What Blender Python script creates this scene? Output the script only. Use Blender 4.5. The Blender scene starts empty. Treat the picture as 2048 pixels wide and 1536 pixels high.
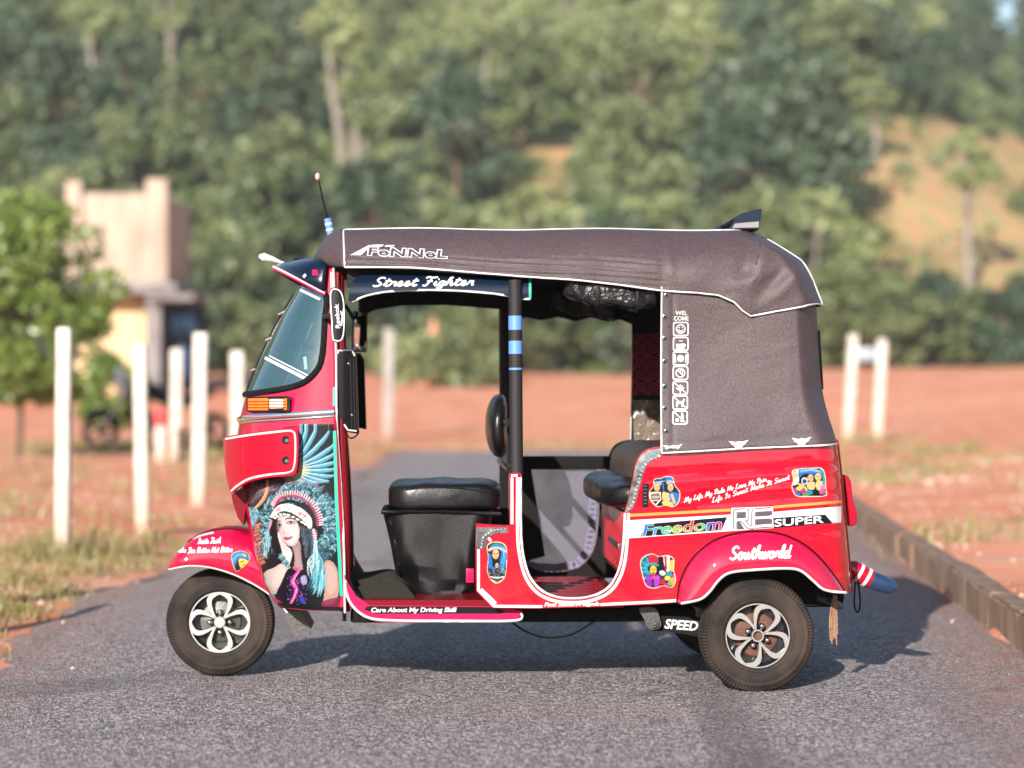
import bpy, bmesh, math, random
import numpy as np
from mathutils import Vector, Matrix
from mathutils.bvhtree import BVHTree

random.seed(7); RNG = np.random.default_rng(7)
R = math.radians
SC = bpy.context.scene
COL = SC.collection

# ------------------------------------------------------------------ camera, sky, sun, exposure
F = 4709.0                       # focal length in photograph pixels (2048 wide)
CAMP = Vector((0.0, -8.5, 1.09))
HZ = 782.0                       # horizon row
cam = bpy.data.cameras.new('camera'); camo = bpy.data.objects.new('camera', cam); COL.objects.link(camo)
camo.location = CAMP; camo.rotation_euler = (R(90), 0, 0)
cam.sensor_width = 36; cam.lens = 36 * F / 2048; cam.shift_y = (HZ - 768) / 2048
cam.clip_end = 5000
cam.dof.use_dof = True; cam.dof.focus_distance = 8.42; cam.dof.aperture_fstop = 1.55; cam.dof.aperture_blades = 0
SC.camera = camo

SUN_EL, SUN_AZ = 21.0, 18.0      # sun behind the camera, a little to the left
w = bpy.data.worlds.new('World'); SC.world = w; w.use_nodes = True
nt = w.node_tree; nt.nodes.clear()
sky = nt.nodes.new('ShaderNodeTexSky'); sky.sky_type = 'NISHITA'; sky.sun_disc = False
sky.sun_elevation = R(SUN_EL); sky.sun_rotation = R(180 + SUN_AZ)
sky.air_density = 1.0; sky.dust_density = .7; sky.ozone_density = 2.0
bg = nt.nodes.new('ShaderNodeBackground'); bg.inputs['Strength'].default_value = 0.095
wo = nt.nodes.new('ShaderNodeOutputWorld')
nt.links.new(sky.outputs[0], bg.inputs[0]); nt.links.new(bg.outputs[0], wo.inputs[0])
sl = bpy.data.lights.new('sun', 'SUN'); sl.energy = 5.0; sl.angle = R(0.5); sl.color = (1.0, 0.93, 0.86)
so = bpy.data.objects.new('sun', sl); COL.objects.link(so); so.location = (-6, -20, 12)
sd = Vector((math.sin(R(SUN_AZ)) * math.cos(R(SUN_EL)), math.cos(R(SUN_AZ)) * math.cos(R(SUN_EL)), -math.sin(R(SUN_EL))))
so.rotation_euler = sd.to_track_quat('-Z', 'Y').to_euler()
SC.view_settings.view_transform = 'Standard'; SC.view_settings.look = 'None'
SC.view_settings.exposure = 1.0; SC.view_settings.gamma = 1.0; SC.view_settings.use_curve_mapping = False
SC.render.engine = 'CYCLES'
SC.cycles.use_denoising = True
SC.cycles.max_bounces = 8; SC.cycles.transparent_max_bounces = 16
SC.cycles.sample_clamp_indirect = 6.0
SC.cycles.caustics_reflective = False; SC.cycles.caustics_refractive = False

HAZE = 0.0005

# ------------------------------------------------------------------ materials
def newmat(name):
    m = bpy.data.materials.new(name); m.use_nodes = True
    n = m.node_tree.nodes; p = n['Principled BSDF']
    return m, m.node_tree, p
def pmat(name, col, rough=0.5, metal=0.0, coat=0.0, col2=None, vscale=6.0, bump=0.0, bscale=80.0, spec=0.5,
         coatrough=0.03, vlo=0.35, vhi=0.65, sheen=0.0, rvar=0.0, detail=4.0, stretch=None):
    m, t, p = newmat(name)
    N, K = t.nodes, t.links
    p.inputs['Base Color'].default_value = (*col, 1); p.inputs['Roughness'].default_value = rough
    p.inputs['Metallic'].default_value = metal; p.inputs['Coat Weight'].default_value = coat
    p.inputs['Coat Roughness'].default_value = coatrough; p.inputs['Specular IOR Level'].default_value = spec
    p.inputs['Sheen Weight'].default_value = sheen
    tc = N.new('ShaderNodeTexCoord'); src = tc.outputs['Object']
    if stretch:
        mp = N.new('ShaderNodeMapping'); mp.inputs['Scale'].default_value = stretch
        K.new(src, mp.inputs[0]); src = mp.outputs[0]
    if col2 is not None or rvar:
        nz = N.new('ShaderNodeTexNoise'); nz.inputs['Scale'].default_value = vscale; nz.inputs['Detail'].default_value = detail
        K.new(src, nz.inputs['Vector'])
        rp = N.new('ShaderNodeMapRange'); rp.inputs[1].default_value = vlo; rp.inputs[2].default_value = vhi
        K.new(nz.outputs[0], rp.inputs[0])
        if col2 is not None:
            mx = N.new('ShaderNodeMix'); mx.data_type = 'RGBA'
            mx.inputs[6].default_value = (*col, 1); mx.inputs[7].default_value = (*col2, 1)
            K.new(rp.outputs[0], mx.inputs[0]); K.new(mx.outputs[2], p.inputs['Base Color'])
        if rvar:
            mr = N.new('ShaderNodeMapRange'); mr.inputs[3].default_value = rough - rvar; mr.inputs[4].default_value = rough + rvar
            K.new(rp.outputs[0], mr.inputs[0]); K.new(mr.outputs[0], p.inputs['Roughness'])
    if bump:
        nb = N.new('ShaderNodeTexNoise'); nb.inputs['Scale'].default_value = bscale; nb.inputs['Detail'].default_value = 5
        K.new(src, nb.inputs['Vector'])
        b = N.new('ShaderNodeBump'); b.inputs['Strength'].default_value = bump; b.inputs['Distance'].default_value = 0.02
        K.new(nb.outputs[0], b.inputs['Height']); K.new(b.outputs[0], p.inputs['Normal'])
    return m
def vcmat(name, rough=0.35, coat=0.25):
    m, t, p = newmat(name)
    a = t.nodes.new('ShaderNodeVertexColor'); a.layer_name = 'print'
    mm = t.nodes.new('ShaderNodeMix'); mm.data_type = 'RGBA'; mm.blend_type = 'MULTIPLY'; mm.inputs[0].default_value = 1.0; mm.inputs[7].default_value = (.52, .52, .52, 1)
    t.links.new(a.outputs[0], mm.inputs[6]); t.links.new(mm.outputs[2], p.inputs['Base Color']); p.inputs['Specular IOR Level'].default_value = .15
    p.inputs['Roughness'].default_value = rough; p.inputs['Coat Weight'].default_value = coat; p.inputs['Coat Roughness'].default_value = 0.08
    return m
def glassmat(name, tint, gloss=1.0, rough=0.02, veil=(.10, .30, .36), veiled=.2):  # teal diffuse share stands in for sky reflected in the glass
    m = bpy.data.materials.new(name); m.use_nodes = True; t = m.node_tree; N = t.nodes; N.clear()
    o = N.new('ShaderNodeOutputMaterial'); tr = N.new('ShaderNodeBsdfTransparent'); tr.inputs[0].default_value = (*tint, 1)
    gl = N.new('ShaderNodeBsdfGlossy'); gl.inputs['Roughness'].default_value = rough; gl.inputs[0].default_value = (gloss, gloss, gloss, 1)
    fr = N.new('ShaderNodeFresnel'); fr.inputs[0].default_value = 2.1
    mx = N.new('ShaderNodeMixShader'); t.links.new(fr.outputs[0], mx.inputs[0])
    df = N.new('ShaderNodeBsdfDiffuse'); df.inputs[0].default_value = (*veil, 1); m0 = N.new('ShaderNodeMixShader'); m0.inputs[0].default_value = veiled; t.links.new(tr.outputs[0], m0.inputs[1]); t.links.new(df.outputs[0], m0.inputs[2]); t.links.new(m0.outputs[0], mx.inputs[1]); t.links.new(gl.outputs[0], mx.inputs[2]); t.links.new(mx.outputs[0], o.inputs[0])
    return m
def filmmat(name, col, alpha, rough=0.25):
    m, t, p = newmat(name)
    p.inputs['Base Color'].default_value = (*col, 1); p.inputs['Alpha'].default_value = alpha; p.inputs['Roughness'].default_value = rough
    N, K = t.nodes, t.links
    nb = N.new('ShaderNodeTexNoise'); nb.inputs['Scale'].default_value = 9; nb.inputs['Detail'].default_value = 6
    tc = N.new('ShaderNodeTexCoord'); K.new(tc.outputs['Object'], nb.inputs['Vector'])
    mr = N.new('ShaderNodeMapRange'); mr.inputs[1].default_value = .3; mr.inputs[2].default_value = .7
    mr.inputs[3].default_value = alpha - .10; mr.inputs[4].default_value = alpha + .12
    K.new(nb.outputs[0], mr.inputs[0]); K.new(mr.outputs[0], p.inputs['Alpha'])
    b = N.new('ShaderNodeBump'); b.inputs['Strength'].default_value = .3; K.new(nb.outputs[0], b.inputs['Height']); K.new(b.outputs[0], p.inputs['Normal'])
    return m

M = {}
M['red'] = pmat('red_paint', (.48, .0004, .016), rough=.42, coat=.85, coatrough=.015, bump=.014, bscale=6, spec=.02)
M['sky_red'] = pmat('sky_tinted_red_paint', (.42, .0004, .036), rough=.42, coat=1.0, coatrough=.012, bump=.012, bscale=6, spec=.02)  # same red, bluer: sky reflection on curved panels tinted into the colour
for q in ('red', 'sky_red'): M[q].node_tree.nodes['Principled BSDF'].inputs['Coat IOR'].default_value = 1.7
def add_dust(m):
    """thinly dusted by the road low on the panels"""
    t = m.node_tree; N, K = t.nodes, t.links; p = N['Principled BSDF']; base = tuple(p.inputs['Base Color'].default_value)
    tc = N.new('ShaderNodeTexCoord'); s = N.new('ShaderNodeSeparateXYZ'); K.new(tc.outputs['Object'], s.inputs[0])
    r = N.new('ShaderNodeMapRange'); r.inputs[1].default_value = .56; r.inputs[2].default_value = .30; K.new(s.outputs[2], r.inputs[0])
    n = N.new('ShaderNodeTexNoise'); n.inputs['Scale'].default_value = 9; n.inputs['Detail'].default_value = 8; n.inputs['Roughness'].default_value = .7; K.new(tc.outputs['Object'], n.inputs['Vector'])
    q = N.new('ShaderNodeMapRange'); q.inputs[1].default_value = .38; q.inputs[2].default_value = .75; q.inputs[4].default_value = .30; K.new(n.outputs[0], q.inputs[0])
    u = N.new('ShaderNodeMath'); u.operation = 'MULTIPLY'; K.new(r.outputs[0], u.inputs[0]); K.new(q.outputs[0], u.inputs[1])
    x = N.new('ShaderNodeMix'); x.data_type = 'RGBA'; x.inputs[6].default_value = base; x.inputs[7].default_value = (.30, .15, .10, 1); K.new(u.outputs[0], x.inputs[0]); K.new(x.outputs[2], p.inputs['Base Color'])
    w_ = N.new('ShaderNodeMapRange'); w_.inputs[2].default_value = .3; w_.inputs[3].default_value = p.inputs['Coat Weight'].default_value; w_.inputs[4].default_value = .1; K.new(u.outputs[0], w_.inputs[0]); K.new(w_.outputs[0], p.inputs['Coat Weight'])
add_dust(M['red']); add_dust(M['sky_red'])
M['redpod'] = pmat('red_pod_paint', (.34, .0004, .018), rough=.4, coat=1.0, coatrough=.015, spec=.02)
M['darkred'] = pmat('dark_red_paint', (.15, .002, .008), rough=.4, coat=.4, spec=.1)
M['pink'] = pmat('pink_trim', (.50, .008, .07), rough=.4, coat=.3, spec=.1)
def canopy_mat():
    m = pmat('plum_leatherette', (.040, .027, .031), rough=.50, col2=(.094, .065, .067), vscale=190, detail=3.0, spec=.4, vlo=.33, vhi=.70)
    t = m.node_tree; N, K = t.nodes, t.links; p = N['Principled BSDF']; tc = N.new('ShaderNodeTexCoord')
    def nz(sc, det, stretch=None):
        n = N.new('ShaderNodeTexNoise'); n.inputs['Scale'].default_value = sc; n.inputs['Detail'].default_value = det; n.inputs['Distortion'].default_value = .6 if stretch else 0
        if stretch: q = N.new('ShaderNodeMapping'); q.inputs['Scale'].default_value = stretch; q.inputs['Rotation'].default_value = (0, R(24), 0); K.new(tc.outputs['Object'], q.inputs[0]); K.new(q.outputs[0], n.inputs['Vector'])
        else: K.new(tc.outputs['Object'], n.inputs['Vector'])
        return n.outputs[0]
    b1 = N.new('ShaderNodeBump'); b1.inputs['Strength'].default_value = .4; b1.inputs['Distance'].default_value = .03; K.new(nz(2.6, 3, (1.0, 1, 2.2)), b1.inputs['Height'])
    b2 = N.new('ShaderNodeBump'); b2.inputs['Strength'].default_value = .3; b2.inputs['Distance'].default_value = .006; K.new(nz(330, 3), b2.inputs['Height']); K.new(b1.outputs[0], b2.inputs['Normal'])
    K.new(b2.outputs[0], p.inputs['Normal'])
    return m
M['canopy'] = canopy_mat()
M['canopyin'] = pmat('black_canopy_lining', (.008, .008, .009), rough=.9, bump=.3, bscale=60)
M['black'] = pmat('black_plastic', (.006, .006, .007), rough=.30, bump=.03, bscale=200, spec=.25)
M['blackmatt'] = pmat('black_rubber', (.008, .0075, .0075), rough=.8, bump=.2, bscale=160, spec=.15)
M['pillar'] = pmat('charcoal_vinyl', (.020, .017, .019), rough=.5, bump=.25, bscale=260, spec=.25)
M['navy'] = pmat('navy_gloss_panel', (.002, .008, .022), rough=.3, coat=.45, bump=.01, bscale=20, spec=.2)
M['white'] = pmat('white_vinyl', (.62, .62, .61), rough=.4, col2=(.54, .54, .54), vscale=30, spec=.3)
M['cream'] = pmat('cream_vinyl', (.78, .70, .52), rough=.45)
M['orange'] = pmat('orange_vinyl', (.85, .22, .03), rough=.4)
M['green'] = pmat('green_tape', (.01, .36, .24), rough=.4)
M['blue'] = pmat('blue_tape', (.10, .24, .72), rough=.45)
M['inkblack'] = pmat('black_vinyl', (.004, .004, .007), rough=.35, spec=.2)
M['plum_ink'] = pmat('plum_vinyl', (.06, .045, .065), rough=.4)
M['chrome'] = pmat('chrome', (.82, .83, .85), rough=.08, metal=1.0)
M['alu'] = pmat('studded_aluminium', (.42, .42, .42), rough=.20, metal=1.0, bump=.03, bscale=60, rvar=.08, vscale=40)
M['steel'] = pmat('dark_steel', (.09, .085, .08), rough=.45, metal=.7, bump=.1, bscale=90)
M['tyre'] = pmat('tyre_rubber', (.015, .0125, .0118), rough=.75, col2=(.050, .035, .027), vscale=7, bump=.1, bscale=150, spec=.2)
M['rimblack'] = pmat('black_wheel_paint', (.010, .010, .012), rough=.2, coat=.7)
M['rimsilver'] = pmat('machined_alloy', (.52, .51, .48), rough=.34, metal=.85, bump=.02, bscale=90)
M['rust'] = pmat('rusty_drum', (.085, .030, .018), rough=.75, col2=(.13, .055, .035), vscale=25, bump=.3, bscale=80)
M['leather'] = pmat('black_leather', (.008, .0075, .008), rough=.36, bump=.10, bscale=40, spec=.4, rvar=.08, vscale=12)
M['cloth'] = pmat('black_woven_cover', (.0045, .0045, .005), rough=.42, bump=.25, bscale=320, spec=.3)
M['brownseat'] = pmat('brown_seat_vinyl', (.050, .038, .030), rough=.5, bump=.3, bscale=70, spec=.25)
M['carpet'] = pmat('black_carpet', (.018, .015, .012), rough=.95, bump=.9, bscale=300, col2=(.035, .028, .02), vscale=120)
M['windglass'] = glassmat('windscreen_glass', (.74, .92, .90), 1.0)
M['mirrorglass'] = pmat('mirror_glass', (.9, .9, .9), rough=.02, metal=1.0)
M['film'] = filmmat('clear_plastic_curtain', (.15, .145, .19), .30)
M['amber'] = pmat('amber_lens', (.95, .18, .01), rough=.12, coat=.8)
M['clearlens'] = pmat('clear_lens', (.85, .74, .55), rough=.12, coat=.8)
M['brass'] = pmat('snap_button', (.16, .22, .15), rough=.3, metal=.8)
M['tassel'] = pmat('frayed_rope', (.28, .16, .09), rough=.9, bump=.5, bscale=120)
M['printed'] = vcmat('printed_vinyl')
M['spoiler'] = pmat('matt_navy_plastic', (.003, .012, .030), rough=.5, spec=.2)
M['capblue'] = pmat('blue_plastic_tip', (.012, .035, .085), rough=.35, coat=.3)

# ------------------------------------------------------------------ mesh helpers
def tag(o, label=None, cat=None, group=None, kind=None):
    if label: o['label'] = label
    if cat: o['category'] = cat
    if group: o['group'] = group
    if kind: o['kind'] = kind
    return o
def empty(name, loc=(0, 0, 0), rz=0.0, parent=None):
    o = bpy.data.objects.new(name, None); COL.objects.link(o); o.location = loc; o.rotation_euler = (0, 0, rz)
    o.empty_display_size = .2; o.parent = parent
    return o
def mk(name, verts, faces, mats, parent=None, smooth=35, idx=None, solid=False, loc=None):
    me = bpy.data.meshes.new(name); me.from_pydata([tuple(v) for v in verts], [], [tuple(f) for f in faces])
    for m in (mats if isinstance(mats, (list, tuple)) else [mats]): me.materials.append(m)
    if idx is not None: me.polygons.foreach_set('material_index', idx)
    if solid:
        bm = bmesh.new(); bm.from_mesh(me); bmesh.ops.recalc_face_normals(bm, faces=bm.faces); bm.to_mesh(me); bm.free()
    if smooth:
        me.polygons.foreach_set('use_smooth', [True] * len(me.polygons))
        me.set_sharp_from_angle(angle=R(smooth))
    me.update()
    o = bpy.data.objects.new(name, me); COL.objects.link(o); o.parent = parent
    if loc is not None: o.location = loc
    return o
class MB:
    """collects shapes of ONE part"""
    def __init__(s): s.v = []; s.f = []; s.i = []
    def add(s, v, f, mi=0):
        b = len(s.v); s.v += [tuple(x) for x in v]; s.f += [tuple(k + b for k in q) for q in f]; s.i += [mi] * len(f); return s
    def box(s, c, d, mi=0, rot=None, ch=0.0):
        x, y, z = d[0] / 2, d[1] / 2, d[2] / 2
        if ch <= 0:
            vs = [Vector((i * x, j * y, k * z)) for i in (-1, 1) for j in (-1, 1) for k in (-1, 1)]
            fs = [(0, 1, 3, 2), (4, 6, 7, 5), (0, 4, 5, 1), (2, 3, 7, 6), (0, 2, 6, 4), (1, 5, 7, 3)]
        else:
            bm = bmesh.new(); bmesh.ops.create_cube(bm, size=1)
            bmesh.ops.scale(bm, vec=d, verts=bm.verts)
            bmesh.ops.bevel(bm, geom=bm.edges[:], offset=ch, segments=2, affect='EDGES', profile=.6)
            bm.verts.index_update()
            vs = [v.co.copy() for v in bm.verts]; fs = [[v.index for v in f.verts] for f in bm.faces]; bm.free()
        if rot is not None: vs = [rot @ v for v in vs]
        c = Vector(c)
        return s.add([v + c for v in vs], fs, mi)
    def tube(s, pts, r, n=8, mi=0, caps=True, closed=False):
        v, f = tube_data(pts, r, n, caps, closed); return s.add(v, f, mi)
    def build(s, name, mats, parent=None, smooth=35, solid=True): return mk(name, s.v, s.f, mats, parent, smooth, s.i, solid)
def tube_data(pts, r, n=8, caps=True, closed=False):
    P = [Vector(p) for p in pts]; m = len(P)
    rs = r if isinstance(r, (list, tuple)) else [r] * m
    V, Fc = [], []
    t0 = (P[1] - P[0]).normalized(); up = Vector((0, 0, 1)) if abs(t0.z) < .9 else Vector((1, 0, 0))
    a = t0.cross(up).normalized()
    for i in range(m):
        if closed: t = (P[(i + 1) % m] - P[i - 1])
        else: t = P[min(i + 1, m - 1)] - P[max(i - 1, 0)]
        if t.length < 1e-9: t = t0
        t = t.normalized(); a = (a - t * a.dot(t)); a = a.normalized() if a.length > 1e-6 else t.orthogonal().normalized()
        b = t.cross(a)
        for k in range(n):
            g = 2 * math.pi * k / n; V.append(P[i] + (a * math.cos(g) + b * math.sin(g)) * rs[i])
    for i in range(m if closed else m - 1):
        for k in range(n):
            j = (i + 1) % m
            Fc.append((i * n + k, i * n + (k + 1) % n, j * n + (k + 1) % n, j * n + k))
    if caps and not closed:
        Fc.append(tuple(range(n - 1, -1, -1))); Fc.append(tuple((m - 1) * n + k for k in range(n)))
    return V, Fc
def catmull(pts, k=6, closed=False):
    P = [np.array(p, float) for p in pts]; n = len(P); out = []
    if n < 3 and not closed:
        return [tuple(P[0] + (P[-1] - P[0]) * i / k) for i in range(k + 1)]
    rng = range(n if closed else n - 1)
    for i in rng:
        if closed: a, b, c, d = P[i - 1], P[i], P[(i + 1) % n], P[(i + 2) % n]
        else: a, b, c, d = P[max(i - 1, 0)], P[i], P[i + 1], P[min(i + 2, n - 1)]
        for j in range(k):
            t = j / k
            out.append(tuple(.5 * (2 * b + (c - a) * t + (2 * a - 5 * b + 4 * c - d) * t * t + (3 * b - a - 3 * c + d) * t ** 3)))
    if not closed: out.append(tuple(P[-1]))
    return out
def resample(pts, n):
    P = np.array(pts, float); s = np.r_[0, np.cumsum(np.linalg.norm(np.diff(P, axis=0), axis=1))]
    q = np.linspace(0, s[-1], n)
    return np.stack([np.interp(q, s, P[:, k]) for k in range(P.shape[1])], 1)
def grid_faces(nr, nc, closed_c=False):
    f = []
    for i in range(nr - 1):
        for j in range(nc if closed_c else nc - 1):
            k = (j + 1) % nc
            f.append((i * nc + j, i * nc + k, (i + 1) * nc + k, (i + 1) * nc + j))
    return f
def inpoly(x, y, poly):
    c = False; n = len(poly); j = n - 1
    for i in range(n):
        xi, yi = poly[i][0], poly[i][1]; xj, yj = poly[j][0], poly[j][1]
        if (yi > y) != (yj > y) and x < (xj - xi) * (y - yi) / (yj - yi) + xi: c = not c
        j = i
    return c
def clip_grid(poly, sx, sy=None, xs=None, ys=None):
    """cut a 2-D polygon into grid cells; returns verts2d, faces"""
    sy = sy or sx
    P = np.array(poly, float); x0, y0 = P.min(0); x1, y1 = P.max(0)
    if xs is None: xs = np.linspace(x0, x1, max(2, int(math.ceil((x1 - x0) / sx)) + 1))
    if ys is None: ys = np.linspace(y0, y1, max(2, int(math.ceil((y1 - y0) / sy)) + 1))
    nx, ny = len(xs) - 1, len(ys) - 1
    touched = np.zeros((nx, ny), bool)
    n = len(poly)
    for i in range(n):
        a, b = P[i], P[(i + 1) % n]
        L_ = np.linalg.norm(b - a); k = int(L_ / (min(sx, sy) * .25)) + 2
        for t in np.linspace(0, 1, k):
            q = a + (b - a) * t
            ix = int(np.searchsorted(xs, q[0]) - 1); iy = int(np.searchsorted(ys, q[1]) - 1)
            for dx in (-1, 0, 1):
                for dy in (-1, 0, 1):
                    jx, jy = ix + dx, iy + dy
                    if 0 <= jx < nx and 0 <= jy < ny: touched[jx, jy] = True
    verts, key, faces = [], {}, []
    def vid(p):
        k = (round(p[0] * 200), round(p[1] * 200))
        if k not in key: key[k] = len(verts); verts.append((p[0], p[1]))
        return key[k]
    PL = [tuple(p) for p in P]
    for i in range(nx):
        for j in range(ny):
            a, b, c, d = xs[i], ys[j], xs[i + 1], ys[j + 1]
            if not touched[i, j]:
                if inpoly((a + c) / 2, (b + d) / 2, PL): faces.append([vid((a, b)), vid((c, b)), vid((c, d)), vid((a, d))])
                continue
            S = PL
            for ax, lim, sg in ((0, a, 1), (0, c, -1), (1, b, 1), (1, d, -1)):
                O = []
                m = len(S)
                if m == 0: break
                for q in range(m):
                    p0, p1 = S[q - 1], S[q]
                    i0 = (p0[ax] - lim) * sg >= -1e-9; i1 = (p1[ax] - lim) * sg >= -1e-9
                    if i0 != i1:
                        t = (lim - p0[ax]) / (p1[ax] - p0[ax]); o = [p0[0] + (p1[0] - p0[0]) * t, p0[1] + (p1[1] - p0[1]) * t]; o[ax] = lim
                        O.append(tuple(o))
                    if i1: O.append(p1)
                S = O
            if len(S) < 3: continue
            ids = []
            for p in S:
                v = vid(p)
                if not ids or ids[-1] != v: ids.append(v)
            while len(ids) > 1 and ids[0] == ids[-1]: ids.pop()
            if len(set(ids)) != len(ids):
                u = []
                for q in ids:
                    if q not in u: u.append(q)
                ids = u
            if len(ids) >= 3:
                ar = sum(verts[ids[k - 1]][0] * verts[ids[k]][1] - verts[ids[k]][0] * verts[ids[k - 1]][1] for k in range(len(ids)))
                if abs(ar) > 1e-4: faces.append(ids)
    return verts, faces

# ------------------------------------------------------------------ vehicle frame: u to the rear, v away from the camera, z up
YAW = R(2.0)
TV = Vector((0.866, 0.6246, 0.0))
RZ = Matrix.Rotation(YAW, 3, 'Z'); RZI = RZ.transposed()
CL = RZI @ (CAMP - TV)
def rdir(px, py): return RZI @ Vector(((px - 1024) / F, 1.0, -(py - HZ) / F))
def L(px, py, v):
    d = rdir(px, py); return CL + d * ((v - CL.y) / d.y)
def PX(p):
    q = RZ @ Vector(p) + TV - CAMP
    return 1024 + F * q.x / q.y, HZ - F * q.z / q.y
def tabz(tab, v):
    """[(px,py)] -> (z array, u array) sorted by z, at lateral v (scalar or list)"""
    a = []
    for k, (x, y) in enumerate(tab):
        p = L(x, y, v[k] if isinstance(v, (list, tuple)) else v); a.append((p.z, p.x))
    a.sort(); return np.array([q[0] for q in a]), np.array([q[1] for q in a])
def sheet(name, outline, vfun, mats, parent, step=10, thick=.012, smooth=35, mirror=False, inner=0, register=None, only_far=False):
    """a pressed panel: outline in the side view, its own depth vfun(u,z,px,py), real thickness"""
    v2, fc = clip_grid(outline, step)
    top = []
    for (x, y) in v2:
        v = -.6
        for _ in range(4):
            p = L(x, y, v); v = vfun(p.x, p.z, x, y)
        top.append(L(x, y, v))
    n = len(top); V = list(top) + [Vector((p.x, p.y + thick, p.z)) for p in top]
    Fs = [tuple(f) for f in fc]; I = [0] * len(fc)
    Fs += [tuple(k + n for k in reversed(f)) for f in fc]; I += [inner] * len(fc)
    cnt = {}
    for f in fc:
        for k in range(len(f)):
            a, b = f[k - 1], f[k]; cnt.setdefault((min(a, b), max(a, b)), []).append((a, b))
    for e, l in cnt.items():
        if len(l) == 1:
            a, b = l[0]; Fs.append((b, a, a + n, b + n)); I.append(0)
    out = []
    if not only_far:
        out.append(mk(name, V, Fs, mats, parent, smooth, I, True))
        if register is not None: register.append((top, [tuple(f) for f in fc]))
    if mirror or only_far:
        Vm = [Vector((p.x, -p.y, p.z)) for p in V]
        out.append(mk(name, Vm, [tuple(reversed(f)) for f in Fs], mats, parent, smooth, I, True))
    return out if len(out) > 1 else out[0]
def bvh(parts):
    V, Fs = [], []
    for v, f in parts:
        b = len(V); V += [Vector(q) for q in v]; Fs += [tuple(k + b for k in q) for q in f]
    return BVHTree.FromPolygons(V, Fs)
def hit(tree, px, py, off):
    d = rdir(px, py).normalized()
    loc, nrm, i, dist = tree.ray_cast(CL, d)
    if loc is None: return None
    if nrm.dot(d) > 0: nrm = -nrm
    return loc + nrm * off
def decal(name, v2, faces, mats, tree, parent, off=.0015, idx=None, cols=None, offs=None):
    P = [hit(tree, x, y, off + (offs[k] if offs is not None else 0)) for k, (x, y) in enumerate(v2)]
    ok = [k for k, f in enumerate(faces) if all(P[q] is not None for q in f)]
    used = sorted({q for k in ok for q in faces[k]}); mp = {q: i for i, q in enumerate(used)}
    fs = [tuple(mp[q] for q in faces[k]) for k in ok]
    # face the camera
    vs = [P[q] for q in used]
    o = []
    for f in fs:
        a, b, c = vs[f[0]], vs[f[1]], vs[f[2]]
        nn = (b - a).cross(c - a)
        o.append(tuple(reversed(f)) if nn.y > 0 else f)
    ob = mk(name, vs, o, mats, parent, 0, [idx[k] for k in ok] if idx is not None else None)
    if cols is not None:
        at = ob.data.color_attributes.new('print', 'FLOAT_COLOR', 'POINT')
        at.data.foreach_set('color', np.array([(*cols[q], 1.0) for q in used], np.float32).ravel())
    ob.data.polygons.foreach_set('use_smooth', [True] * len(ob.data.polygons))
    return ob
def ribbon2(pts, wd):
    P = np.array(pts, float); m = len(P); V = []
    for i in range(m):
        t = P[min(i + 1, m - 1)] - P[max(i - 1, 0)]; t = t / (np.linalg.norm(t) + 1e-9); nn = np.array([-t[1], t[0]])
        h = (wd[i] if isinstance(wd, (list, tuple, np.ndarray)) else wd) / 2
        V += [tuple(P[i] + nn * h), tuple(P[i] - nn * h)]
    return V, [(2 * i, 2 * i + 1, 2 * i + 3, 2 * i + 2) for i in range(m - 1)]
def tape(name, polylines, width, mat, tree, parent, off=.0015, smooth=False):
    if len(polylines) > 1:
        os_ = [tape(name, [pl], width, mat, tree, parent, off + k * .00008, smooth) for k, pl in enumerate(polylines)]
        return os_[0]
    V, Fs = [], []
    for pl in polylines:
        q = catmull(pl, 8) if smooth else pl
        q = resample(q, max(3, int(sum(math.dist(q[k], q[k + 1]) for k in range(len(q) - 1)) / 5) + 2)) if smooth else \
            np.concatenate([np.linspace(q[k], q[k + 1], max(2, int(math.dist(q[k], q[k + 1]) / 6) + 1))[(0 if k == 0 else 1):] for k in range(len(q) - 1)])
        a, b = ribbon2(q, width); n = len(V); V += a; Fs += [tuple(k + n for k in f) for f in b]
    return decal(name, V, Fs, mat, tree, parent, off)
def piping(name, pts, r, mat, tree, parent, v=None, smooth=True, off=0.0):
    q = catmull(pts, 8) if smooth else pts
    q = resample(q, max(4, int(sum(math.dist(q[k], q[k + 1]) for k in range(len(q) - 1)) / 7) + 2))
    P = []
    for x, y in q:
        h = hit(tree, x, y, off) if tree is not None else None
        if h is None:
            if v is None: continue
            h = L(x, y, v)
        P.append(h)
    a, b = tube_data(P, r, 6)
    return mk(name, a, b, mat, parent, 60, None, True)
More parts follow.
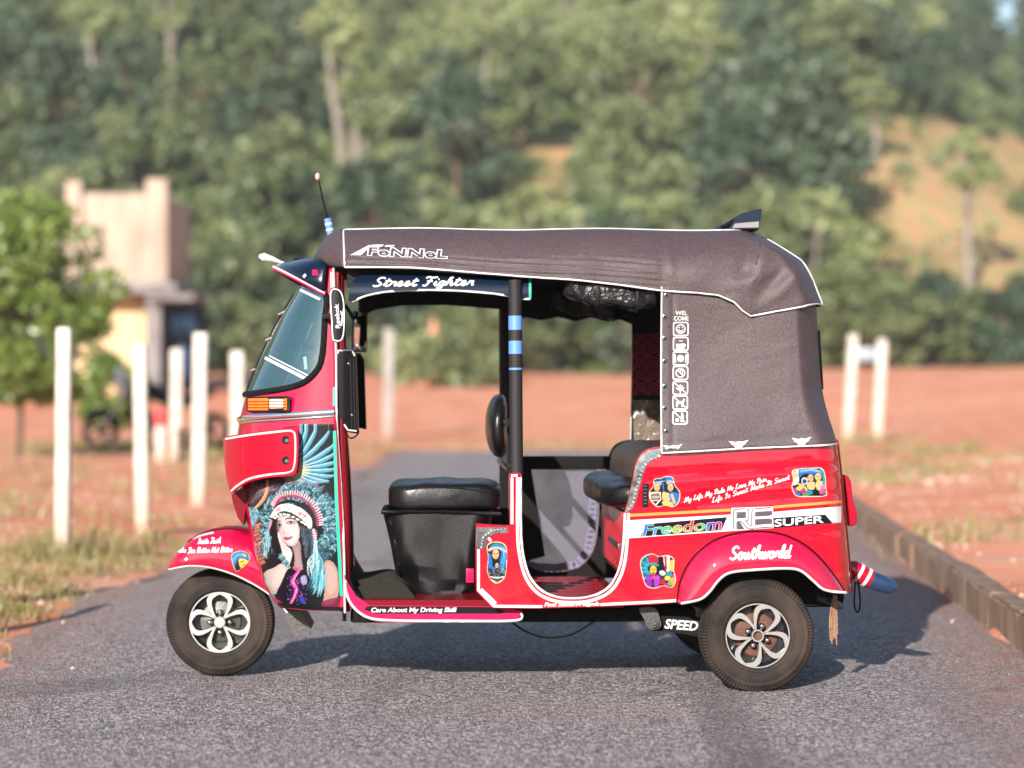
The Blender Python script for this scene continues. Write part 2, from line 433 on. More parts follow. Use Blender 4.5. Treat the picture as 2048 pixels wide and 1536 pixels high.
# ------------------------------------------------------------------ the setting
def W(px, d, z=None, py=None):
    """a place on the ground plan: photograph column at distance d from the camera"""
    return Vector(((px - 1024) / F * d, d - 8.5, z if z is not None else 1.09 - (py - HZ) / F * d))
def smooth01(a, b, x):
    t = np.clip((x - a) / (b - a), 0, 1); return t * t * (3 - 2 * t)
_k = RNG.uniform(0, 6.28, (12, 2)); _fr = RNG.uniform(-1, 1, (12, 2))
def wob(x, y, s):
    r = 0
    for i in range(12): r = r + np.sin((x * _fr[i, 0] + y * _fr[i, 1]) * s * (1 + .35 * i) + _k[i, 0]) / (1 + .35 * i)
    return r / 4
def kerb_x(d): return 2.11 + .0706 * (d - 9.72)
def left_x(d): return -2.33 + .10 * np.sin(d * .9) + .05 * np.sin(d * 2.7 + 1)
def gz(x, d):
    x = np.asarray(x, float); d = np.asarray(d, float)
    road = smooth01(-.25, .0, x - left_x(d)) * (1 - smooth01(.05, .1, x - kerb_x(d))) * (1 - smooth01(43.2, 43.6, d))
    rough = .035 * wob(x, d, 2.2) + .05 * wob(x, d, .5)
    side = -.01 + .05 * smooth01(.0, .8, left_x(d) - x) + rough * (.25 + .75 * smooth01(.1, .9, left_x(d) - x) + smooth01(0, .1, x - kerb_x(d))) + np.where(x > kerb_x(d) + .06, .09, 0) * (1 - smooth01(40, 50, d)) + .5 * smooth01(.3, 4, x - kerb_x(d)) * smooth01(8, 30, d) * 0.5
    side = np.where(d > 43.3, side + .04, side)
    far = 1.75 * smooth01(46, 95, d) + .25 * wob(x, d, .12) * smooth01(50, 70, d)
    return np.where(road > .01, side * (1 - road) - .035 * road, side) * (1 - smooth01(50, 60, d) * .0) + far
def hillz(x, d):
    x = np.asarray(x, float); d = np.asarray(d, float)
    a = x / d
    up = np.clip(d - 92, 0, None)
    h = .8 + .345 * up - .00028 * up ** 2
    h = h + 2.2 * wob(x, d, .06) * smooth01(95, 150, d) + .9 * wob(x, d, .2) * smooth01(95, 130, d)
    g = 1 - .29 * smooth01(.14, .235, a) - .1 * smooth01(.24, .5, np.abs(a))
    return h * g

def axis(dense, far):  # mirrored growing steps
    s = [0.0]; st = dense
    while s[-1] < far: st *= 1.16; s.append(s[-1] + st)
    return s
xs = np.unique(np.round(np.concatenate([np.arange(-6, -3.0, .16), np.arange(-3.0, -1.9, .04), np.arange(-1.9, 7.01, .16), 7 + np.array(axis(.16, 650)), -6 - np.array(axis(.16, 650))]), 3))
ds = np.unique(np.round(np.concatenate([np.arange(3, 20, .11), np.arange(20, 46.01, .22), 46 + np.array(axis(.22, 700)), 3 - np.array(axis(.3, 500))]), 3))
X, D = np.meshgrid(xs, ds)
Zg = gz(X, np.maximum(D, 1.0))
Zg = np.where(D > 200, np.where(D > 400, -2.0, Zg), Zg)
gv = np.stack([X, D - 8.5, Zg], -1).reshape(-1, 3)

def earth_mat():
    m, t, p = newmat('red_laterite_earth'); N, K = t.nodes, t.links
    tc = N.new('ShaderNodeTexCoord')
    def noise(sc, det=5, rough=.6):
        n = N.new('ShaderNodeTexNoise'); n.inputs['Scale'].default_value = sc; n.inputs['Detail'].default_value = det; n.inputs['Roughness'].default_value = rough
        K.new(tc.outputs['Object'], n.inputs['Vector']); return n.outputs[0]
    def mixc(f, a, b, lo, hi):
        r = N.new('ShaderNodeMapRange'); r.inputs[1].default_value = lo; r.inputs[2].default_value = hi; K.new(f, r.inputs[0])
        x = N.new('ShaderNodeMix'); x.data_type = 'RGBA'; K.new(r.outputs[0], x.inputs[0])
        for s, c in ((6, a), (7, b)):
            if isinstance(c, tuple): x.inputs[s].default_value = (*c, 1)
            else: K.new(c, x.inputs[s])
        return x.outputs[2]
    c = mixc(noise(.45), (.64, .205, .095), (.74, .33, .20), .35, .65)
    c = mixc(noise(2.2, 6), c, (.74, .46, .34), .50, .75)
    c = mixc(noise(1.1, 4), c, (.36, .11, .05), .60, .75)
    g = noise(.33, 6, .7)
    c = mixc(g, c, (.19, .17, .06), .61, .70)          # thin dry grass growing over the soil
    c = mixc(noise(60, 3), c, (.42, .27, .20), .62, .75)   # grit
    K.new(c, p.inputs['Base Color']); p.inputs['Roughness'].default_value = .95; p.inputs['Specular IOR Level'].default_value = .2
    b = N.new('ShaderNodeBump'); b.inputs['Strength'].default_value = .8; b.inputs['Distance'].default_value = .05
    K.new(noise(14, 8, .7), b.inputs['Height']); K.new(b.outputs[0], p.inputs['Normal'])
    return m
M['earth'] = earth_mat()
ground = mk('ground', gv, grid_faces(len(ds), len(xs)), M['earth'], None, 60); tag(ground, kind='structure')

def asphalt_mat():
    m, t, p = newmat('worn_chip_asphalt'); N, K = t.nodes, t.links
    tc = N.new('ShaderNodeTexCoord'); V0 = tc.outputs['Object']
    def noise(sc, det=5, rough=.6, dist=0.0, stretch=None):
        n = N.new('ShaderNodeTexNoise'); n.inputs['Scale'].default_value = sc; n.inputs['Detail'].default_value = det; n.inputs['Roughness'].default_value = rough; n.inputs['Distortion'].default_value = dist
        if stretch: q = N.new('ShaderNodeMapping'); q.inputs['Scale'].default_value = stretch; K.new(V0, q.inputs[0]); K.new(q.outputs[0], n.inputs['Vector'])
        else: K.new(V0, n.inputs['Vector'])
        return n.outputs[0]
    def rng(f, lo, hi, a=0.0, b=1.0):
        r = N.new('ShaderNodeMapRange'); r.inputs[1].default_value = lo; r.inputs[2].default_value = hi; r.inputs[3].default_value = a; r.inputs[4].default_value = b; K.new(f, r.inputs[0]); return r.outputs[0]
    def mix(f, a, b):
        x = N.new('ShaderNodeMix'); x.data_type = 'RGBA'; K.new(f, x.inputs[0])
        for s, c in ((6, a), (7, b)):
            if isinstance(c, tuple): x.inputs[s].default_value = (*c, 1)
            else: K.new(c, x.inputs[s])
        return x.outputs[2]
    def chips(sc):
        v = N.new('ShaderNodeTexVoronoi'); v.inputs['Scale'].default_value = sc; K.new(V0, v.inputs['Vector']); s = N.new('ShaderNodeSeparateColor'); K.new(v.outputs['Color'], s.inputs[0]); return v.outputs['Distance'], s.outputs[0], s.outputs[1]
    d1, r1, g1 = chips(125); d2, r2, g2 = chips(66)
    ramp = N.new('ShaderNodeValToRGB'); e = ramp.color_ramp; K.new(r1, ramp.inputs[0])
    e.elements[0].position = 0; e.elements[0].color = (.072, .064, .067, 1); e.elements[1].position = 1; e.elements[1].color = (.88, .78, .75, 1)
    for pos, c in ((.35, (.168, .146, .150)), (.6, (.285, .246, .248)), (.82, (.46, .395, .388)), (.93, (.72, .62, .60))): q = e.elements.new(pos); q.color = (*c, 1)
    c = mix(rng(g2, .80, .94, 0, .75), ramp.outputs[0], (.64, .58, .57))
    c = mix(rng(noise(.9, 7, .65), .45, .75, 0, .5), c, (.31, .25, .245))           # dusted patches
    c = mix(rng(noise(.35, 4, .6, 1.2), .56, .66, 0, .55), c, (.085, .072, .075))    # darker resealed patches
    c = mix(rng(noise(1.0, 3, .5, .4, (2.2, .10, 1)), .55, .72, 0, .45), c, (.10, .085, .088))  # wheel paths along the road
    c = mix(rng(noise(3.1, 4, .6, .8), .66, .72, 0, .6), c, (.045, .040, .044))      # oil spots
    cr = N.new('ShaderNodeTexVoronoi'); cr.feature = 'DISTANCE_TO_EDGE'; cr.inputs['Scale'].default_value = .55
    wv = N.new('ShaderNodeMix'); wv.data_type = 'VECTOR'; wv.inputs[0].default_value = .12; K.new(V0, wv.inputs[4])
    wn = N.new('ShaderNodeTexNoise'); wn.inputs['Scale'].default_value = 2.5; wn.inputs['Detail'].default_value = 6; K.new(V0, wn.inputs['Vector']); K.new(wn.outputs[1], wv.inputs[5]); K.new(wv.outputs[1], cr.inputs['Vector'])
    crack = rng(cr.outputs['Distance'], .0, .006, 1, 0)
    ck = N.new('ShaderNodeMath'); ck.operation = 'MULTIPLY'; K.new(crack, ck.inputs[0]); K.new(rng(noise(.5, 2), .5, .6), ck.inputs[1])
    # red soil washed in from both edges
    sx = N.new('ShaderNodeSeparateXYZ'); K.new(V0, sx.inputs[0])
    kx = N.new('ShaderNodeMath'); kx.operation = 'MULTIPLY_ADD'; kx.inputs[1].default_value = -.0706; K.new(sx.outputs[1], kx.inputs[0]); K.new(sx.outputs[0], kx.inputs[2])
    er = rng(kx.outputs[0], 1.35, 2.05); el = rng(sx.outputs[0], -1.5, -2.35)
    mxm = N.new('ShaderNodeMath'); mxm.operation = 'MAXIMUM'; K.new(er, mxm.inputs[0]); K.new(el, mxm.inputs[1])
    sm = N.new('ShaderNodeMath'); sm.operation = 'MULTIPLY'; K.new(mxm.outputs[0], sm.inputs[0]); K.new(rng(noise(5, 7, .7), .35, .62), sm.inputs[1])
    c = mix(sm.outputs[0], c, (.40, .20, .135))
    K.new(c, p.inputs['Base Color']); p.inputs['Roughness'].default_value = .75; p.inputs['Specular IOR Level'].default_value = .35
    ad = N.new('ShaderNodeMath'); ad.operation = 'MULTIPLY_ADD'; ad.inputs[1].default_value = -1.3; K.new(d1, ad.inputs[0]); K.new(noise(12, 6), ad.inputs[2])
    a2 = N.new('ShaderNodeMath'); a2.operation = 'MULTIPLY_ADD'; a2.inputs[1].default_value = 0.0; K.new(ck.outputs[0], a2.inputs[0]); K.new(ad.outputs[0], a2.inputs[2])
    b = N.new('ShaderNodeBump'); b.inputs['Strength'].default_value = 1.0; b.inputs['Distance'].default_value = .014
    K.new(a2.outputs[0], b.inputs['Height']); K.new(b.outputs[0], p.inputs['Normal'])
    return m
M['asphalt'] = asphalt_mat()
rd = np.concatenate([np.arange(-20, 4, .5), np.arange(4, 46.3, .12)])
rv, rows = [], []
for d in rd:
    a = float(left_x(d)) + .03 * math.sin(d * 9.3) + .02 * math.sin(d * 23); b = float(kerb_x(max(d, 4))) + .02
    if d > 43: a, b = a - 3 * (d - 43), b
    for k in range(15):
        x = a + (b - a) * k / 14
        rv.append((x, d - 8.5, (.0 if 0 < k < 14 or d > 43 else -.0) + .006 * math.sin(d * .7 + x)
                   - (.05 if k == 0 or (d > 46.1) else 0)))
road = mk('road', rv, grid_faces(len(rd), 15), M['asphalt'], None, 60); tag(road, kind='structure')

# kerb stones along the right side of the road
M['kerb'] = pmat('stained_concrete', (.25, .155, .10), rough=.9, col2=(.10, .058, .038), vscale=5, bump=.5, bscale=25, vlo=.4, vhi=.7, stretch=(1, 1, .25))
kerb = empty('kerb'); tag(kerb, kind='structure')
kdata = []
for q in range(3):
    bm = bmesh.new(); bmesh.ops.create_cube(bm, size=1); bmesh.ops.scale(bm, vec=(.13, .895, .30), verts=bm.verts)
    bmesh.ops.bevel(bm, geom=bm.edges[:], offset=.014, segments=2, affect='EDGES')
    bmesh.ops.subdivide_edges(bm, edges=[e for e in bm.edges if e.calc_length() > .5], cuts=4)
    for v in bm.verts: v.co += Vector((random.uniform(-.006, .006), 0, random.uniform(-.006, .006)))
    me = bpy.data.meshes.new('kerb_stone'); bm.to_mesh(me); bm.free(); me.materials.append(M['kerb']); kdata.append(me)
kd = 5.0; ka = math.atan(.0706); i = 0
while kd < 43:
    o = bpy.data.objects.new('kerb_stone', kdata[i % 3]); COL.objects.link(o); o.parent = kerb
    o.location = (kerb_x(kd) + .075 + random.uniform(-.008, .008), kd - 8.5, .008 + random.uniform(-.006, .006))
    o.rotation_euler = (random.uniform(-.006, .006), random.uniform(-.02, .02), -ka + random.uniform(-.006, .006))
    kd += .9; i += 1

# the wooded hill
hx = np.linspace(-260, 260, 131); hd = np.concatenate([np.linspace(84, 240, 90), np.linspace(245, 420, 30)])
HX, HD = np.meshgrid(hx, hd)
HZz = np.where(HD < 92, gz(HX, HD) - .6, hillz(HX, HD))
HZz = np.where(HD > 340, HZz - (HD - 340) * .5, HZz)
def hill_mat():
    m, t, p = newmat('hillside_scrub_and_soil'); N, K = t.nodes, t.links
    tc = N.new('ShaderNodeTexCoord'); at = N.new('ShaderNodeVertexColor'); at.layer_name = 'print'
    nz = N.new('ShaderNodeTexNoise'); nz.inputs['Scale'].default_value = .25; nz.inputs['Detail'].default_value = 6; K.new(tc.outputs['Object'], nz.inputs['Vector'])
    n2 = N.new('ShaderNodeTexNoise'); n2.inputs['Scale'].default_value = .9; n2.inputs['Detail'].default_value = 5; K.new(tc.outputs['Object'], n2.inputs['Vector'])
    g = N.new('ShaderNodeMix'); g.data_type = 'RGBA'; g.inputs[6].default_value = (.050, .080, .020, 1); g.inputs[7].default_value = (.13, .15, .04, 1)
    K.new(n2.outputs[0], g.inputs[0])
    s = N.new('ShaderNodeMix'); s.data_type = 'RGBA'; s.inputs[6].default_value = (.50, .27, .15, 1); s.inputs[7].default_value = (.33, .29, .12, 1)
    r2 = N.new('ShaderNodeMapRange'); r2.inputs[1].default_value = .42; r2.inputs[2].default_value = .6; K.new(n2.outputs[0], r2.inputs[0]); K.new(r2.outputs[0], s.inputs[0])
    sp = N.new('ShaderNodeSeparateColor'); K.new(at.outputs[0], sp.inputs[0])
    ad = N.new('ShaderNodeMath'); ad.operation = 'ADD'; K.new(sp.outputs[0], ad.inputs[0]); K.new(nz.outputs[0], ad.inputs[1])
    r = N.new('ShaderNodeMapRange'); r.inputs[1].default_value = .80; r.inputs[2].default_value = 1.2; K.new(ad.outputs[0], r.inputs[0])
    x = N.new('ShaderNodeMix'); x.data_type = 'RGBA'; K.new(r.outputs[0], x.inputs[0]); K.new(g.outputs[2], x.inputs[6]); K.new(s.outputs[2], x.inputs[7])
    K.new(x.outputs[2], p.inputs['Base Color']); p.inputs['Roughness'].default_value = 1; p.inputs['Specular IOR Level'].default_value = .1
    return m
hill = mk('hill', np.stack([HX, HD - 8.5, HZz], -1).reshape(-1, 3), grid_faces(len(hd), len(hx)), hill_mat(), None, 80); tag(hill, kind='structure')
SOIL = [(1850, 340, 210, 130), (1960, 480, 190, 160), (1770, 460, 100, 150), (1120, 310, 115, 62), (1030, 405, 115, 60), (640, 60, 90, 60), (2010, 330, 120, 70), (880, 700, 60, 80), (1500, 300, 40, 30)]
def soilness(px, py): return max([0] + [max(0, 1.25 - math.hypot((px - a) / c, (py - b) / e)) for a, b, c, e in SOIL])
hpx = 1024 + F * HX / HD; hpy = HZ - F * (HZz - 1.09) / HD
sc_ = np.array([min(1, soilness(a, b)) for a, b in zip(hpx.ravel(), hpy.ravel())], np.float32)
at = hill.data.color_attributes.new('print', 'FLOAT_COLOR', 'POINT')
at.data.foreach_set('color', np.stack([sc_, sc_, sc_, np.ones_like(sc_)], 1).ravel())

# small earth mound with a worn path at the foot of the hill
mv = []; c = W(868, 80, .0)
for i in range(13):
    for j in range(28):
        r = i / 12; a = 2 * math.pi * j / 28
        hgt = 2.5 * (1 - r) ** 2.6 + .16 * math.sin(a * 5 + r * 7) * (1 - r) * r * 3
        rr = 1.5 * r * (1 + .15 * math.sin(a * 3 + 1))
        mv.append((c.x + rr * math.cos(a), c.y + 1.3 * rr * math.sin(a), float(gz(c.x, 80)) - .15 + hgt))
mound = mk('earth_mound', mv, grid_faces(13, 28, True), M['earth'], None, 60); tag(mound, kind='structure')

# ------------------------------------------------------------------ vegetation
def leafmat(name, c1, c2, trans=.35, soft=.5):
    m = bpy.data.materials.new(name); m.use_nodes = True; t = m.node_tree; N, K = t.nodes, t.links; N.clear()
    o = N.new('ShaderNodeOutputMaterial'); oi = N.new('ShaderNodeObjectInfo'); ge = N.new('ShaderNodeTexCoord')
    nz = N.new('ShaderNodeTexNoise'); nz.inputs['Scale'].default_value = .8; nz.inputs['Detail'].default_value = 4; K.new(ge.outputs['Object'], nz.inputs['Vector'])
    a = N.new('ShaderNodeMath'); a.operation = 'MULTIPLY_ADD'; a.inputs[1].default_value = 1.7; a.inputs[2].default_value = -.6; K.new(nz.outputs[0], a.inputs[0])
    b = N.new('ShaderNodeMath'); b.operation = 'MULTIPLY_ADD'; b.inputs[1].default_value = .6; K.new(oi.outputs['Random'], b.inputs[0]); K.new(a.outputs[0], b.inputs[2]); b.use_clamp = True
    x = N.new('ShaderNodeMix'); x.data_type = 'RGBA'; x.inputs[6].default_value = (*c1, 1); x.inputs[7].default_value = (*c2, 1); K.new(b.outputs[0], x.inputs[0])
    d = N.new('ShaderNodeBsdfDiffuse'); K.new(x.outputs[2], d.inputs[0])
    s = N.new('ShaderNodeBsdfTranslucent'); K.new(x.outputs[2], s.inputs[0])
    g = N.new('ShaderNodeBsdfGlossy'); g.inputs['Roughness'].default_value = soft; g.inputs[0].default_value = (.6, .6, .6, 1)
    m1 = N.new('ShaderNodeMixShader'); m1.inputs[0].default_value = trans; K.new(d.outputs[0], m1.inputs[1]); K.new(s.outputs[0], m1.inputs[2])
    m2 = N.new('ShaderNodeMixShader'); m2.inputs[0].default_value = .06; K.new(m1.outputs[0], m2.inputs[1]); K.new(g.outputs[0], m2.inputs[2])
    K.new(m2.outputs[0], o.inputs[0]); return m
M['leafdark'] = leafmat('dark_leaves', (.046, .088, .048), (.108, .155, .080))
M['leafmid'] = leafmat('mid_green_leaves', (.095, .140, .052), (.205, .240, .100))
M['leafpale'] = leafmat('pale_leaves', (.20, .25, .09), (.36, .39, .165))
M['leafnear'] = leafmat('bright_leaves', (.16, .24, .045), (.44, .50, .15), soft=.35)
M['bark'] = pmat('brown_bark', (.13, .085, .055), rough=.95, col2=(.07, .045, .03), vscale=5, bump=.6, bscale=12)
M['barkpale'] = pmat('pale_bark', (.27, .235, .19), rough=.95, col2=(.19, .16, .13), vscale=2, bump=.4, bscale=8)
def leaf_cloud(clumps, per, size, elong=1.6):
    """many small folded leaf faces spread through the clumps (centre, radius)"""
    V, Fs = [], []
    for (c, r) in clumps:
        n = max(6, int(per * (r[0] * r[1] * r[2]) ** .5)) if not isinstance(per, int) else per
        u = RNG.normal(size=(n, 3)); u /= np.linalg.norm(u, axis=1)[:, None]
        rad = RNG.uniform(.45, 1.05, n) ** .6
        P = np.array(c) + u * rad[:, None] * np.array(r)
        a = RNG.normal(size=(n, 3)) * .8 + u * .5; a[:, 2] -= .25; a /= np.linalg.norm(a, axis=1)[:, None]
        b = np.cross(a, RNG.normal(size=(n, 3))); b /= np.linalg.norm(b, axis=1)[:, None]
        s = size * RNG.uniform(.6, 1.35, n)
        for k in range(n):
            q = len(V); l = a[k] * s[k] * elong * .5; wv = b[k] * s[k] * .5
            nn = np.cross(a[k], b[k]) * s[k] * .12
            V += [P[k] - l, P[k] + wv + nn, P[k] + l, P[k] - wv + nn]; Fs += [(q, q + 1, q + 2, q + 3)]
    return V, Fs
def make_tree_data(h, rx, base, nclump, per, leaf, trunk_r, seed, flat=1.0, lean=(0, 0)):
    rs = random.Random(seed); mb = MB(); tips = []
    top = Vector((lean[0], lean[1], h * .72))
    tp = [Vector((0, 0, -.3)), Vector((lean[0] * .2 + rs.uniform(-.1, .1) * rx * .3, lean[1] * .2, h * .25)), Vector((lean[0] * .6 + rs.uniform(-.1, .1) * rx, lean[1] * .6, h * .5)), top]
    pts = catmull(tp, 4); mb.tube(pts, [trunk_r * (1.15 - .8 * k / (len(pts) - 1)) for k in range(len(pts))], 7)
    cl = []
    for k in range(nclump):
        a = rs.uniform(0, 6.283); f = rs.uniform(0, 1); zz = base + (h - base) * f
        prof = math.sin(math.pi * min(1, max(0, (f * .82 + .12)))) ** .7
        rr = rx * prof * math.sqrt(rs.uniform(.12, 1))
        c = Vector((lean[0] * f + rr * math.cos(a), lean[1] * f + rr * math.sin(a), zz))
        s = rx * rs.uniform(.20, .42)
        cl.append((c, (s, s, s * .72 * flat)))
        if k % 3 == 0:
            st = Vector(pts[min(len(pts) - 1, int(len(pts) * rs.uniform(.45, .98)))])
            mid = st.lerp(c, .5) + Vector((0, 0, .08 * h * rs.uniform(0, 1)))
            mb.tube([st, mid, c], [trunk_r * .42, trunk_r * .26, trunk_r * .08], 5)
    V, Fs = leaf_cloud(cl, per, leaf)
    return mb, V, Fs
PROTO = []
def proto(name, leafm, barkm, **kw):
    mb, V, Fs = make_tree_data(**kw)
    t = bpy.data.meshes.new('trunk'); t.from_pydata([tuple(v) for v in mb.v], [], mb.f); t.materials.append(barkm); t.polygons.foreach_set('use_smooth', [True] * len(t.polygons))
    c = bpy.data.meshes.new('crown'); c.from_pydata([tuple(v) for v in V], [], Fs); c.materials.append(leafm)
    return (name, t, c)
def put_tree(pr, loc, s, rz, label, group, sz=1.0):
    name, t, c = pr
    e = empty(name, loc, rz); e.scale = (s, s, s * sz)
    for nm, d in (('trunk', t), ('crown', c)):
        o = bpy.data.objects.new(nm, d); COL.objects.link(o); o.parent = e
    tag(e, label, 'tree', group); return e
P_ROUND = [proto('broadleaf_tree', M['leafmid'], M['bark'], h=8, rx=3.0, base=2.0, nclump=34, per=44, leaf=.42, trunk_r=.22, seed=s) for s in (1, 2, 3)]
P_DARK = [proto('evergreen_tree', M['leafdark'], M['bark'], h=9, rx=3.2, base=1.4, nclump=38, per=44, leaf=.42, trunk_r=.25, seed=s) for s in (11, 12)]
P_PALE = [proto('feathery_tree', M['leafpale'], M['barkpale'], h=8.5, rx=3.1, base=3.0, nclump=30, per=38, leaf=.38, trunk_r=.2, seed=s) for s in (21, 22)]
P_TALL = [proto('tall_bare_trunk_tree', M['leafpale'], M['barkpale'], h=12, rx=2.3, base=8.6, nclump=20, per=32, leaf=.38, trunk_r=.42, seed=s, lean=l) for s, l in ((31, (-1.1, 0)), (32, (.5, 0)))]
P_SHRUB = [proto('hillside_shrub', M['leafmid'], M['bark'], h=3.0, rx=2.2, base=.2, nclump=22, per=36, leaf=.34, trunk_r=.1, seed=s, flat=.9) for s in (41, 42)] + \
          [proto('hillside_shrub', M['leafpale'], M['bark'], h=2.6, rx=2.0, base=.1, nclump=20, per=36, leaf=.32, trunk_r=.1, seed=43, flat=.9)]

def zone(px, py):
    a = 'above the beige house' if px < 420 else 'left of the roof aerial' if px < 640 else 'above the front doorway' if px < 1000 else \
        'above the rear canopy' if px < 1420 else 'above the roof spoiler' if px < 1700 else 'beside the orange slope'
    b = 'at the hill foot' if py > 560 else 'halfway up the hill' if py > 250 else 'high on the hill'
    return a + ' ' + b
def hill_px(px, py):
    """where the line of sight through this column and row meets the hill"""
    lo = 90.0
    for d in np.arange(92, 330, .5):
        x = (px - 1024) / F * d
        if HZ - F * (float(hillz(x, d)) - 1.09) / d <= py: return d, x
    return None
KW = {'broadleaf_tree': 'mid green rounded tree', 'evergreen_tree': 'dark green dense tree', 'feathery_tree': 'pale green loose tree', 'hillside_shrub': 'low green shrub'}
def tonality(px, py):
    """which kind of tree grows where on the hill, after the photograph"""
    if soilness(px, py) > .35: return None
    if math.hypot((px - 1560) / 190, (py - 330) / 210) < 1: return 'dark'
    if math.hypot((px - 1900) / 190, (py - 130) / 170) < 1 or px > 1960 and py < 240: return 'dark'
    if math.hypot((px - 1230) / 260, (py - 110) / 120) < 1: return 'pale'
    if math.hypot((px - 1050) / 220, (py - 40) / 90) < 1: return 'pale'
    if math.hypot((px - 300) / 330, (py - 200) / 260) < 1: return random.choice(['dark', 'round', 'round'])
    return random.choice(['round', 'round', 'dark', 'pale'])
TRUNKS = [(688, 352, 95, 0, 'tall leaning pale trunk above the roof aerial, thicker of the pair'), (712, 352, 165, 1, 'slim grey upright trunk just right of the thick leaning one'),
                           (345, 235, 40, 1, 'tall grey trunk high above the beige house'), (205, 270, 60, 0, 'pale trunk at top left above the small tree'),
                           (1384, 290, 190, 1, 'short pale trunk high above the rear canopy'), (1752, 320, 200, 1, 'pale trunk at the top of the orange slope'),
                           (1938, 580, 350, 1, 'tall brown trunk standing on the orange slope'), (1104, 765, 620, 1, 'pale trunk seen through the rear doorway'), (1742, 560, 470, 0, 'short pale trunk low on the orange slope')]
ntree = 0
row = -120
while row < 742:
    stepx = 118 if row < 300 else 104
    px = -120 + random.uniform(0, 60)
    while px < 2170:
        x_ = px + random.uniform(-28, 28); y_ = row + random.uniform(-26, 26); px += stepx * random.uniform(.8, 1.25)
        h = hill_px(x_, y_ + 40)
        if h is None or any(abs(x_ - q[0]) < (88 if q[0] in (688, 712) else 50) and q[1] - 40 < y_ + 40 < q[1] + 235 for q in TRUNKS[:-2]): continue
        kind = tonality(x_, y_ - 60)
        if max(soilness(x_, y_ - q) for q in (-20, 40, 100, 150)) > .5: kind = None
        if kind is None:
            if random.random() < .5: continue
            kind = 'shrub'
        elif random.random() < .22: kind = 'shrub'
        if x_ > 1670 and y_ > 430:
            if random.random() < .45: continue
            kind = 'shrub'
        d, x = h; z = float(hillz(x, d))
        pr = random.choice({'dark': P_DARK, 'pale': P_PALE, 'round': P_ROUND, 'shrub': P_SHRUB}[kind])
        s = random.uniform(.5, 1.02) * (d / 165) ** .35
        if kind == 'shrub': s *= 1.15 if soilness(x_, y_) < .2 else .7
        put_tree(pr, (x, d - 8.5, z - .2), s, random.uniform(0, 6.28), KW[pr[0]] + ' ' + zone(x_, y_), KW[pr[0]] + 's ' + zone(x_, y_), random.uniform(.85, 1.2)); ntree += 1
    row += 62
# hedge-like row of trees along the hill foot
for k, px in enumerate(range(-60, 2150, 74)):
    x_ = px + random.uniform(-22, 22); d = random.uniform(90, 97); x = (x_ - 1024) / F * d
    if 800 < x_ < 935: continue
    pr = random.choice(P_DARK + P_ROUND + P_ROUND)
    put_tree(pr, (x, d - 8.5, float(gz(x, d)) - .4), random.uniform(.38, .62), random.uniform(0, 6.28),
             KW[pr[0]] + ' in the lowest row along the red earth', 'lowest row of trees', random.uniform(.7, 1.0)); ntree += 1
for px, d_, s in ((818, 79, .62), (928, 78, .7), (850, 83, .9)):
    x = (px - 1024) / F * d_; put_tree(P_SHRUB[px % 3], (x, d_ - 8.5, float(gz(x, d_)) - .2), s, px, {818: 'green shrub left of the orange earth mound', 928: 'green shrub right of the orange earth mound', 850: 'green shrub behind the orange earth mound'}[px], None)
# bare pale trunks that stand out on the slope: column, foot row, top row, kind, words
for px, yb, yt, k, lab in TRUNKS:
    h = hill_px(px, yb) or (95, (px - 1024) / F * 95)
    d, x = h; hh = (yb - yt) / F * d / .72
    e = put_tree(P_TALL[k], (x, d - 8.5, float(hillz(x, d)) - .3 if d > 93 else float(gz(x, d))), hh / 12, 0 if k == 0 else random.uniform(0, 6), lab, None)
    e.scale.x = e.scale.y = max(hh / 12, .62) if px not in (688, 712) else .72
# labels of look-alike trees: counted along the slope from the left
same = {}
for o in COL.objects:
    if o.get('category') == 'tree': same.setdefault(o['label'], []).append(o)
def nth(k): return ['leftmost', 'second from left', 'third from left', 'fourth from left', 'fifth from left', 'sixth from left', 'seventh from left', 'eighth from left', 'ninth from left', 'tenth from left'][k] if k < 10 else '%d%s from left' % (k + 1, 'st' if k == 20 else 'nd' if k == 21 else 'rd' if k == 22 else 'th')
for lab, os_ in same.items():
    if len(os_) > 1:
        for k, o in enumerate(sorted(os_, key=lambda o: o.location.x / (o.location.y + 8.5))): o['label'] = lab + ', ' + nth(k)
# undergrowth covering the slope
cl = []
for k in range(2600):
    px = random.uniform(-150, 2200); py = random.uniform(-60, 745)
    d = random.uniform(93, 240); x = (px - 1024) / F * d; z = float(hillz(x, d)); py = HZ - F * (z - 1.09) / d
    if soilness(px, py) > .5 and random.random() < .8: continue
    s = random.uniform(.5, 1.3); cl.append(((x, d - 8.5, z + .2), (s, s, s * .6)))
V, Fs = leaf_cloud(cl, 16, .34)
o = mk('undergrowth', V, Fs, M['leafmid'], None, 0); tag(o, 'green undergrowth covering the hillside between the trees', 'undergrowth', kind='stuff')

# the same wood goes on along the slope to both sides, out of view
cl = []
for k in range(330):
    d_ = random.uniform(95, 235); sgn = random.choice((-1, 1)); x = sgn * d_ * random.uniform(.262, .72); z = float(hillz(x, d_)); s = random.uniform(1.5, 2.6)
    for q in range(5): cl.append(((x + random.gauss(0, 1.3), d_ - 8.5 + random.gauss(0, 1.3), z + random.uniform(.8, 6.2)), (s * .62, s * .62, s * .5)))
V, Fs = leaf_cloud(cl, 24, .55)
o = mk('wood', V, Fs, M['leafmid'], None, 0); tag(o, 'wood covering the slopes beyond both sides of the view', 'wood', kind='stuff')
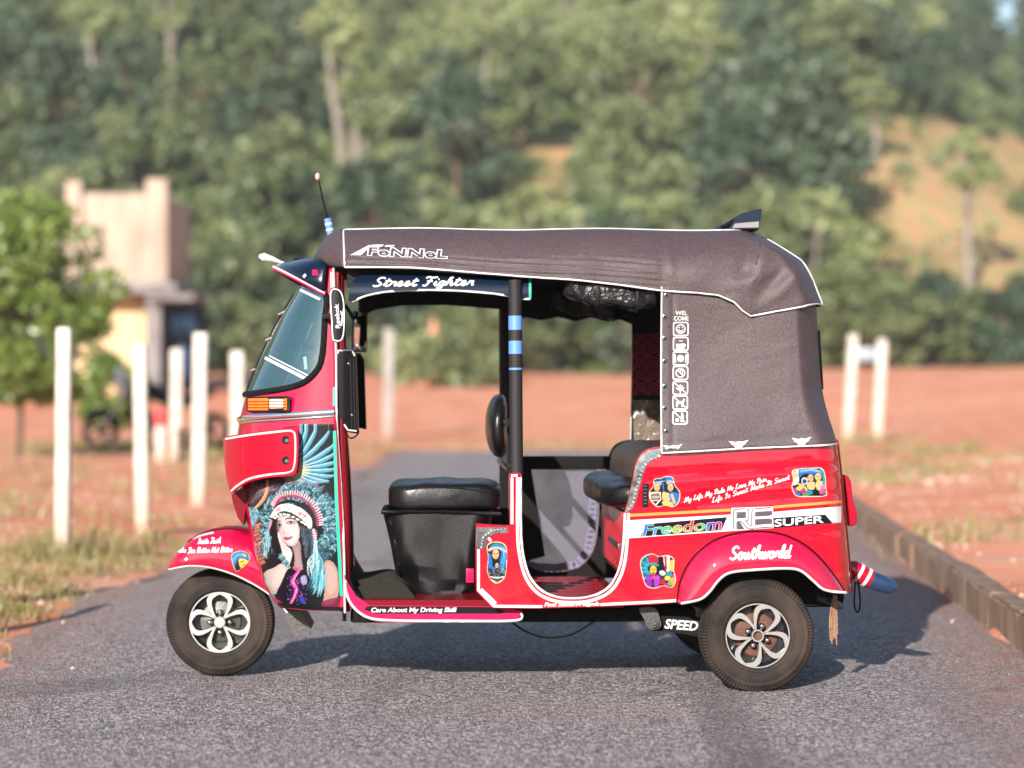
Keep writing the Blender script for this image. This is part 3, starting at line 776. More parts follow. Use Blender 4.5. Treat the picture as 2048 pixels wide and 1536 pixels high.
# added wood, unseen behind the viewer: a dark band for glossy panels to mirror
cl = []
for k in range(620):
    x = random.uniform(-130, 130); y = -8.5 - random.uniform(52, 78); h_ = random.uniform(.5, 8.5) * (.7 + .3 * math.sin(x * .13) * math.sin(x * .05 + 1)); s = random.uniform(1.4, 2.8); cl.append(((x, y, h_), (s, s, s * .8)))
V, Fs = leaf_cloud(cl, 22, .9)
o = mk('wood', V, Fs, M['leafmid'], None, 0); tag(o, 'unseen wood added behind the viewer for its dark reflection', 'wood', kind='stuff')
# small bright tree on the left
mb, V, Fs = make_tree_data(h=3.75, rx=1.35, base=.95, nclump=60, per=190, leaf=.085, trunk_r=.05, seed=77)
c = W(38, 36, 0); c.z = float(gz(c.x, 36))
e = empty('roadside_tree', c); tag(e, 'bright green bushy small tree with thin trunk in front of the beige house', 'tree')
mb.build('trunk', M['bark'], e, 60, False); mk('crown', V, Fs, M['leafnear'], e, 0)
mb, V, Fs = make_tree_data(h=1.6, rx=.75, base=.3, nclump=26, per=110, leaf=.10, trunk_r=.04, seed=79)
c = W(212, 44, 0); c.z = float(gz(c.x, 44))
e = empty('roadside_tree', c); tag(e, 'small green bush-like tree right of the bright tree, below the house wall', 'tree')
mb.build('trunk', M['bark'], e, 60, False); mk('crown', V, Fs, M['leafnear'], e, 0)

# grass on the verges
M['grass'] = leafmat('verge_grass', (.14, .16, .04), (.38, .31, .13), trans=.3)
V, Fs = [], []
def blade(x, d, z, h, wd):
    q = len(V); a = random.uniform(0, 6.28); ca, sa = math.cos(a) * wd, math.sin(a) * wd; lx, ly = random.gauss(0, .35) * h, random.gauss(0, .35) * h
    y = d - 8.5
    V.extend([(x - ca, y - sa, z), (x + ca, y + sa, z), (x + lx * .4 + ca * .7, y + ly * .4 + sa * .7, z + h * .6), (x + lx * .4 - ca * .7, y + ly * .4 - sa * .7, z + h * .6), (x + lx, y + ly, z + h)])
    Fs.extend([(q, q + 1, q + 2, q + 3), (q + 3, q + 2, q + 4)])
def tuft(x, d, n, r, h, wd=.004):
    for _ in range(n):
        bx, bd = x + random.gauss(0, r), d + random.gauss(0, r)
        blade(bx, bd, float(gz(bx, bd)) - .01, h * random.uniform(.4, 1.2), wd)
for k in range(95):   # left verge
    d = random.uniform(10.2, 17.5); x = float(left_x(d)) - abs(random.gauss(.0, .5)) - .05
    tuft(x, d, 34, .08, random.uniform(.04, .12))
for k in range(120):
    d = random.uniform(9.4, 13.2); tuft(float(left_x(d)) - abs(random.gauss(0, .28)) + .03, d, 26, .07, random.uniform(.025, .07))
for k in range(34): tuft(-2.95 + random.gauss(0, .35), 15.1 + random.gauss(0, .5), 40, .10, random.uniform(.08, .22))
for k in range(90):
    d = random.uniform(17, 42); x = float(left_x(d)) - random.uniform(.1, 4.5); tuft(x, d, 26, .2, random.uniform(.08, .2), .008)
for k in range(70): tuft(random.uniform(-9, 6), random.uniform(42.9, 45.0), 30, .3, random.uniform(.1, .22), .012)
for a, b, n in ((1905, 33, 7), (1740, 41, 14), (1830, 27, 9), (1880, 24, 4), (2040, 28, 6), (90, 41, 14), (250, 40, 16), (420, 36, 12), (1960, 16, 6), (1790, 34, 8)):
    c = W(a, b, 0)
    for k in range(n): tuft(c.x + random.gauss(0, .45), b + random.gauss(0, .9), 34, .16, random.uniform(.08, .24), .009)
o = mk('grass', V, Fs, M['grass'], None, 0); tag(o, 'patchy green and straw grass along the road edges', 'grass', kind='stuff')
# loose stones on the bare earth
V, Fs = [], []
for k in range(1500):
    if k < 500: d = random.uniform(9, 24); x = float(left_x(d)) - random.uniform(.0, 2.5)
    elif k < 1100: d = random.uniform(9, 30); x = float(kerb_x(d)) + random.uniform(.25, 3.2)
    else: d = random.uniform(24, 60); x = random.uniform(-10, 12)
    if left_x(d) < x < kerb_x(d) and d < 43: continue
    if k % 9 == 0 and d < 24: x = float(left_x(d)) + abs(random.gauss(0, .25)) if k < 500 else float(kerb_x(d)) - abs(random.gauss(0, .3))
    s = random.uniform(.008, .035) * (1 if d < 24 else 2); q = len(V); z = float(gz(x, d)) if not (left_x(d) < x < kerb_x(d)) else .004; s = s if z != .004 else s * .45
    for a in range(5): V.append((x + s * math.cos(a * 1.257) * random.uniform(.7, 1.2), d - 8.5 + s * math.sin(a * 1.257) * random.uniform(.7, 1.2), z - s * .2))
    V.append((x, d - 8.5, z + s * random.uniform(.5, .9)))
    Fs += [(q + a, q + (a + 1) % 5, q + 5) for a in range(5)]
o = mk('gravel', V, Fs, pmat('pale_stone', (.42, .26, .19), rough=.9, col2=(.50, .38, .31), vscale=3), None, 0); tag(o, 'loose pale stones scattered on the red earth', 'gravel', kind='stuff')

# ------------------------------------------------------------------ posts, sign, house, motorcycle
def post_mat(name, c1, c2, c3):
    m = pmat(name, c1, rough=.88, col2=c2, vscale=4.5, bump=.5, bscale=30, vlo=.40, vhi=.72)
    t = m.node_tree; N, K = t.nodes, t.links; p = N['Principled BSDF']; src = p.inputs['Base Color'].links[0].from_socket
    tc = N.new('ShaderNodeTexCoord'); s = N.new('ShaderNodeSeparateXYZ'); K.new(tc.outputs['Object'], s.inputs[0]); nz = N.new('ShaderNodeTexNoise'); nz.inputs['Scale'].default_value = 7; nz.inputs['Detail'].default_value = 6; K.new(tc.outputs['Object'], nz.inputs['Vector'])
    a_ = N.new('ShaderNodeMath'); a_.operation = 'MULTIPLY_ADD'; a_.inputs[1].default_value = -.55; K.new(nz.outputs[0], a_.inputs[0]); K.new(s.outputs[2], a_.inputs[2])
    r = N.new('ShaderNodeMapRange'); r.inputs[1].default_value = -.2; r.inputs[2].default_value = .22; r.inputs[3].default_value = .85; r.inputs[4].default_value = 0; K.new(a_.outputs[0], r.inputs[0])
    x = N.new('ShaderNodeMix'); x.data_type = 'RGBA'; K.new(r.outputs[0], x.inputs[0]); K.new(src, x.inputs[6]); x.inputs[7].default_value = (*c3, 1); K.new(x.outputs[2], p.inputs['Base Color'])   # splashed soil at the foot
    return m
M['post'] = post_mat('whitewashed_concrete', (.60, .565, .50), (.42, .35, .27), (.36, .19, .11))
M['postgrey'] = post_mat('weathered_concrete', (.34, .32, .29), (.24, .21, .18), (.30, .17, .11))
M['postred'] = pmat('red_post_paint', (.60, .03, .03), rough=.6)
def post(name, px, d, wd, top, label, tilt=(0, 0), group='white concrete posts along the verge', red=None):
    c = W(px, d, 0); zb = float(gz(c.x, d)) - .06
    bm = bmesh.new(); bmesh.ops.create_cube(bm, size=1); bmesh.ops.scale(bm, vec=(wd, wd * .95, top - zb), verts=bm.verts)
    bmesh.ops.bevel(bm, geom=bm.edges[:], offset=wd * .09, segments=2, affect='EDGES')
    bmesh.ops.subdivide_edges(bm, edges=[e for e in bm.edges if e.calc_length() > .5], cuts=7)
    for v in bm.verts: v.co += Vector((random.uniform(-1, 1), random.uniform(-1, 1), 0)) * wd * .018; v.co.z += (top - zb) / 2
    me = bpy.data.meshes.new(name); bm.to_mesh(me); bm.free(); me.materials.append(M['postgrey' if d > 45 else 'post'])
    o = bpy.data.objects.new(name, me); COL.objects.link(o); o.location = (c.x, c.y, zb); o.rotation_euler = (tilt[0], tilt[1], random.uniform(-.1, .1))
    tag(o, label, 'post', group)
    if red:
        cap = MB().box((0, 0, top - zb - red / 2 + .01), (wd * 1.06, wd * 1.02, red), 0, None, wd * .1).build('painted_top', M['postred'], o)
    return o
post('concrete_post', 125, 15.2, .092, 1.50, 'nearest and leftmost white concrete post, standing in the grass verge', (.01, .012))
post('concrete_post', 286, 17.8, .100, 1.44, 'white concrete post second from the left, in bare red earth', (0, -.016))
post('concrete_post', 352, 34.2, .165, 1.70, 'white concrete post between two nearer ones, in front of the motorcycle', (0, .006))
post('concrete_post', 396, 21.4, .125, 1.62, 'tall white concrete post right of the motorcycle seat', (0, .015))
post('concrete_post', 475, 27.0, .150, 1.55, 'white concrete post just left of the windscreen')
post('marker_post', 321, 33.4, .155, .82, 'short white post with a red painted top near the motorcycle', (0, 0), None, .24)
post('concrete_post', 775, 50.0, .22, 2.42, 'pale concrete post seen through the driver doorway', (0, .012), None)

for X_, D_, lab in ((-3.0, 9.2, 'white concrete post nearest the camera on the left verge, beyond the frame'), (-2.95, 11.3, 'white concrete post just beyond the left edge of the frame')):
    post('concrete_post', 1024 + X_ / D_ * F, D_, .10, 1.13, lab)
c = W(1728, 42, 0); zb = float(gz(c.x, 42))
e = empty('post_frame', (c.x, c.y, zb - .05)); tag(e, 'two white leaning posts joined by a grey plate behind the rickshaw tail', 'sign')
for s, t_ in ((-1, 1.98), (1, 1.90)):
    b = MB(); b.box((0, 0, t_ / 2), (.17, .15, t_), 0, None, .03); o = b.build('post', M['post'], e); o.location = (s * .26 - .04, 0, 0); o.rotation_euler = (0, .055, 0)
b = MB(); b.box((.055, .02, 1.62), (.40, .03, .24), 0, None, .008); b.build('plate', pmat('grey_plate', (.30, .32, .36), rough=.5, metal=.3), e)

# unfinished two-storey house
M['plaster'] = pmat('bare_plaster', (.42, .32, .25), rough=.95, col2=(.24, .19, .15), vscale=1.1, bump=.5, bscale=8, vlo=.42, vhi=.78, detail=7.0, stretch=(1.6, 1.6, .5))
M['yellowwall'] = pmat('cream_wall', (.62, .47, .27), rough=.9, col2=(.52, .38, .22), vscale=1.2)
M['cement'] = pmat('grey_cement', (.23, .21, .20), rough=.9, col2=(.15, .14, .14), vscale=1.5)
M['void'] = pmat('dark_opening_shade', (.012, .014, .02), rough=.9)  # near-black colour stands for the shade inside porch and window
M['tarp'] = pmat('navy_tarpaulin', (.008, .03, .075), rough=.5, bump=.5, bscale=5)
hd_ = 70.0; hs = hd_ / F
hc = W(238, hd_, 0); hb = float(gz(hc.x, hd_))
e = empty('unfinished_house', (hc.x, hc.y, hb)); tag(e, 'unfinished beige two-storey house behind the small green tree', 'house')
def hy(py): return 1.09 - (py - HZ) * hs - hb
def hxp(px): return (px - 238) * hs
def hbox(name, x0, x1, y0, y1, dep0, dep1, mat, ch=.01):
    b = MB(); b.box(((hxp(x0) + hxp(x1)) / 2, (dep0 + dep1) / 2, (hy(y0) + hy(y1)) / 2), (hxp(x1) - hxp(x0), dep1 - dep0, abs(hy(y1) - hy(y0))), 0, None, ch); return b.build(name, M[mat], e)
hbox('upper_wall', 140, 325, 386, 566, .12, 6.0, 'plaster')
hbox('corner_pillar', 292, 334, 358, 566, -.05, .55, 'plaster')
hbox('corner_pillar', 132, 162, 362, 566, -.04, .5, 'plaster')
hbox('floor_slab', 132, 358, 567, 588, -.7, 6.2, 'cement')
hbox('lower_wall', 140, 291, 589, 790, .6, 6.0, 'yellowwall')
hbox('column', 293, 322, 589, 790, -.1, .3, 'cement')
hbox('porch_back_wall', 293, 388, 600, 790, 2.6, 2.8, 'void')
hbox('porch_canopy', 300, 392, 589, 602, -.6, 2.9, 'cement')
wf = hbox('window', 196, 206, 450, 520, .09, .115, 'void')
b = MB()
for i in range(12):
    for j in range(7):
        x = hxp(338 + 50 * i / 11); b.v.append((x, .55 + .12 * math.sin(i * 1.9 + j * .3) , hy(600) - (hy(600) - hy(672 + 6 * math.sin(i * 1.3))) * j / 6))
b.f = grid_faces(7, 12); b.i = [0] * len(b.f)
tp = mk('tarpaulin', b.v, b.f, M['tarp'], e, 60); tp.modifiers.new('thickness', 'SOLIDIFY').thickness = .02
b = MB()
b.box((hxp(352), 1.2, hy(722)), (.42, .42, .9), 0, None, .12); b.build('water_drum', pmat('blue_drum', (.012, .05, .16), rough=.5), e)

# motorcycle
md = 41.0; ms = md / F; mc = W(312, md, 0); mz = float(gz(mc.x, md))
e = empty('motorcycle', (mc.x, mc.y, mz)); tag(e, 'dark motorcycle parked behind the white posts below the house', 'motorcycle')
def mp(px, py, y=0.0): return Vector(((px - 312) * ms, y, max(0, (892 - py) * ms)))
def wheel_simple(px, r):
    c = mp(px, 892); c.z = r; t = MB()
    pts = [(c.x + (r - .05) * math.cos(a), 0, c.z + (r - .05) * math.sin(a)) for a in np.linspace(0, 2 * math.pi, 28, endpoint=False)]
    t.tube(pts, .052, 8, closed=True); w_ = t.build('wheel', M['tyre'], e, 60)
    rm = MB(); rm.tube([(c.x + (r - .1) * math.cos(a), 0, c.z + (r - .1) * math.sin(a)) for a in np.linspace(0, 2 * math.pi, 24, endpoint=False)], .016, 6, closed=True)
    for k in range(5):
        a = k * 1.2566; rm.tube([(c.x, 0, c.z), (c.x + (r - .1) * math.cos(a), 0, c.z + (r - .1) * math.sin(a))], .02, 6)
    rm.tube([(c.x, -.06, c.z), (c.x, .06, c.z)], .045, 10); rm.build('rim', M['rimblack'], w_, 60)
    return c
fw = wheel_simple(201, .325); rw = wheel_simple(424, .325)
fk = MB()
for y in (-.09, .09): fk.tube([fw + Vector((0, y, 0)), mp(262, 762, y)], [.034, .028], 8)
fk.build('fork', pmat('dull_alloy', (.34, .33, .31), rough=.5, metal=.2), e)
hb_ = MB(); hb_.tube(catmull([mp(275, 758, -.36), mp(262, 752, -.2), mp(258, 757, 0), mp(262, 752, .2), mp(275, 758, .36)], 4), .016, 7); hb_.build('handlebar', M['black'], e)
hl = MB(); hl.tube([mp(238, 775), mp(246, 775), mp(262, 775)], [.10, .12, .06], 12); hl.build('headlamp', M['clearlens'], e)
fs_ = MB(); fs_.tube([mp(236, 728), mp(241, 745), mp(246, 762)], [.05, .11, .13], 10); fs_.build('fly_screen', pmat('pale_screen', (.5, .5, .46), rough=.3), e)
tk = MB(); tk.tube(catmull([mp(262, 785), mp(285, 775), mp(310, 778), mp(330, 795)], 4), [.05, .10, .14, .16, .17, .17, .17, .16, .15, .13, .11, .10, .06], 12); tk.build('fuel_tank', M['inkblack'], e, 60)
st_ = MB(); st_.tube(catmull([mp(325, 790), mp(360, 795), mp(400, 785), mp(430, 770)], 4), [.05, .10, .12, .12, .12, .12, .11, .11, .10, .10, .09, .07, .03], 10); st_.build('seat', M['leather'], e, 60)
en = MB(); en.box(mp(300, 835), (.42, .30, .34), 0, None, .05); en.box(mp(275, 822), (.16, .2, .26), 0, Matrix.Rotation(.4, 3, 'Y'), .03); en.build('engine', M['steel'], e)
fr_ = MB(); fr_.tube([mp(262, 775), mp(255, 850), mp(330, 865), rw], .024, 7); fr_.tube([mp(330, 800), mp(345, 862)], .024, 7); fr_.tube([mp(400, 800), rw + Vector((0, -.1, 0))], .026, 7); fr_.build('frame', M['black'], e)
ex = MB(); ex.tube([mp(270, 840, -.15), mp(285, 875, -.18), mp(350, 868, -.2), mp(430, 840, -.22)], [.022, .024, .035, .055], 9); ex.build('exhaust', M['steel'], e, 60)
fd = MB(); fd.tube([(fw.x + .36 * math.cos(a), 0, fw.z + .36 * math.sin(a)) for a in np.linspace(.4, 2.4, 9)], .045, 6); fd.build('front_mudguard', M['inkblack'], e, 60)

# ------------------------------------------------------------------ air
hm = bpy.data.materials.new('thin_haze'); hm.use_nodes = True; t = hm.node_tree; t.nodes.clear()
ho = t.nodes.new('ShaderNodeOutputMaterial'); pv_ = t.nodes.new('ShaderNodeVolumePrincipled'); pv_.inputs['Density'].default_value = HAZE
pv_.inputs['Color'].default_value = (.97, .96, .92, 1); pv_.inputs['Anisotropy'].default_value = .1
t.links.new(pv_.outputs[0], ho.inputs['Volume'])
hz_ = MB(); hz_.box((0, 150, 42), (2000, 2400, 100)); ob = hz_.build('haze', hm, None, 0); tag(ob, 'thin pale haze in the air over the whole place', 'haze', kind='stuff')
# ------------------------------------------------------------------ printing: a small painter for flat prints (stickers, the big portrait)
class Canvas:
    def __init__(s, w, h, bg=(0, 0, 0)):
        s.w, s.h = w, h; s.a = np.zeros((h, w, 3), np.float32); s.a[:] = bg
        s.Y, s.X = np.mgrid[0:h, 0:w].astype(np.float32); s.X += .5; s.Y += .5
    def _put(s, m, col, y0, y1, x0, x1):
        col = np.asarray(col, np.float32)
        s.a[y0:y1, x0:x1] = s.a[y0:y1, x0:x1] * (1 - m[..., None]) + col * m[..., None]
    def _win(s, P, pad):
        x0 = max(0, int(P[:, 0].min() - pad)); x1 = min(s.w, int(P[:, 0].max() + pad) + 2)
        y0 = max(0, int(P[:, 1].min() - pad)); y1 = min(s.h, int(P[:, 1].max() + pad) + 2)
        return x0, x1, y0, y1
    def poly(s, pts, col, smooth=False, al=1.0):
        P = np.array(catmull(pts, 5, True) if smooth else pts, np.float32)
        x0, x1, y0, y1 = s._win(P, 1)
        if x1 <= x0 or y1 <= y0: return
        acc = 0
        for dx, dy in ((-.25, -.25), (.25, -.25), (-.25, .25), (.25, .25)):
            X = s.X[y0:y1, x0:x1] + dx; Y = s.Y[y0:y1, x0:x1] + dy; c = np.zeros(X.shape, bool); n = len(P)
            for i in range(n):
                a, b = P[i - 1], P[i]
                if a[1] == b[1]: continue
                k = ((a[1] > Y) != (b[1] > Y)) & (X < (b[0] - a[0]) * (Y - a[1]) / (b[1] - a[1]) + a[0]); c ^= k
            acc = acc + c.astype(np.float32)
        s._put(acc / 4 * al, col, y0, y1, x0, x1)
    def stroke(s, pts, wd, col, al=1.0, smooth=True, soft=1.0):
        q = catmull(pts, 5) if smooth and len(pts) > 2 else pts
        P = np.array(q, np.float32); n = len(P)
        ws = np.interp(np.linspace(0, 1, n), np.linspace(0, 1, len(wd)), wd) if isinstance(wd, (list, tuple)) else np.full(n, wd)
        x0, x1, y0, y1 = s._win(P, float(ws.max()) / 2 + soft + 1)
        if x1 <= x0 or y1 <= y0: return
        X = s.X[y0:y1, x0:x1]; Y = s.Y[y0:y1, x0:x1]; m = np.zeros(X.shape, np.float32)
        for i in range(n - 1):
            a, b = P[i], P[i + 1]; d = b - a; l2 = float(d @ d) + 1e-6
            t = np.clip(((X - a[0]) * d[0] + (Y - a[1]) * d[1]) / l2, 0, 1)
            ds_ = np.hypot(X - a[0] - t * d[0], Y - a[1] - t * d[1]); h = (ws[i] + (ws[i + 1] - ws[i]) * t) / 2
            m = np.maximum(m, np.clip((h - ds_) / soft + .5, 0, 1))
        s._put(m * al, col, y0, y1, x0, x1)
    def disc(s, c, rx, ry, col, al=1.0, soft=1.0, rot=0.0):
        P = np.array([[c[0] - max(rx, ry), c[1] - max(rx, ry)], [c[0] + max(rx, ry), c[1] + max(rx, ry)]]); x0, x1, y0, y1 = s._win(P, soft + 2)
        if x1 <= x0 or y1 <= y0: return
        X = s.X[y0:y1, x0:x1] - c[0]; Y = s.Y[y0:y1, x0:x1] - c[1]
        if rot: X, Y = X * math.cos(rot) + Y * math.sin(rot), -X * math.sin(rot) + Y * math.cos(rot)
        r = np.hypot(X / rx, Y / ry); m = np.clip((1 - r) * min(rx, ry) / soft + .5, 0, 1)
        s._put(m * al, col, y0, y1, x0, x1)
    def at(s, x, y):
        i = min(s.h - 1, max(0, int(y))); j = min(s.w - 1, max(0, int(x))); return s.a[i, j]

def paint_portrait():
    """the wrap on the nose: woman in a feathered headdress, wing feathers above; canvas = photograph region (480,860)-(690,1230) x 2.076"""
    C = Canvas(436, 768, (.006, .010, .014)); k = .5; rs = random.Random(5)
    def q(*p): return [(a * k, b * k) for a, b in p]
    # wing feathers
    tips = [(505, -60), (560, -50), (640, -30), (745, 10), (790, 115), (795, 190), (800, 265), (795, 325), (775, 385), (735, 430), (640, 445), (540, 440)]
    o = (400, 330)
    for i, t in enumerate(tips):
        dx, dy = t[0] - o[0], t[1] - o[1]; l = math.hypot(dx, dy); nx, ny = -dy / l, dx / l
        bow = 26 if i < 6 else 14
        pts = [o, (o[0] + dx * .45 + nx * bow, o[1] + dy * .45 + ny * bow), (o[0] + dx * .8 + nx * bow * .7, o[1] + dy * .8 + ny * bow * .7), t]
        for f, col, wd in ((0, (.02, .10, .16), 54), (0, (.05, .24, .36), 44), (0, (.10, .42, .56), 30)):
            C.stroke(q(*pts), [6 * k, wd * k, wd * k * .9, 4], col, .9)
        C.stroke(q(*[(p[0] - nx * 10, p[1] - ny * 10) for p in pts]), [3, 9 * k, 8 * k, 1.5], (.55, .80, .86), .95)
        C.stroke(q(*[(p[0] + nx * 20, p[1] + ny * 20) for p in pts]), [1, 5 * k, 5 * k, 1], (.005, .02, .03), .95)
    C.disc((440 * k, 320 * k), 95 * k, 75 * k, (.88, .72, .24), .75, 40)
    C.disc((470 * k, 345 * k), 75 * k, 30 * k, (.95, .86, .48), .8, 22)
    for i in range(16):
        a = -.9 + i * .13; C.stroke(q((410 + 20 * math.cos(a), 330 + 20 * math.sin(a)), (420 + 190 * math.cos(a), 330 + 190 * math.sin(a))), [1, 3.0, 1], (.03, .14, .20), .75)
    for i in range(7): C.stroke(q((380, 400 + i * 8), (520, 412 + i * 9), (700, 415 + i * 12)), [2, 3, 1], [(.45, .25, .35), (.30, .50, .58), (.55, .45, .50)][i % 3], .7)
    # blue fluffy halo of plumes
    for n in range(1500):
        a = rs.uniform(-3.6, 1.0); r0 = rs.uniform(.55, 1.0); cx, cy = 500, 800
        x = cx + math.cos(a) * 330 * r0; y = cy + math.sin(a) * 345 * r0
        if y < 455 or x > 800 and rs.random() < .5: continue
        b = a + rs.gauss(0, .6); l = rs.uniform(15, 55); t = rs.random()
        col = [(.015, .07, .11), (.06, .28, .38), (.16, .50, .62), (.34, .66, .76), (.55, .78, .84)][min(4, int(t * t * 5.2))]
        C.stroke(q((x, y), (x + math.cos(b) * l * .5, y + math.sin(b) * l * .5 - 4), (x + math.cos(b + .5) * l, y + math.sin(b + .5) * l)), [3.2, 2.6, .6], col, .85)
    C.disc((700 * k, 1010 * k), 70 * k, 60 * k, (.01, .04, .06), .6, 30)
    # left column: antler, blue tuft, beaded braids
    C.poly(q((40, 560), (70, 480), (200, 430), (340, 440), (300, 520), (180, 560), (120, 640)), (.05, .03, .05), True, .9)
    for n in range(60): C.stroke(q((rs.uniform(60, 330), rs.uniform(440, 500)), (rs.uniform(60, 260), rs.uniform(470, 620))), [2, 1], rs.choice([(.30, .10, .22), (.45, .20, .30), (.16, .30, .30), (.50, .40, .42)]), .6)
    C.stroke(q((232, 420), (222, 520), (180, 600), (105, 672)), [10, 15, 13, 7], (.62, .33, .16)); C.stroke(q((226, 430), (214, 520), (174, 590), (112, 660)), [3, 4, 3], (.92, .70, .42), .8)
    for n in range(170):
        a = rs.uniform(.3, 2.6); x, y = rs.uniform(50, 150), rs.uniform(640, 790)
        C.stroke(q((x, y), (x + 40 * math.cos(a), y + 55 * math.sin(a))), [4, 1], rs.choice([(.10, .38, .52), (.20, .58, .72), (.45, .78, .86), (.04, .16, .26)]), .85)
    for path in ([(155, 780), (140, 860), (180, 950)], [(130, 950), (165, 1030), (190, 1110)], [(120, 1100), (160, 1170), (170, 1230)]):
        C.stroke(q(*path), [24, 26, 16], (.16, .03, .03)); P = catmull(path, 9)
        for i, p in enumerate(P): C.stroke(q((p[0] - 20, p[1] + 8), (p[0] + 20, p[1] - 8)), [2.5, 2.5], [(.80, .30, .18), (.90, .66, .45), (.55, .08, .08)][i % 3], .95)
    # teal lower left
    for n in range(240):
        x, y = rs.uniform(150, 270), rs.uniform(1180, 1420); C.stroke(q((x, y), (x + rs.uniform(10, 60), y + rs.uniform(10, 70))), [7, 1.5], rs.choice([(.03, .18, .25), (.08, .38, .48), (.18, .52, .60), (.01, .05, .08)]), .6)
    # hair
    hair = [(285, 700), (248, 850), (268, 990), (225, 1130), (330, 1110), (352, 1240), (430, 1260), (560, 1180), (650, 1080), (625, 930), (600, 830), (560, 740), (430, 690)]
    C.poly(q(*hair), (.010, .009, .013), True)
    for n in range(34):
        x = rs.uniform(500, 600); C.stroke(q((x, 800), (x + 20, 920), (x + rs.uniform(0, 50), 1060)), [1.2, 2.2, .8], rs.choice([(.08, .12, .16), (.04, .05, .07), (.12, .20, .26)]), .7)
    # neck, face, hand, arm
    C.poly(q((440, 940), (500, 930), (512, 1060), (545, 1130), (520, 1210), (430, 1210), (400, 1150), (436, 1060)), (.34, .23, .23), True); C.stroke(q((470, 985), (480, 1060), (490, 1140)), [14, 20, 26], (.50, .36, .34), .6, True, 10); C.stroke(q((428, 985), (440, 1060), (420, 1160)), [10, 16, 22], (.012, .010, .014)); C.stroke(q((520, 960), (528, 1060), (548, 1160)), [10, 16, 22], (.012, .010, .014))
    face = [(318, 735), (340, 715), (425, 718), (478, 770), (497, 835), (490, 905), (468, 945), (436, 965), (398, 956), (362, 915), (336, 868), (314, 800)]
    C.poly(q(*face), (.62, .48, .48), True); C.poly(q((350, 730), (420, 730), (470, 780), (485, 850), (470, 915), (430, 950), (395, 930), (370, 860)), (.78, .64, .63), True, .9)
    C.disc((445 * k, 860 * k), 28 * k, 40 * k, (.86, .74, .72), .7, 12)
    C.disc((322 * k, 800 * k), 16 * k, 40 * k, (.20, .12, .13), .75, 8)
    for (x, y, r) in ((424, 770, 30), (330, 792, 17)):
        C.disc((x * k, y * k), r * k * 1.25, 15 * k, (.12, .07, .09), .85, 5); C.disc((x * k, (y + 2) * k), r * k * .7, 7 * k, (.80, .78, .78), .9, 1.5); C.disc((x * k, y * k), 9 * k, 9 * k, (.02, .02, .03), 1, 1.5)
        C.stroke(q((x - r, y - 3), (x, y - 13), (x + r, y + 2)), [1.5, 3.2, 1.2], (.01, .01, .015))
    C.stroke(q((372, 752), (400, 733), (455, 742), (472, 760)), [2, 5.5, 4, 1.5], (.05, .03, .035)); C.stroke(q((312, 768), (325, 755), (345, 760)), [2, 4, 2], (.05, .03, .035))
    C.stroke(q((380, 790), (366, 845), (380, 862), (402, 852)), [1, 3, 3.5, 1], (.42, .26, .28), .75)
    C.poly(q((360, 897), (385, 884), (402, 888), (442, 882), (425, 903), (395, 915), (372, 908)), (.42, .10, .22), True); C.stroke(q((362, 898), (400, 897), (440, 884)), [.8, 1.6, .6], (.14, .03, .07))
    C.poly(q((315, 845), (330, 858), (352, 905), (390, 960), (425, 995), (432, 1045), (412, 1105), (362, 1060), (346, 985), (322, 905)), (.80, .68, .66), True)
    for d_ in (0, 14, 28): C.stroke(q((330 + d_ * .6, 880 + d_), (352 + d_, 950 + d_ * .6), (375 + d_, 1010)), [1, 1.8, 1], (.48, .34, .34), .7)
    C.poly(q((345, 1110), (420, 1140), (372, 1240), (335, 1330), (280, 1365), (238, 1335), (215, 1250), (208, 1180), (290, 1140)), (.66, .53, .49), True)
    C.poly(q((330, 1150), (385, 1160), (330, 1260), (290, 1330), (262, 1300), (290, 1200)), (.76, .63, .58), True, .7)
    C.stroke(q((340, 1040), (372, 1085), (400, 1130)), [34 * k, 40 * k, 34 * k], (.10, .26, .30))
    for i in range(7): C.stroke(q((322 + i * 11, 1062 + i * 13), (368 + i * 8, 1032 + i * 12)), [2, 2.5], [(.75, .86, .86), (.10, .42, .50), (.02, .05, .06)][i % 3], .95)
    # shoulder, dress
    C.poly(q((690, 1180), (705, 1090), (760, 1090), (805, 1150), (818, 1240), (816, 1370), (770, 1440), (680, 1430)), (.52, .33, .28), True); C.poly(q((715, 1130), (760, 1120), (800, 1190), (800, 1320), (740, 1360), (712, 1260)), (.66, .46, .38), True, .7)
    C.poly(q((395, 1160), (440, 1150), (500, 1165), (560, 1140), (640, 1100), (700, 1200), (690, 1420), (600, 1480), (360, 1470), (300, 1380), (345, 1270)), (.008, .007, .012), True)
    C.poly(q((430, 1138), (505, 1138), (470, 1172)), (.75, .10, .22))
    C.stroke(q((495, 1165), (440, 1250), (470, 1330), (425, 1440)), [9, 16, 15, 10], (.80, .08, .42)); C.stroke(q((488, 1175), (446, 1255), (470, 1330), (432, 1430)), [2, 5, 5, 2], (.95, .45, .70), .8)
    for n in range(120):
        x, y = rs.uniform(390, 560), rs.uniform(1200, 1450); C.disc((x * k, y * k), rs.uniform(1.2, 4.2), rs.uniform(1, 3), rs.choice([(.50, .04, .30), (.06, .10, .50), (.35, .10, .55), (.75, .20, .30), (.02, .02, .06)]), .8)
    C.poly(q((505, 1225), (545, 1205), (555, 1270), (520, 1280)), (.45, .42, .72), True, .8); C.disc((520 * k, 1410 * k), 10, 12, (.02, .08, .55), .8, 6)
    C.poly(q((690, 1420), (850, 1390), (850, 1470), (700, 1480)), (.24, .01, .06), True, .9)
    # headband, quills
    arc = catmull([(288, 640), (330, 572), (420, 545), (510, 560), (590, 625), (640, 715), (650, 800)], 5)
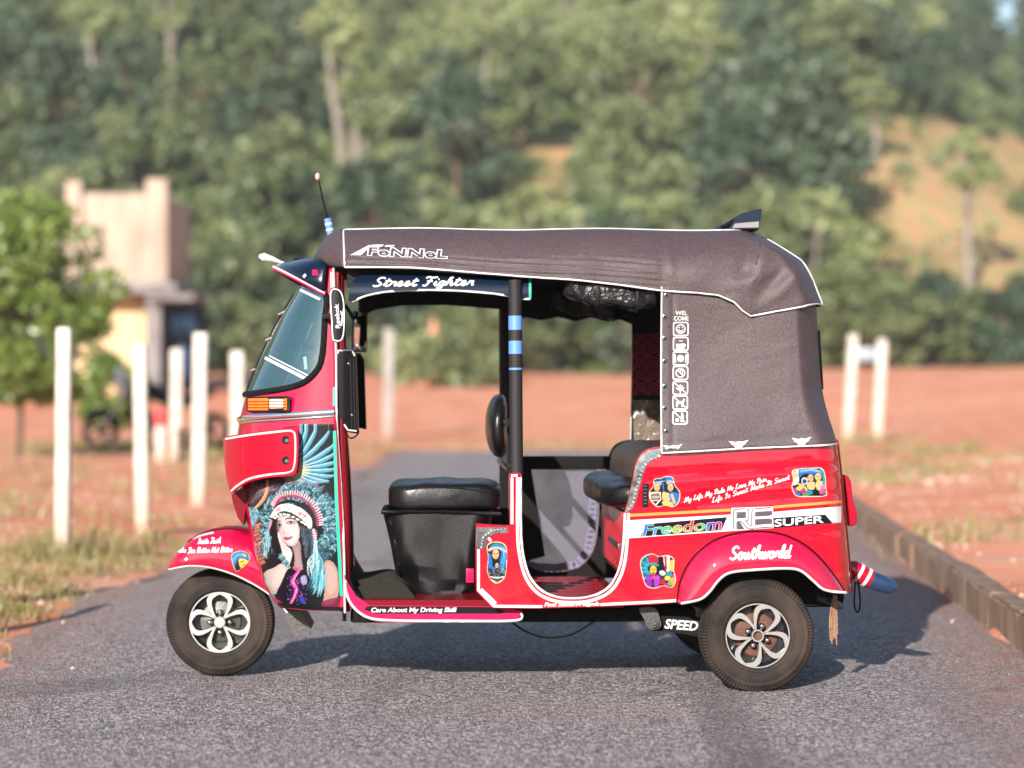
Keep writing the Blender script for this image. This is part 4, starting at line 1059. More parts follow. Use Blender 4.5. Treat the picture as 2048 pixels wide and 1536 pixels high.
    for i, p in enumerate(arc[:-1]):
        a = math.atan2(p[1] - 800, p[0] - 440); l = 52
        b0 = (p[0] - math.cos(a) * 8, p[1] - math.sin(a) * 8); b1 = (p[0] + math.cos(a) * l * .75, p[1] + math.sin(a) * l * .75)
        C.stroke(q(b0, b1), [9, 8], (.02, .02, .03)); C.stroke(q(b0, b1), [7.2, 6.4], (.72, .20, .30)); C.stroke(q((b0[0] + math.cos(a) * 14, b0[1] + math.sin(a) * 14), b1), [4.6, 4.6], (.86, .70, .72)); C.stroke(q(b0, (b0[0] + math.cos(a) * 9, b0[1] + math.sin(a) * 9)), [7, 7], (.50, .04, .12))
    C.stroke(q((275, 690), (315, 625), (400, 592), (490, 612), (560, 680), (590, 770)), [9, 11, 12, 13, 12, 9], (.012, .012, .016))
    C.stroke(q((272, 715), (325, 655), (400, 645), (490, 680), (560, 740), (580, 800)), [16, 27, 32, 36, 32, 18], (.88, .86, .82))
    C.stroke(q((272, 735), (335, 700), (405, 705), (480, 740), (550, 785)), [8, 11, 12, 12, 8], (.012, .012, .016))
    P = catmull([(290, 728), (340, 702), (405, 706), (480, 742), (545, 782)], 4)
    for p in P[::2]: C.stroke(q((p[0] - 7, p[1] - 2), (p[0] + 7, p[1] + 3)), [8, 8], (.88, .86, .82))
    for x, y in ((320, 660), (500, 695), (540, 715)):
        C.stroke(q((x - 16, y - 14), (x + 16, y + 14)), [4, 4], (.66, .08, .14)); C.stroke(q((x + 16, y - 14), (x - 16, y + 14)), [4, 4], (.66, .08, .14))
    C.stroke(q((370, 622), (430, 685)), [2.5, 2.5], (.20, .24, .12)); C.stroke(q((440, 625), (385, 680)), [2.5, 2.5], (.20, .24, .12))
    # hanging tassels
    C.stroke(q((612, 830), (622, 880), (628, 925)), [12, 13, 11], (.80, .42, .50))
    for i in range(5): C.stroke(q((606, 836 + i * 20), (640, 838 + i * 20)), [2.4, 2.4], (.90, .82, .80))
    for n in range(160):
        t = rs.random(); x = 632 + rs.gauss(0, 26) * (t + .25); y = 930 + t * 180; C.stroke(q((625 + rs.gauss(0, 8), y - 20), (x, y + 60), (x + rs.uniform(-10, 40), y + 150)), [1, 4, .8], rs.choice([(.12, .44, .54), (.24, .62, .70), (.55, .82, .85), (.80, .86, .84), (.06, .22, .30)]), .85)
    for n in range(110):
        x = 660 + rs.gauss(0, 22); y = rs.uniform(1080, 1260); C.stroke(q((x, y), (x - 5, y + 60), (x - rs.uniform(5, 45), y + 130)), [2, 4.5, .8], rs.choice([(.10, .46, .58), (.22, .62, .72), (.42, .78, .84), (.04, .2, .28)]), .85)
    C.stroke(q((265, 755), (250, 800), (232, 840)), [6, 8, 6], (.76, .34, .44))
    for n in range(120):
        t = rs.random(); x = 232 - 20 * t + rs.gauss(0, 22) * (.3 + t); y = 850 + 170 * t; C.stroke(q((x, y - 20), (x + rs.uniform(-10, 15), y + 50)), [3.5, 1], rs.choice([(.10, .36, .46), (.26, .58, .66), (.56, .78, .82), (.02, .10, .14), (.75, .82, .82)]), .85)
    return C

def paint_sticker(kind):
    """bold-outlined cartoon vinyl stickers, 100x100 canvas (100x190 for the tall one)"""
    H = 190 if kind == 'tall' else 100
    C = Canvas(100, H, (.86, .70, .36)); rs = random.Random(hash(kind) % 97 if False else len(kind) * 13)
    K_, SK, BL, DB, RD, MG, WH, TL, YL = (.012, .012, .02), (.85, .55, .26), (.03, .20, .55), (.01, .05, .20), (.60, .02, .05), (.55, .03, .38), (.85, .83, .78), (.02, .38, .42), (.90, .66, .05)
    def face(x, y, s, col=SK):
        C.disc((x, y), s * .72, s, K_); C.disc((x, y), s * .62, s * .9, col); C.stroke([(x - s * .45, y - s * .12), (x - s * .1, y - s * .08)], [s * .16] * 2, K_); C.stroke([(x + s * .12, y - s * .08), (x + s * .45, y - s * .12)], [s * .16] * 2, K_); C.stroke([(x - s * .2, y + s * .5), (x + s * .22, y + s * .48)], [s * .16] * 2, RD); C.stroke([(x + s * .02, y), (x + s * .06, y + s * .25)], [s * .08] * 2, (.5, .25, .12))
    if kind == 'tall':
        C.poly([(8, 20), (30, 6), (70, 6), (94, 30), (96, 100), (92, 160), (50, 184), (10, 160), (6, 90)], K_)
        C.poly([(14, 40), (40, 12), (80, 20), (92, 60), (90, 120), (70, 140), (62, 90), (70, 50), (40, 30)], BL, True); C.stroke([(80, 30), (86, 70), (74, 120)], [5, 7, 3], (.12, .45, .80)); C.stroke([(70, 24), (80, 60), (70, 100)], [3, 4, 2], (.20, .60, .85))
        C.poly([(20, 22), (48, 8), (88, 26), (84, 36), (46, 22), (22, 36)], TL, True); C.poly([(12, 34), (50, 24), (92, 42), (90, 50), (50, 34), (14, 46)], (.75, .45, .62), True)
        face(44, 58, 24); C.poly([(8, 60), (24, 64), (26, 110), (10, 120)], BL, True)
        C.stroke([(20, 90), (30, 120), (60, 112)], [8, 10, 6], BL); face(50, 108, 12)
        for _ in range(60): C.disc((rs.uniform(12, 90), rs.uniform(120, 165)), rs.uniform(1.5, 5), rs.uniform(1.5, 4), rs.choice([RD, BL, K_, TL, YL, (.1, .3, .1), SK]), .95)
        C.stroke([(22, 158), (50, 162), (80, 158)], [6, 6, 6], WH); C.stroke([(30, 168), (50, 176), (70, 168)], [3, 3, 3], (.15, .15, .18))
    elif kind == 'shield':
        C.poly([(4, 4), (96, 4), (98, 96), (4, 98)], K_)
        C.poly([(20, 20), (30, 6), (60, 4), (85, 8), (80, 30), (50, 24)], DB, True); C.poly([(52, 2), (74, 2), (80, 16), (60, 18)], BL, True); C.poly([(16, 20), (70, 14), (80, 22), (20, 30)], (.45, .50, .62), True)
        face(27, 36, 14); face(70, 36, 14); C.poly([(40, 20), (56, 16), (62, 60), (44, 62)], K_); C.stroke([(46, 24), (48, 54)], [4, 3], BL); C.stroke([(84, 24), (92, 50), (84, 70)], [6, 8, 5], DB)
        C.poly([(4, 52), (38, 50), (40, 76), (22, 96), (4, 78)], WH); C.poly([(8, 56), (35, 55), (36, 75), (22, 90), (8, 76)], K_)
        for i in range(4): C.stroke([(12, 60 + i * 6), (32, 60 + i * 6)], [3, 3], [(.70, .35, .10), WH][i % 2])
        C.poly([(44, 52), (70, 58), (66, 80), (46, 78)], SK, True); C.poly([(66, 54), (94, 56), (94, 88), (74, 84)], BL, True); C.stroke([(74, 60), (82, 84)], [8, 7], SK); C.stroke([(46, 84), (72, 86)], [7, 7], YL); C.poly([(44, 88), (80, 88), (76, 98), (50, 98)], SK)
    elif kind == 'group':
        C.poly([(3, 3), (97, 3), (98, 97), (4, 97)], K_)
        C.poly([(3, 6), (20, 4), (22, 46), (10, 60), (3, 50)], WH, True); C.stroke([(10, 8), (14, 30)], [6, 5], RD); C.disc((12, 26), 7, 11, SK)
        C.poly([(24, 8), (60, 2), (76, 10), (74, 26), (40, 22), (22, 34)], BL, True); C.stroke([(28, 14), (60, 10), (90, 20)], [6, 8, 6], (.25, .45, .70)); C.stroke([(84, 10), (94, 40), (88, 70)], [8, 10, 6], TL)
        face(55, 36, 13); face(76, 32, 14, (.88, .68, .30)); C.disc((38, 46), 9, 12, WH); C.disc((38, 47), 6, 8, DB)
        C.poly([(46, 52), (66, 50), (66, 72), (48, 72)], SK, True); C.poly([(70, 50), (88, 48), (84, 74), (72, 72)], (.85, .60, .25), True)
        for p, c_ in (((10, 76), MG), ((24, 70), YL), ((34, 80), MG), ((52, 84), TL), ((70, 86), K_), ((88, 82), (.75, .12, .40)), ((18, 90), BL), ((40, 92), (.1, .4, .1)), ((92, 66), (.8, .2, .5))): C.disc(p, 9, 8, c_, .95)
        C.stroke([(22, 56), (36, 64), (44, 76)], [6, 7, 5], SK)
    elif kind == 'chief':
        C.poly([(3, 3), (97, 3), (98, 97), (4, 97)], K_)
        for i in range(14):
            a = 2.0 + i * .24; C.stroke([(36 + 16 * math.cos(a), 44 + 16 * math.sin(a)), (36 + 40 * math.cos(a), 42 + 40 * math.sin(a))], [5, 4], [(.03, .28, .55), (.05, .50, .65)][i % 2])
        C.poly([(24, 14), (36, 4), (50, 14), (48, 30), (26, 30)], RD, True); C.stroke([(24, 34), (36, 31), (50, 35)], [6, 7, 6], TL); face(37, 48, 14, YL); C.stroke([(37, 58), (37, 70)], [8, 6], (.85, .05, .15))
        C.poly([(16, 66), (30, 62), (34, 92), (20, 96)], (.30, .03, .45), True); C.poly([(40, 64), (54, 64), (52, 92), (40, 94)], (.45, .05, .55), True)
        C.poly([(64, 8), (82, 10), (80, 56), (70, 46)], WH, True); C.stroke([(70, 12), (72, 44)], [6, 6], RD); C.disc((88, 36), 8, 16, (.88, .55, .10)); C.disc((92, 40), 5, 8, YL)
        C.disc((62, 56), 12, 13, K_); C.disc((62, 56), 9, 7, WH, 1, 1, .5)
        for p, c_ in (((62, 80), RD), ((76, 70), YL), ((84, 84), (.2, .5, .1)), ((72, 90), MG), ((92, 64), MG), ((90, 76), (.85, .4, .1)), ((80, 58), TL)): C.disc(p, 8, 7, c_)
    else:  # head with blue hair
        C.poly([(2, 2), (98, 2), (98, 98), (2, 98)], K_)
        C.poly([(6, 40), (20, 14), (50, 6), (80, 20), (96, 34), (70, 44), (40, 36), (24, 70), (20, 94), (6, 80)], BL, True); C.stroke([(14, 50), (36, 22), (74, 26)], [6, 8, 4], (.10, .48, .80)); C.stroke([(14, 60), (22, 80), (28, 96)], [8, 7, 3], TL)
        C.poly([(44, 40), (72, 42), (88, 50), (70, 72), (50, 74)], YL, True); C.stroke([(50, 52), (66, 50)], [4, 4], K_); C.stroke([(60, 66), (72, 62)], [4, 4], RD); C.poly([(60, 12), (80, 24), (70, 32)], YL)
    return C

# ------------------------------------------------------------------ lettering
SCRIPT = {
 's': (.75, [[(0, 0), (.3, .55), (.45, 1.0), (.6, .6), (.55, .15), (.25, 0), (.05, .12)]]),
 't': (.72, [[(0, .2), (.25, .9), (.4, 1.7), (.25, .5), (.35, .05), (.6, .1), (.75, .3)], [(.05, 1.15), (.4, 1.17), (.75, 1.2)]]),
 'r': (.8, [[(0, .1), (.15, .6), (.25, 1.0), (.4, .85), (.62, .9), (.58, .4), (.65, .05), (.85, .2)]]),
 'e': (.8, [[(0, .25), (.3, .45), (.55, .8), (.42, 1.02), (.2, .8), (.15, .3), (.35, 0), (.6, .1), (.8, .35)]]),
 'i': (.55, [[(0, .3), (.2, .95), (.18, .3), (.32, .02), (.55, .3)], [(.28, 1.4), (.33, 1.45), (.38, 1.5)]]),
 'g': (.85, [[(.6, .85), (.35, 1), (.1, .7), (.12, .15), (.35, .05), (.6, .5), (.68, 1.0), (.6, .1), (.45, -.7), (.15, -.8), (.1, -.5), (.5, -.1), (.85, .25)]]),
 'h': (.9, [[(0, .3), (.35, 1.5), (.42, 2.0), (.25, 1.8), (.12, .8), (.08, 0)], [(.08, 0), (.2, .6), (.45, 1.0), (.6, .8), (.58, .25), (.7, 0), (.9, .25)]]),
 'S': (1.2, [[(.05, .3), (.3, 0), (.75, .15), (.9, .6), (.5, 1.05), (.3, 1.45), (.55, 1.9), (.95, 1.9), (1.1, 1.6)]]),
 'F': (1.2, [[(0, 1.75), (.3, 2.0), (.7, 1.85), (1.3, 1.95)], [(.75, 1.9), (.6, 1.0), (.45, .2), (.2, 0), (0, .2)], [(.3, 1.0), (.6, 1.02), (.95, 1.05)]]),
 'o': (.85, [[(.55, .95), (.3, 1.0), (.08, .6), (.15, .1), (.4, 0), (.65, .4), (.55, .95), (.75, .8), (.9, .85)]]),
 'u': (.95, [[(0, .5), (.12, 1), (.1, .3), (.25, 0), (.5, .25), (.65, 1), (.62, .3), (.75, 0), (.95, .3)]]),
 'w': (1.1, [[(0, .6), (.1, 1), (.1, .25), (.25, 0), (.45, .3), (.5, .95), (.5, .3), (.65, 0), (.9, .4), (.95, 1.0), (1.15, .85)]]),
 'l': (.5, [[(0, .3), (.35, 1.3), (.4, 1.95), (.22, 1.7), (.12, .5), (.25, 0), (.5, .3)]]),
 'd': (.95, [[(.6, .85), (.35, 1), (.08, .6), (.12, .1), (.35, 0), (.6, .5), (.85, 1.95)], [(.85, 1.95), (.65, .4), (.75, 0), (1, .3)]]),
 'M': (1.6, [[(0, .1), (.15, 0), (.35, 1.0), (.5, 1.95), (.65, .6), (.75, .3), (1.1, 1.2), (1.3, 1.95), (1.3, .6), (1.4, 0), (1.6, .2)]]),
 'y': (.85, [[(0, .6), (.1, 1), (.1, .35), (.3, .1), (.55, .5), (.65, 1), (.55, 0), (.35, -.75), (.1, -.6), (.5, -.1), (.85, .3)]]),
 'L': (1.15, [[(.7, 1.6), (.5, 1.95), (.35, 1.6), (.3, .6), (.05, .15), (.25, .05), (.6, .1), (1.0, .05), (1.15, .3)]]),
 'f': (.6, [[(0, .2), (.4, 1.2), (.5, 1.9), (.3, 1.7), (.2, .5), (.1, -.7), (.3, -.5), (.3, .1), (.6, .3)]]),
 'R': (1.3, [[(.35, 1.9), (.25, .8), (.1, 0)], [(0, 1.6), (.4, 2.0), (1.0, 1.8), (.9, 1.2), (.35, 1.0), (.75, .5), (1.1, 0), (1.3, .2)]]),
 'N': (1.25, [[(0, .1), (.2, .2), (.4, 1.9), (.8, .1), (1.0, 1.0), (1.3, 2.0)]]),
 'v': (.8, [[(0, .6), (.12, 1), (.15, .3), (.3, 0), (.6, .5), (.6, 1), (.85, .85)]]),
 'P': (1.0, [[(.4, 1.9), (.3, .8), (.15, 0)], [(0, 1.6), (.45, 2.0), (1.0, 1.75), (.85, 1.1), (.35, .95)]]),
 'a': (.9, [[(.6, .85), (.35, 1), (.08, .6), (.12, .1), (.35, 0), (.6, .5), (.65, .95)], [(.65, .95), (.6, .2), (.75, 0), (.95, .3)]]),
 'n': (.85, [[(0, .4), (.1, 1), (.08, 0)], [(.08, 0), (.3, .8), (.5, 1), (.58, .6), (.6, .05), (.85, .3)]]),
 'I': (.9, [[(.1, .3), (.3, 0), (.55, .6), (.75, 1.95), (.35, 1.8), (.3, 1.4), (.9, 1.6)]]),
 'k': (.85, [[(0, .3), (.35, 1.5), (.4, 1.95), (.2, 1.7), (.1, 0)], [(.1, .3), (.5, 1.0), (.5, .7), (.25, .5), (.6, 0), (.85, .25)]]),
 'Y': (1.0, [[(0, 1.7), (.15, 1.95), (.3, 1.2), (.6, 1.2), (.9, 1.95), (.7, .6), (.4, -.3), (.1, -.2)]]),
 'B': (1.1, [[(.35, 1.9), (.25, 1.0), (.2, 0)], [(0, 1.6), (.5, 2.0), (.95, 1.7), (.4, 1.05), (1.0, .7), (.7, .05), (.1, .1)]]),
 'm': (1.15, [[(0, .4), (.1, 1), (.08, 0)], [(.08, 0), (.3, .85), (.45, 1), (.5, 0)], [(.5, 0), (.7, .85), (.88, 1), (.9, .1), (1.15, .3)]]),
 ' ': (.7, []),
}
def script_text(name, text, A, B, xh, wd, mat, tree, parent, off=.0015, shear=.35, base=None):
    """brush lettering from A to B (baseline, photograph px), xh = height of the small letters"""
    tot = sum(SCRIPT[c][0] for c in text); A = np.array(A, float); B = np.array(B, float); e = (B - A) / tot
    el = np.linalg.norm(e); en = e / el; up = np.array([en[1], -en[0]]) * xh
    if up[1] > 0: up = -up
    V, Fs, O = [], [], []; x = 0; k = 0
    for ch in text:
        adv, st = SCRIPT[ch]
        for s in st:
            pts = [A + e * (x + p[0]) + en * (shear * xh * p[1]) + up * p[1] for p in s]
            q = catmull(pts, 6); n = len(q)
            w_ = [wd * (.75 + .35 * math.sin(2.6 * i / n + .4)) for i in range(n)]
            a, b = ribbon2(q, w_); nn = len(V); V += a; Fs += [tuple(i + nn for i in f) for f in b]; O += [k * .00004 + (i // 2) * .000012 for i in range(len(a))]; k += 1
        x += adv
    return decal(name, V, Fs, mat, tree, parent, off, offs=O)
def font_data(text, bold=0.0, spacing=1.0):
    cu = bpy.data.curves.new('lettering', 'FONT'); cu.body = text; cu.offset = bold; cu.resolution_u = 3; cu.space_character = spacing; cu.fill_mode = 'FRONT'
    o = bpy.data.objects.new('lettering', cu); COL.objects.link(o); dg = bpy.context.evaluated_depsgraph_get()
    me = bpy.data.meshes.new_from_object(o.evaluated_get(dg)); v = [(p.co.x, p.co.y) for p in me.vertices]; f = [tuple(p.vertices) for p in me.polygons]
    bpy.data.objects.remove(o); bpy.data.curves.remove(cu); bpy.data.meshes.remove(me); return v, f
def font_map(text, A, B, cap, slant=0.0, bold=0.0, spacing=1.0, updir=None):
    v, f = font_data(text, bold, spacing); P = np.array(font_data(text, 0.0, spacing)[0]); x0, x1 = P[:, 0].min(), P[:, 0].max(); ch = .70
    A = np.array(A, float); B = np.array(B, float); e = (B - A); en = e / np.linalg.norm(e); up = np.array([en[1], -en[0]]) if updir is None else np.array(updir, float)
    if updir is None and up[1] > 0 and abs(en[0]) > .5: up = -up
    out = [tuple(A + e * ((x - x0) / (x1 - x0)) + (up + en * slant) * (y / ch * cap)) for x, y in v]
    return out, f
def font_text(name, text, A, B, cap, mat, tree, parent, off=.0015, slant=0.0, bold=0.0, spacing=1.0, updir=None):
    v, f = font_map(text, A, B, cap, slant, bold, spacing, updir)
    return decal(name, v, f, mat, tree, parent, off)
def poly_decal(name, poly, mat, tree, parent, off=.0015, step=12):
    v, f = clip_grid(poly, step); return decal(name, v, f, mat, tree, parent, off)
# ------------------------------------------------------------------ the auto rickshaw
RK = empty('auto_rickshaw', TV, YAW)
tag(RK, 'red three-wheeled auto rickshaw with plum canopy parked across the road', 'rickshaw')
def itab(tab): return lambda z: float(np.interp(z, tab[0], tab[1]))
def vt(tab):
    """[(py, value)] at the near side -> function of z"""
    a = sorted((L(700, y, -.5).z, q) for y, q in tab); zz = [k[0] for k in a]; vv = [k[1] for k in a]; return lambda z: float(np.interp(z, zz, vv))
def pillow(name, c, h, mat, parent, e=3.0, n=18, bump=None, rot=None):
    V = []; Fs = []
    def sp(x, p): return math.copysign(abs(x) ** p, x)
    for i in range(n + 1):
        a = -math.pi / 2 + math.pi * i / n
        for j in range(2 * n):
            b = 2 * math.pi * j / (2 * n); p = 2 / e
            q = Vector((h[0] * sp(math.cos(a), p) * sp(math.cos(b), p), h[1] * sp(math.cos(a), p) * sp(math.sin(b), p), h[2] * sp(math.sin(a), p)))
            if bump: q += bump(q)
            if rot is not None: q = rot @ q
            V.append(q + Vector(c))
    Fs = grid_faces(n + 1, 2 * n, True)
    return mk(name, V, Fs, mat, parent, 60, None, True)
def blister(name, outline, height, mats, tree, parent, step=8, sink=.01, smooth=30, vfall=-.55, bev=0.0):
    v2, fc = clip_grid(outline, step); T_ = []
    for x, y in v2:
        h = hit(tree, x, y, 0) if tree is not None else None
        T_.append(h if h is not None else L(x, y, vfall))
    n = len(T_); V = [p + Vector((0, -height, 0)) for p in T_] + [p + Vector((0, sink, 0)) for p in T_]
    Fs = [tuple(f) for f in fc] + [tuple(k + n for k in reversed(f)) for f in fc]; cnt = {}
    for f in fc:
        for k in range(len(f)):
            a, b = f[k - 1], f[k]; cnt.setdefault((min(a, b), max(a, b)), []).append((a, b))
    for l in cnt.values():
        if len(l) == 1: a, b = l[0]; Fs.append((b, a, a + n, b + n))
    o = mk(name, V, Fs, mats, parent, smooth, None, True)
    if bev:
        m = o.modifiers.new('bevel', 'BEVEL'); m.width = bev; m.segments = 2; m.limit_method = 'ANGLE'; m.angle_limit = R(50)
    return o
def ltube(name, pts, r, mat, parent, n=8, smooth=True, k=5):
    P = [L(*p) for p in pts]
    if smooth and len(P) > 2:
        q = catmull(P, k)
        if isinstance(r, (list, tuple)): r = list(np.interp(np.linspace(0, 1, len(q)), np.linspace(0, 1, len(r)), r))
    else: q = P
    a, b = tube_data(q, r, n); return mk(name, a, b, mat, parent, 60, None, True)

# ---- nose shell with the windscreen opening
n_w = vt([(1225, .50), (1050, .52), (850, .52), (700, .50), (545, .46)])
n_u1 = itab(tabz([(691, 1228), (689, 1100), (682, 960), (674, 850), (671, 700), (667, 545), (665, 520)], -.5))
_t = [(622, 535), (604, 570), (562, 640), (495, 785), (483, 830), (476, 870), (476, 930), (482, 985), (490, 1020), (499, 1060), (512, 1110), (526, 1165), (548, 1202), (575, 1226)]
_ve = [0, 0, 0, 0, 0, 0, 0, 0, .10, .17, .21, .24, .27, .30]
n_u0 = itab(tabz(_t, [-q for q in _ve]))
_a = sorted((L(x, y, -q).z, q) for (x, y), q in zip(_t, _ve)); n_ve = lambda z: float(np.interp(z, [k[0] for k in _a], [k[1] for k in _a]))
z0n, z1n = L(690, 1222, -.5).z, L(662, 536, -.47).z
NZ, NS = 150, 84; ex = 2.35
nv = []
for i in range(NZ + 1):
    z = z0n + (z1n - z0n) * i / NZ; u1, u0, wv, ve = n_u1(z), n_u0(z), n_w(z), n_ve(z)
    for j in range(NS + 1):
        ph = math.pi / 2 * j / NS; cc, ss = math.cos(ph) ** (2 / ex), math.sin(ph) ** (2 / ex)
        if j == NS: cc = 0
        nv.append(Vector((u1 - (u1 - u0) * ss, -(ve + (wv - ve) * cc), z)))
nf = grid_faces(NZ + 1, NS + 1)
WIN = [(430, 788), (430, 552), (606, 566), (648, 586), (653, 640), (650, 700), (641, 735), (612, 766), (565, 779), (500, 788)]
nb, nw_ = [], []
for f in nf:
    c = sum((nv[k] for k in f), Vector()) / 4; x, y = PX(c); (nw_ if inpoly(x, y, WIN) else nb).append(f)
def both_sides(name, V, Fs, mats, parent, thick=.006):
    n = len(V); VV = list(V) + [Vector((p.x, -p.y, p.z)) for p in V]; FF = list(Fs) + [tuple(k + n for k in reversed(f)) for f in Fs]
    used = sorted({k for f in FF for k in f}); mp_ = {k: i for i, k in enumerate(used)}
    bm = bmesh.new(); vs = [bm.verts.new(VV[k]) for k in used]
    for f in FF:
        try: bm.faces.new([vs[mp_[k]] for k in f])
        except ValueError: pass
    bmesh.ops.remove_doubles(bm, verts=bm.verts, dist=.0004); bmesh.ops.recalc_face_normals(bm, faces=bm.faces)
    me = bpy.data.meshes.new(name); bm.to_mesh(me); bm.free()
    for m in (mats if isinstance(mats, list) else [mats]): me.materials.append(m)
    me.polygons.foreach_set('use_smooth', [True] * len(me.polygons))
    o = bpy.data.objects.new(name, me); COL.objects.link(o); o.parent = parent
    # outward normals: the nearest face must look at the camera side
    fy = [p for p in me.polygons if p.center.y < -.3]
    if fy and sum(p.normal.y for p in fy) > 0: me.flip_normals()
    if thick:
        m = o.modifiers.new('thickness', 'SOLIDIFY'); m.thickness = thick; m.offset = -1
        if len(me.materials) > 1: m.material_offset = 1; m.material_offset_rim = 0
    return o
nose = both_sides('nose_shell', nv, nb, [M['sky_red'], M['darkred']], RK)
both_sides('windscreen', nv, nw_, [M['windglass']], RK, 0)
T_NOSE = bvh([(nv, nf)])
for sgn in (1,):
    piping('windscreen_seal', [(490, 789), (560, 779), (606, 766), (636, 738), (646, 702), (650, 640), (651, 588), (607, 567)], .0125, M['blackmatt'], T_NOSE, RK, v=-.05)
_o = bpy.data.objects['windscreen_seal']; _c = _o.copy(); _c.data = _o.data.copy(); COL.objects.link(_c)
for v in _c.data.vertices: v.co.y = -v.co.y
_c.data.flip_normals()
tape('windscreen_stripe', [[(531, 716), (611, 757)]], 6, M['white'], T_NOSE, RK, .003); tape('windscreen_stripe', [[(540, 712), (616, 751)]], 2.5, M['white'], T_NOSE, RK, .003)
tape('windscreen_stripe', [[(601, 580), (641, 599)]], 5, M['white'], T_NOSE, RK, .003)
tape('registration_sticker', [[(609, 738), (606, 712)]], 7, M['white'], T_NOSE, RK, -.012)
# wiper and guard bars on the screen
wp = ltube('wiper', [(494, 792, -.06), (520, 726, -.06), (556, 650, -.05), (592, 590, -.03)], .013, M['black'], RK)
ltube('wiper_arm', [(502, 782, -.12), (540, 700, -.10), (572, 640, -.08)], .006, M['black'], wp)
for a in ((512, 742), (540, 682), (566, 630)): ltube('clip', [(a[0] - 9, a[1], -.06), (a[0] + 8, a[1] - 8, -.06)], .011, M['steel'], wp, smooth=False)

# chrome strip
cs = piping('chrome_strip', [(478, 839), (520, 834), (600, 829), (669, 824)], .0115, M['chrome'], T_NOSE, RK, v=-.1, off=.004)
piping('chrome_bead', [(480, 846), (520, 842), (600, 837), (669, 832)], .005, M['chrome'], T_NOSE, cs, v=-.1, off=.003)
# indicator
_h0, _h1 = hit(T_NOSE, 578, 808, 0), hit(T_NOSE, 512, 808, 0); INS = []
def ind_v(u, z, x, y): return _h0.y + (_h1.y - _h0.y) * ((578 - x) / 66) ** 1.5 * .85 - .02 if x < 578 else _h0.y - .02
ind = sheet('indicator_lamp', [(496, 794), (576, 792), (580, 796), (580, 820), (576, 824), (496, 824), (493, 820), (493, 798)], ind_v, M['black'], RK, 8, .05, 30, True, 0, INS)[0]
T_IND = bvh(INS)
blister('amber_lens', [(496, 797), (537, 796), (537, 821), (496, 821)], .006, M['amber'], T_IND, ind, 5, bev=.003)
blister('amber_lens', [(568, 797), (574, 797), (574, 819), (568, 820)], .006, M['amber'], T_IND, ind, 6)
blister('clear_lens', [(539, 798), (567, 798), (567, 817), (539, 818)], .006, M['clearlens'], T_IND, ind, 5, bev=.003)
for y in (803, 809, 815): tape('lens_rib', [[(497, y), (574, y)]], 1.2, M['darkred'], T_IND, ind, .0075)
# headlamp pod
pod_o = catmull([(450, 874), (500, 866), (560, 859), (585, 857), (596, 866), (597, 900), (594, 938), (583, 951), (540, 955), (500, 963), (474, 978), (462, 986), (454, 962), (448, 920), (447, 888)], 3, True)
uA = L(597, 900, -.54).x; uB = L(447, 900, -.3).x
def pod_v(u, z, px, py): t = min(1.15, max(0, (uA - u) / (uA - uB))); return -.548 + .05 * t + .20 * t ** 3.2
PODS = []
pd = sheet('headlamp_pod', pod_o, pod_v, M['redpod'], RK, 8, .19, 40, True, 0, PODS)
for o in pd:
    m = o.modifiers.new('bevel', 'BEVEL'); m.width = .016; m.segments = 3; m.limit_method = 'ANGLE'; m.angle_limit = R(50)
T_POD = bvh(PODS)
pp = piping('pod_piping', [(452, 878), (500, 870), (560, 863), (583, 862), (590, 870), (591, 905), (588, 935), (578, 945), (540, 949), (500, 957), (474, 972), (463, 982)], .0042, M['white'], T_POD, pd[0])
for y in (880, 921):
    h = hit(T_POD, 572, y, 0); b = MB(); b.tube([h + Vector((0, .004, 0)), h + Vector((0, -.002, 0))], .0155, 14); sc = b.build('screw_recess', M['inkblack'], pd[0])
    b = MB(); b.tube([h + Vector((.003, 0, -.002)), h + Vector((.003, -.006, -.002))], [.009, .007], 10); b.build('screw', M['steel'], pd[0])
# lower lip below the pod
bp = blister('pod_cheek', [(463, 988), (500, 966), (512, 968), (498, 985), (493, 1010), (487, 1050), (476, 1035), (466, 1005)], .012, M['darkred'], None, RK, 8, .12, 40, -.25)

# ---- printed wrap
C_ = paint_portrait()
art = [(600, 848), (668, 848), (671, 960), (676, 1100), (681, 1196), (678, 1215), (620, 1216), (570, 1208), (546, 1192), (531, 1163), (518, 1115), (506, 1060), (497, 1015), (492, 985), (510, 963), (545, 950), (598, 945)]
v2, fc = clip_grid(art, 1.25)
cl_ = []
for x, y in v2:
    c = C_.at((x - 480) * 2.076, (y - 860) * 2.076); cl_.append(c)
decal('portrait_wrap', v2, fc, M['printed'], T_NOSE, RK, .0016, cols=cl_)
poly_decal('lower_edge_strip', [(545, 1203), (572, 1214), (620, 1219), (690, 1222), (690, 1214), (620, 1212), (575, 1206)], M['inkblack'], T_NOSE, RK, .003)
tape('green_tape', [[(664, 545), (669, 700), (669, 812)], [(669, 862), (673, 1000), (683, 1192)]], 6.5, M['green'], T_NOSE, RK, .004)
piping('door_edge_piping', [(667, 536), (672, 700), (674, 850), (681, 960), (688, 1100), (690, 1226)], .0048, M['white'], None, RK, v=-.515)
ltube('door_pillar', [(690, 1222, -.47), (690, 1050, -.49), (684, 900, -.485), (682, 700, -.47), (677, 545, -.44)], .020, M['darkred'], RK, 10)
ltube('door_pillar', [(690, 1222, .47), (690, 1050, .49), (684, 900, .485), (682, 700, .47), (677, 545, .44)], .020, M['darkred'], RK, 10)
for a, b in (((693, 1025), (694, 1075)), ((692, 1090), (693, 1140))): ltube('door_catch', [(a[0], a[1], -.46), (b[0], b[1], -.46)], .012, M['black'], RK, 6, False)
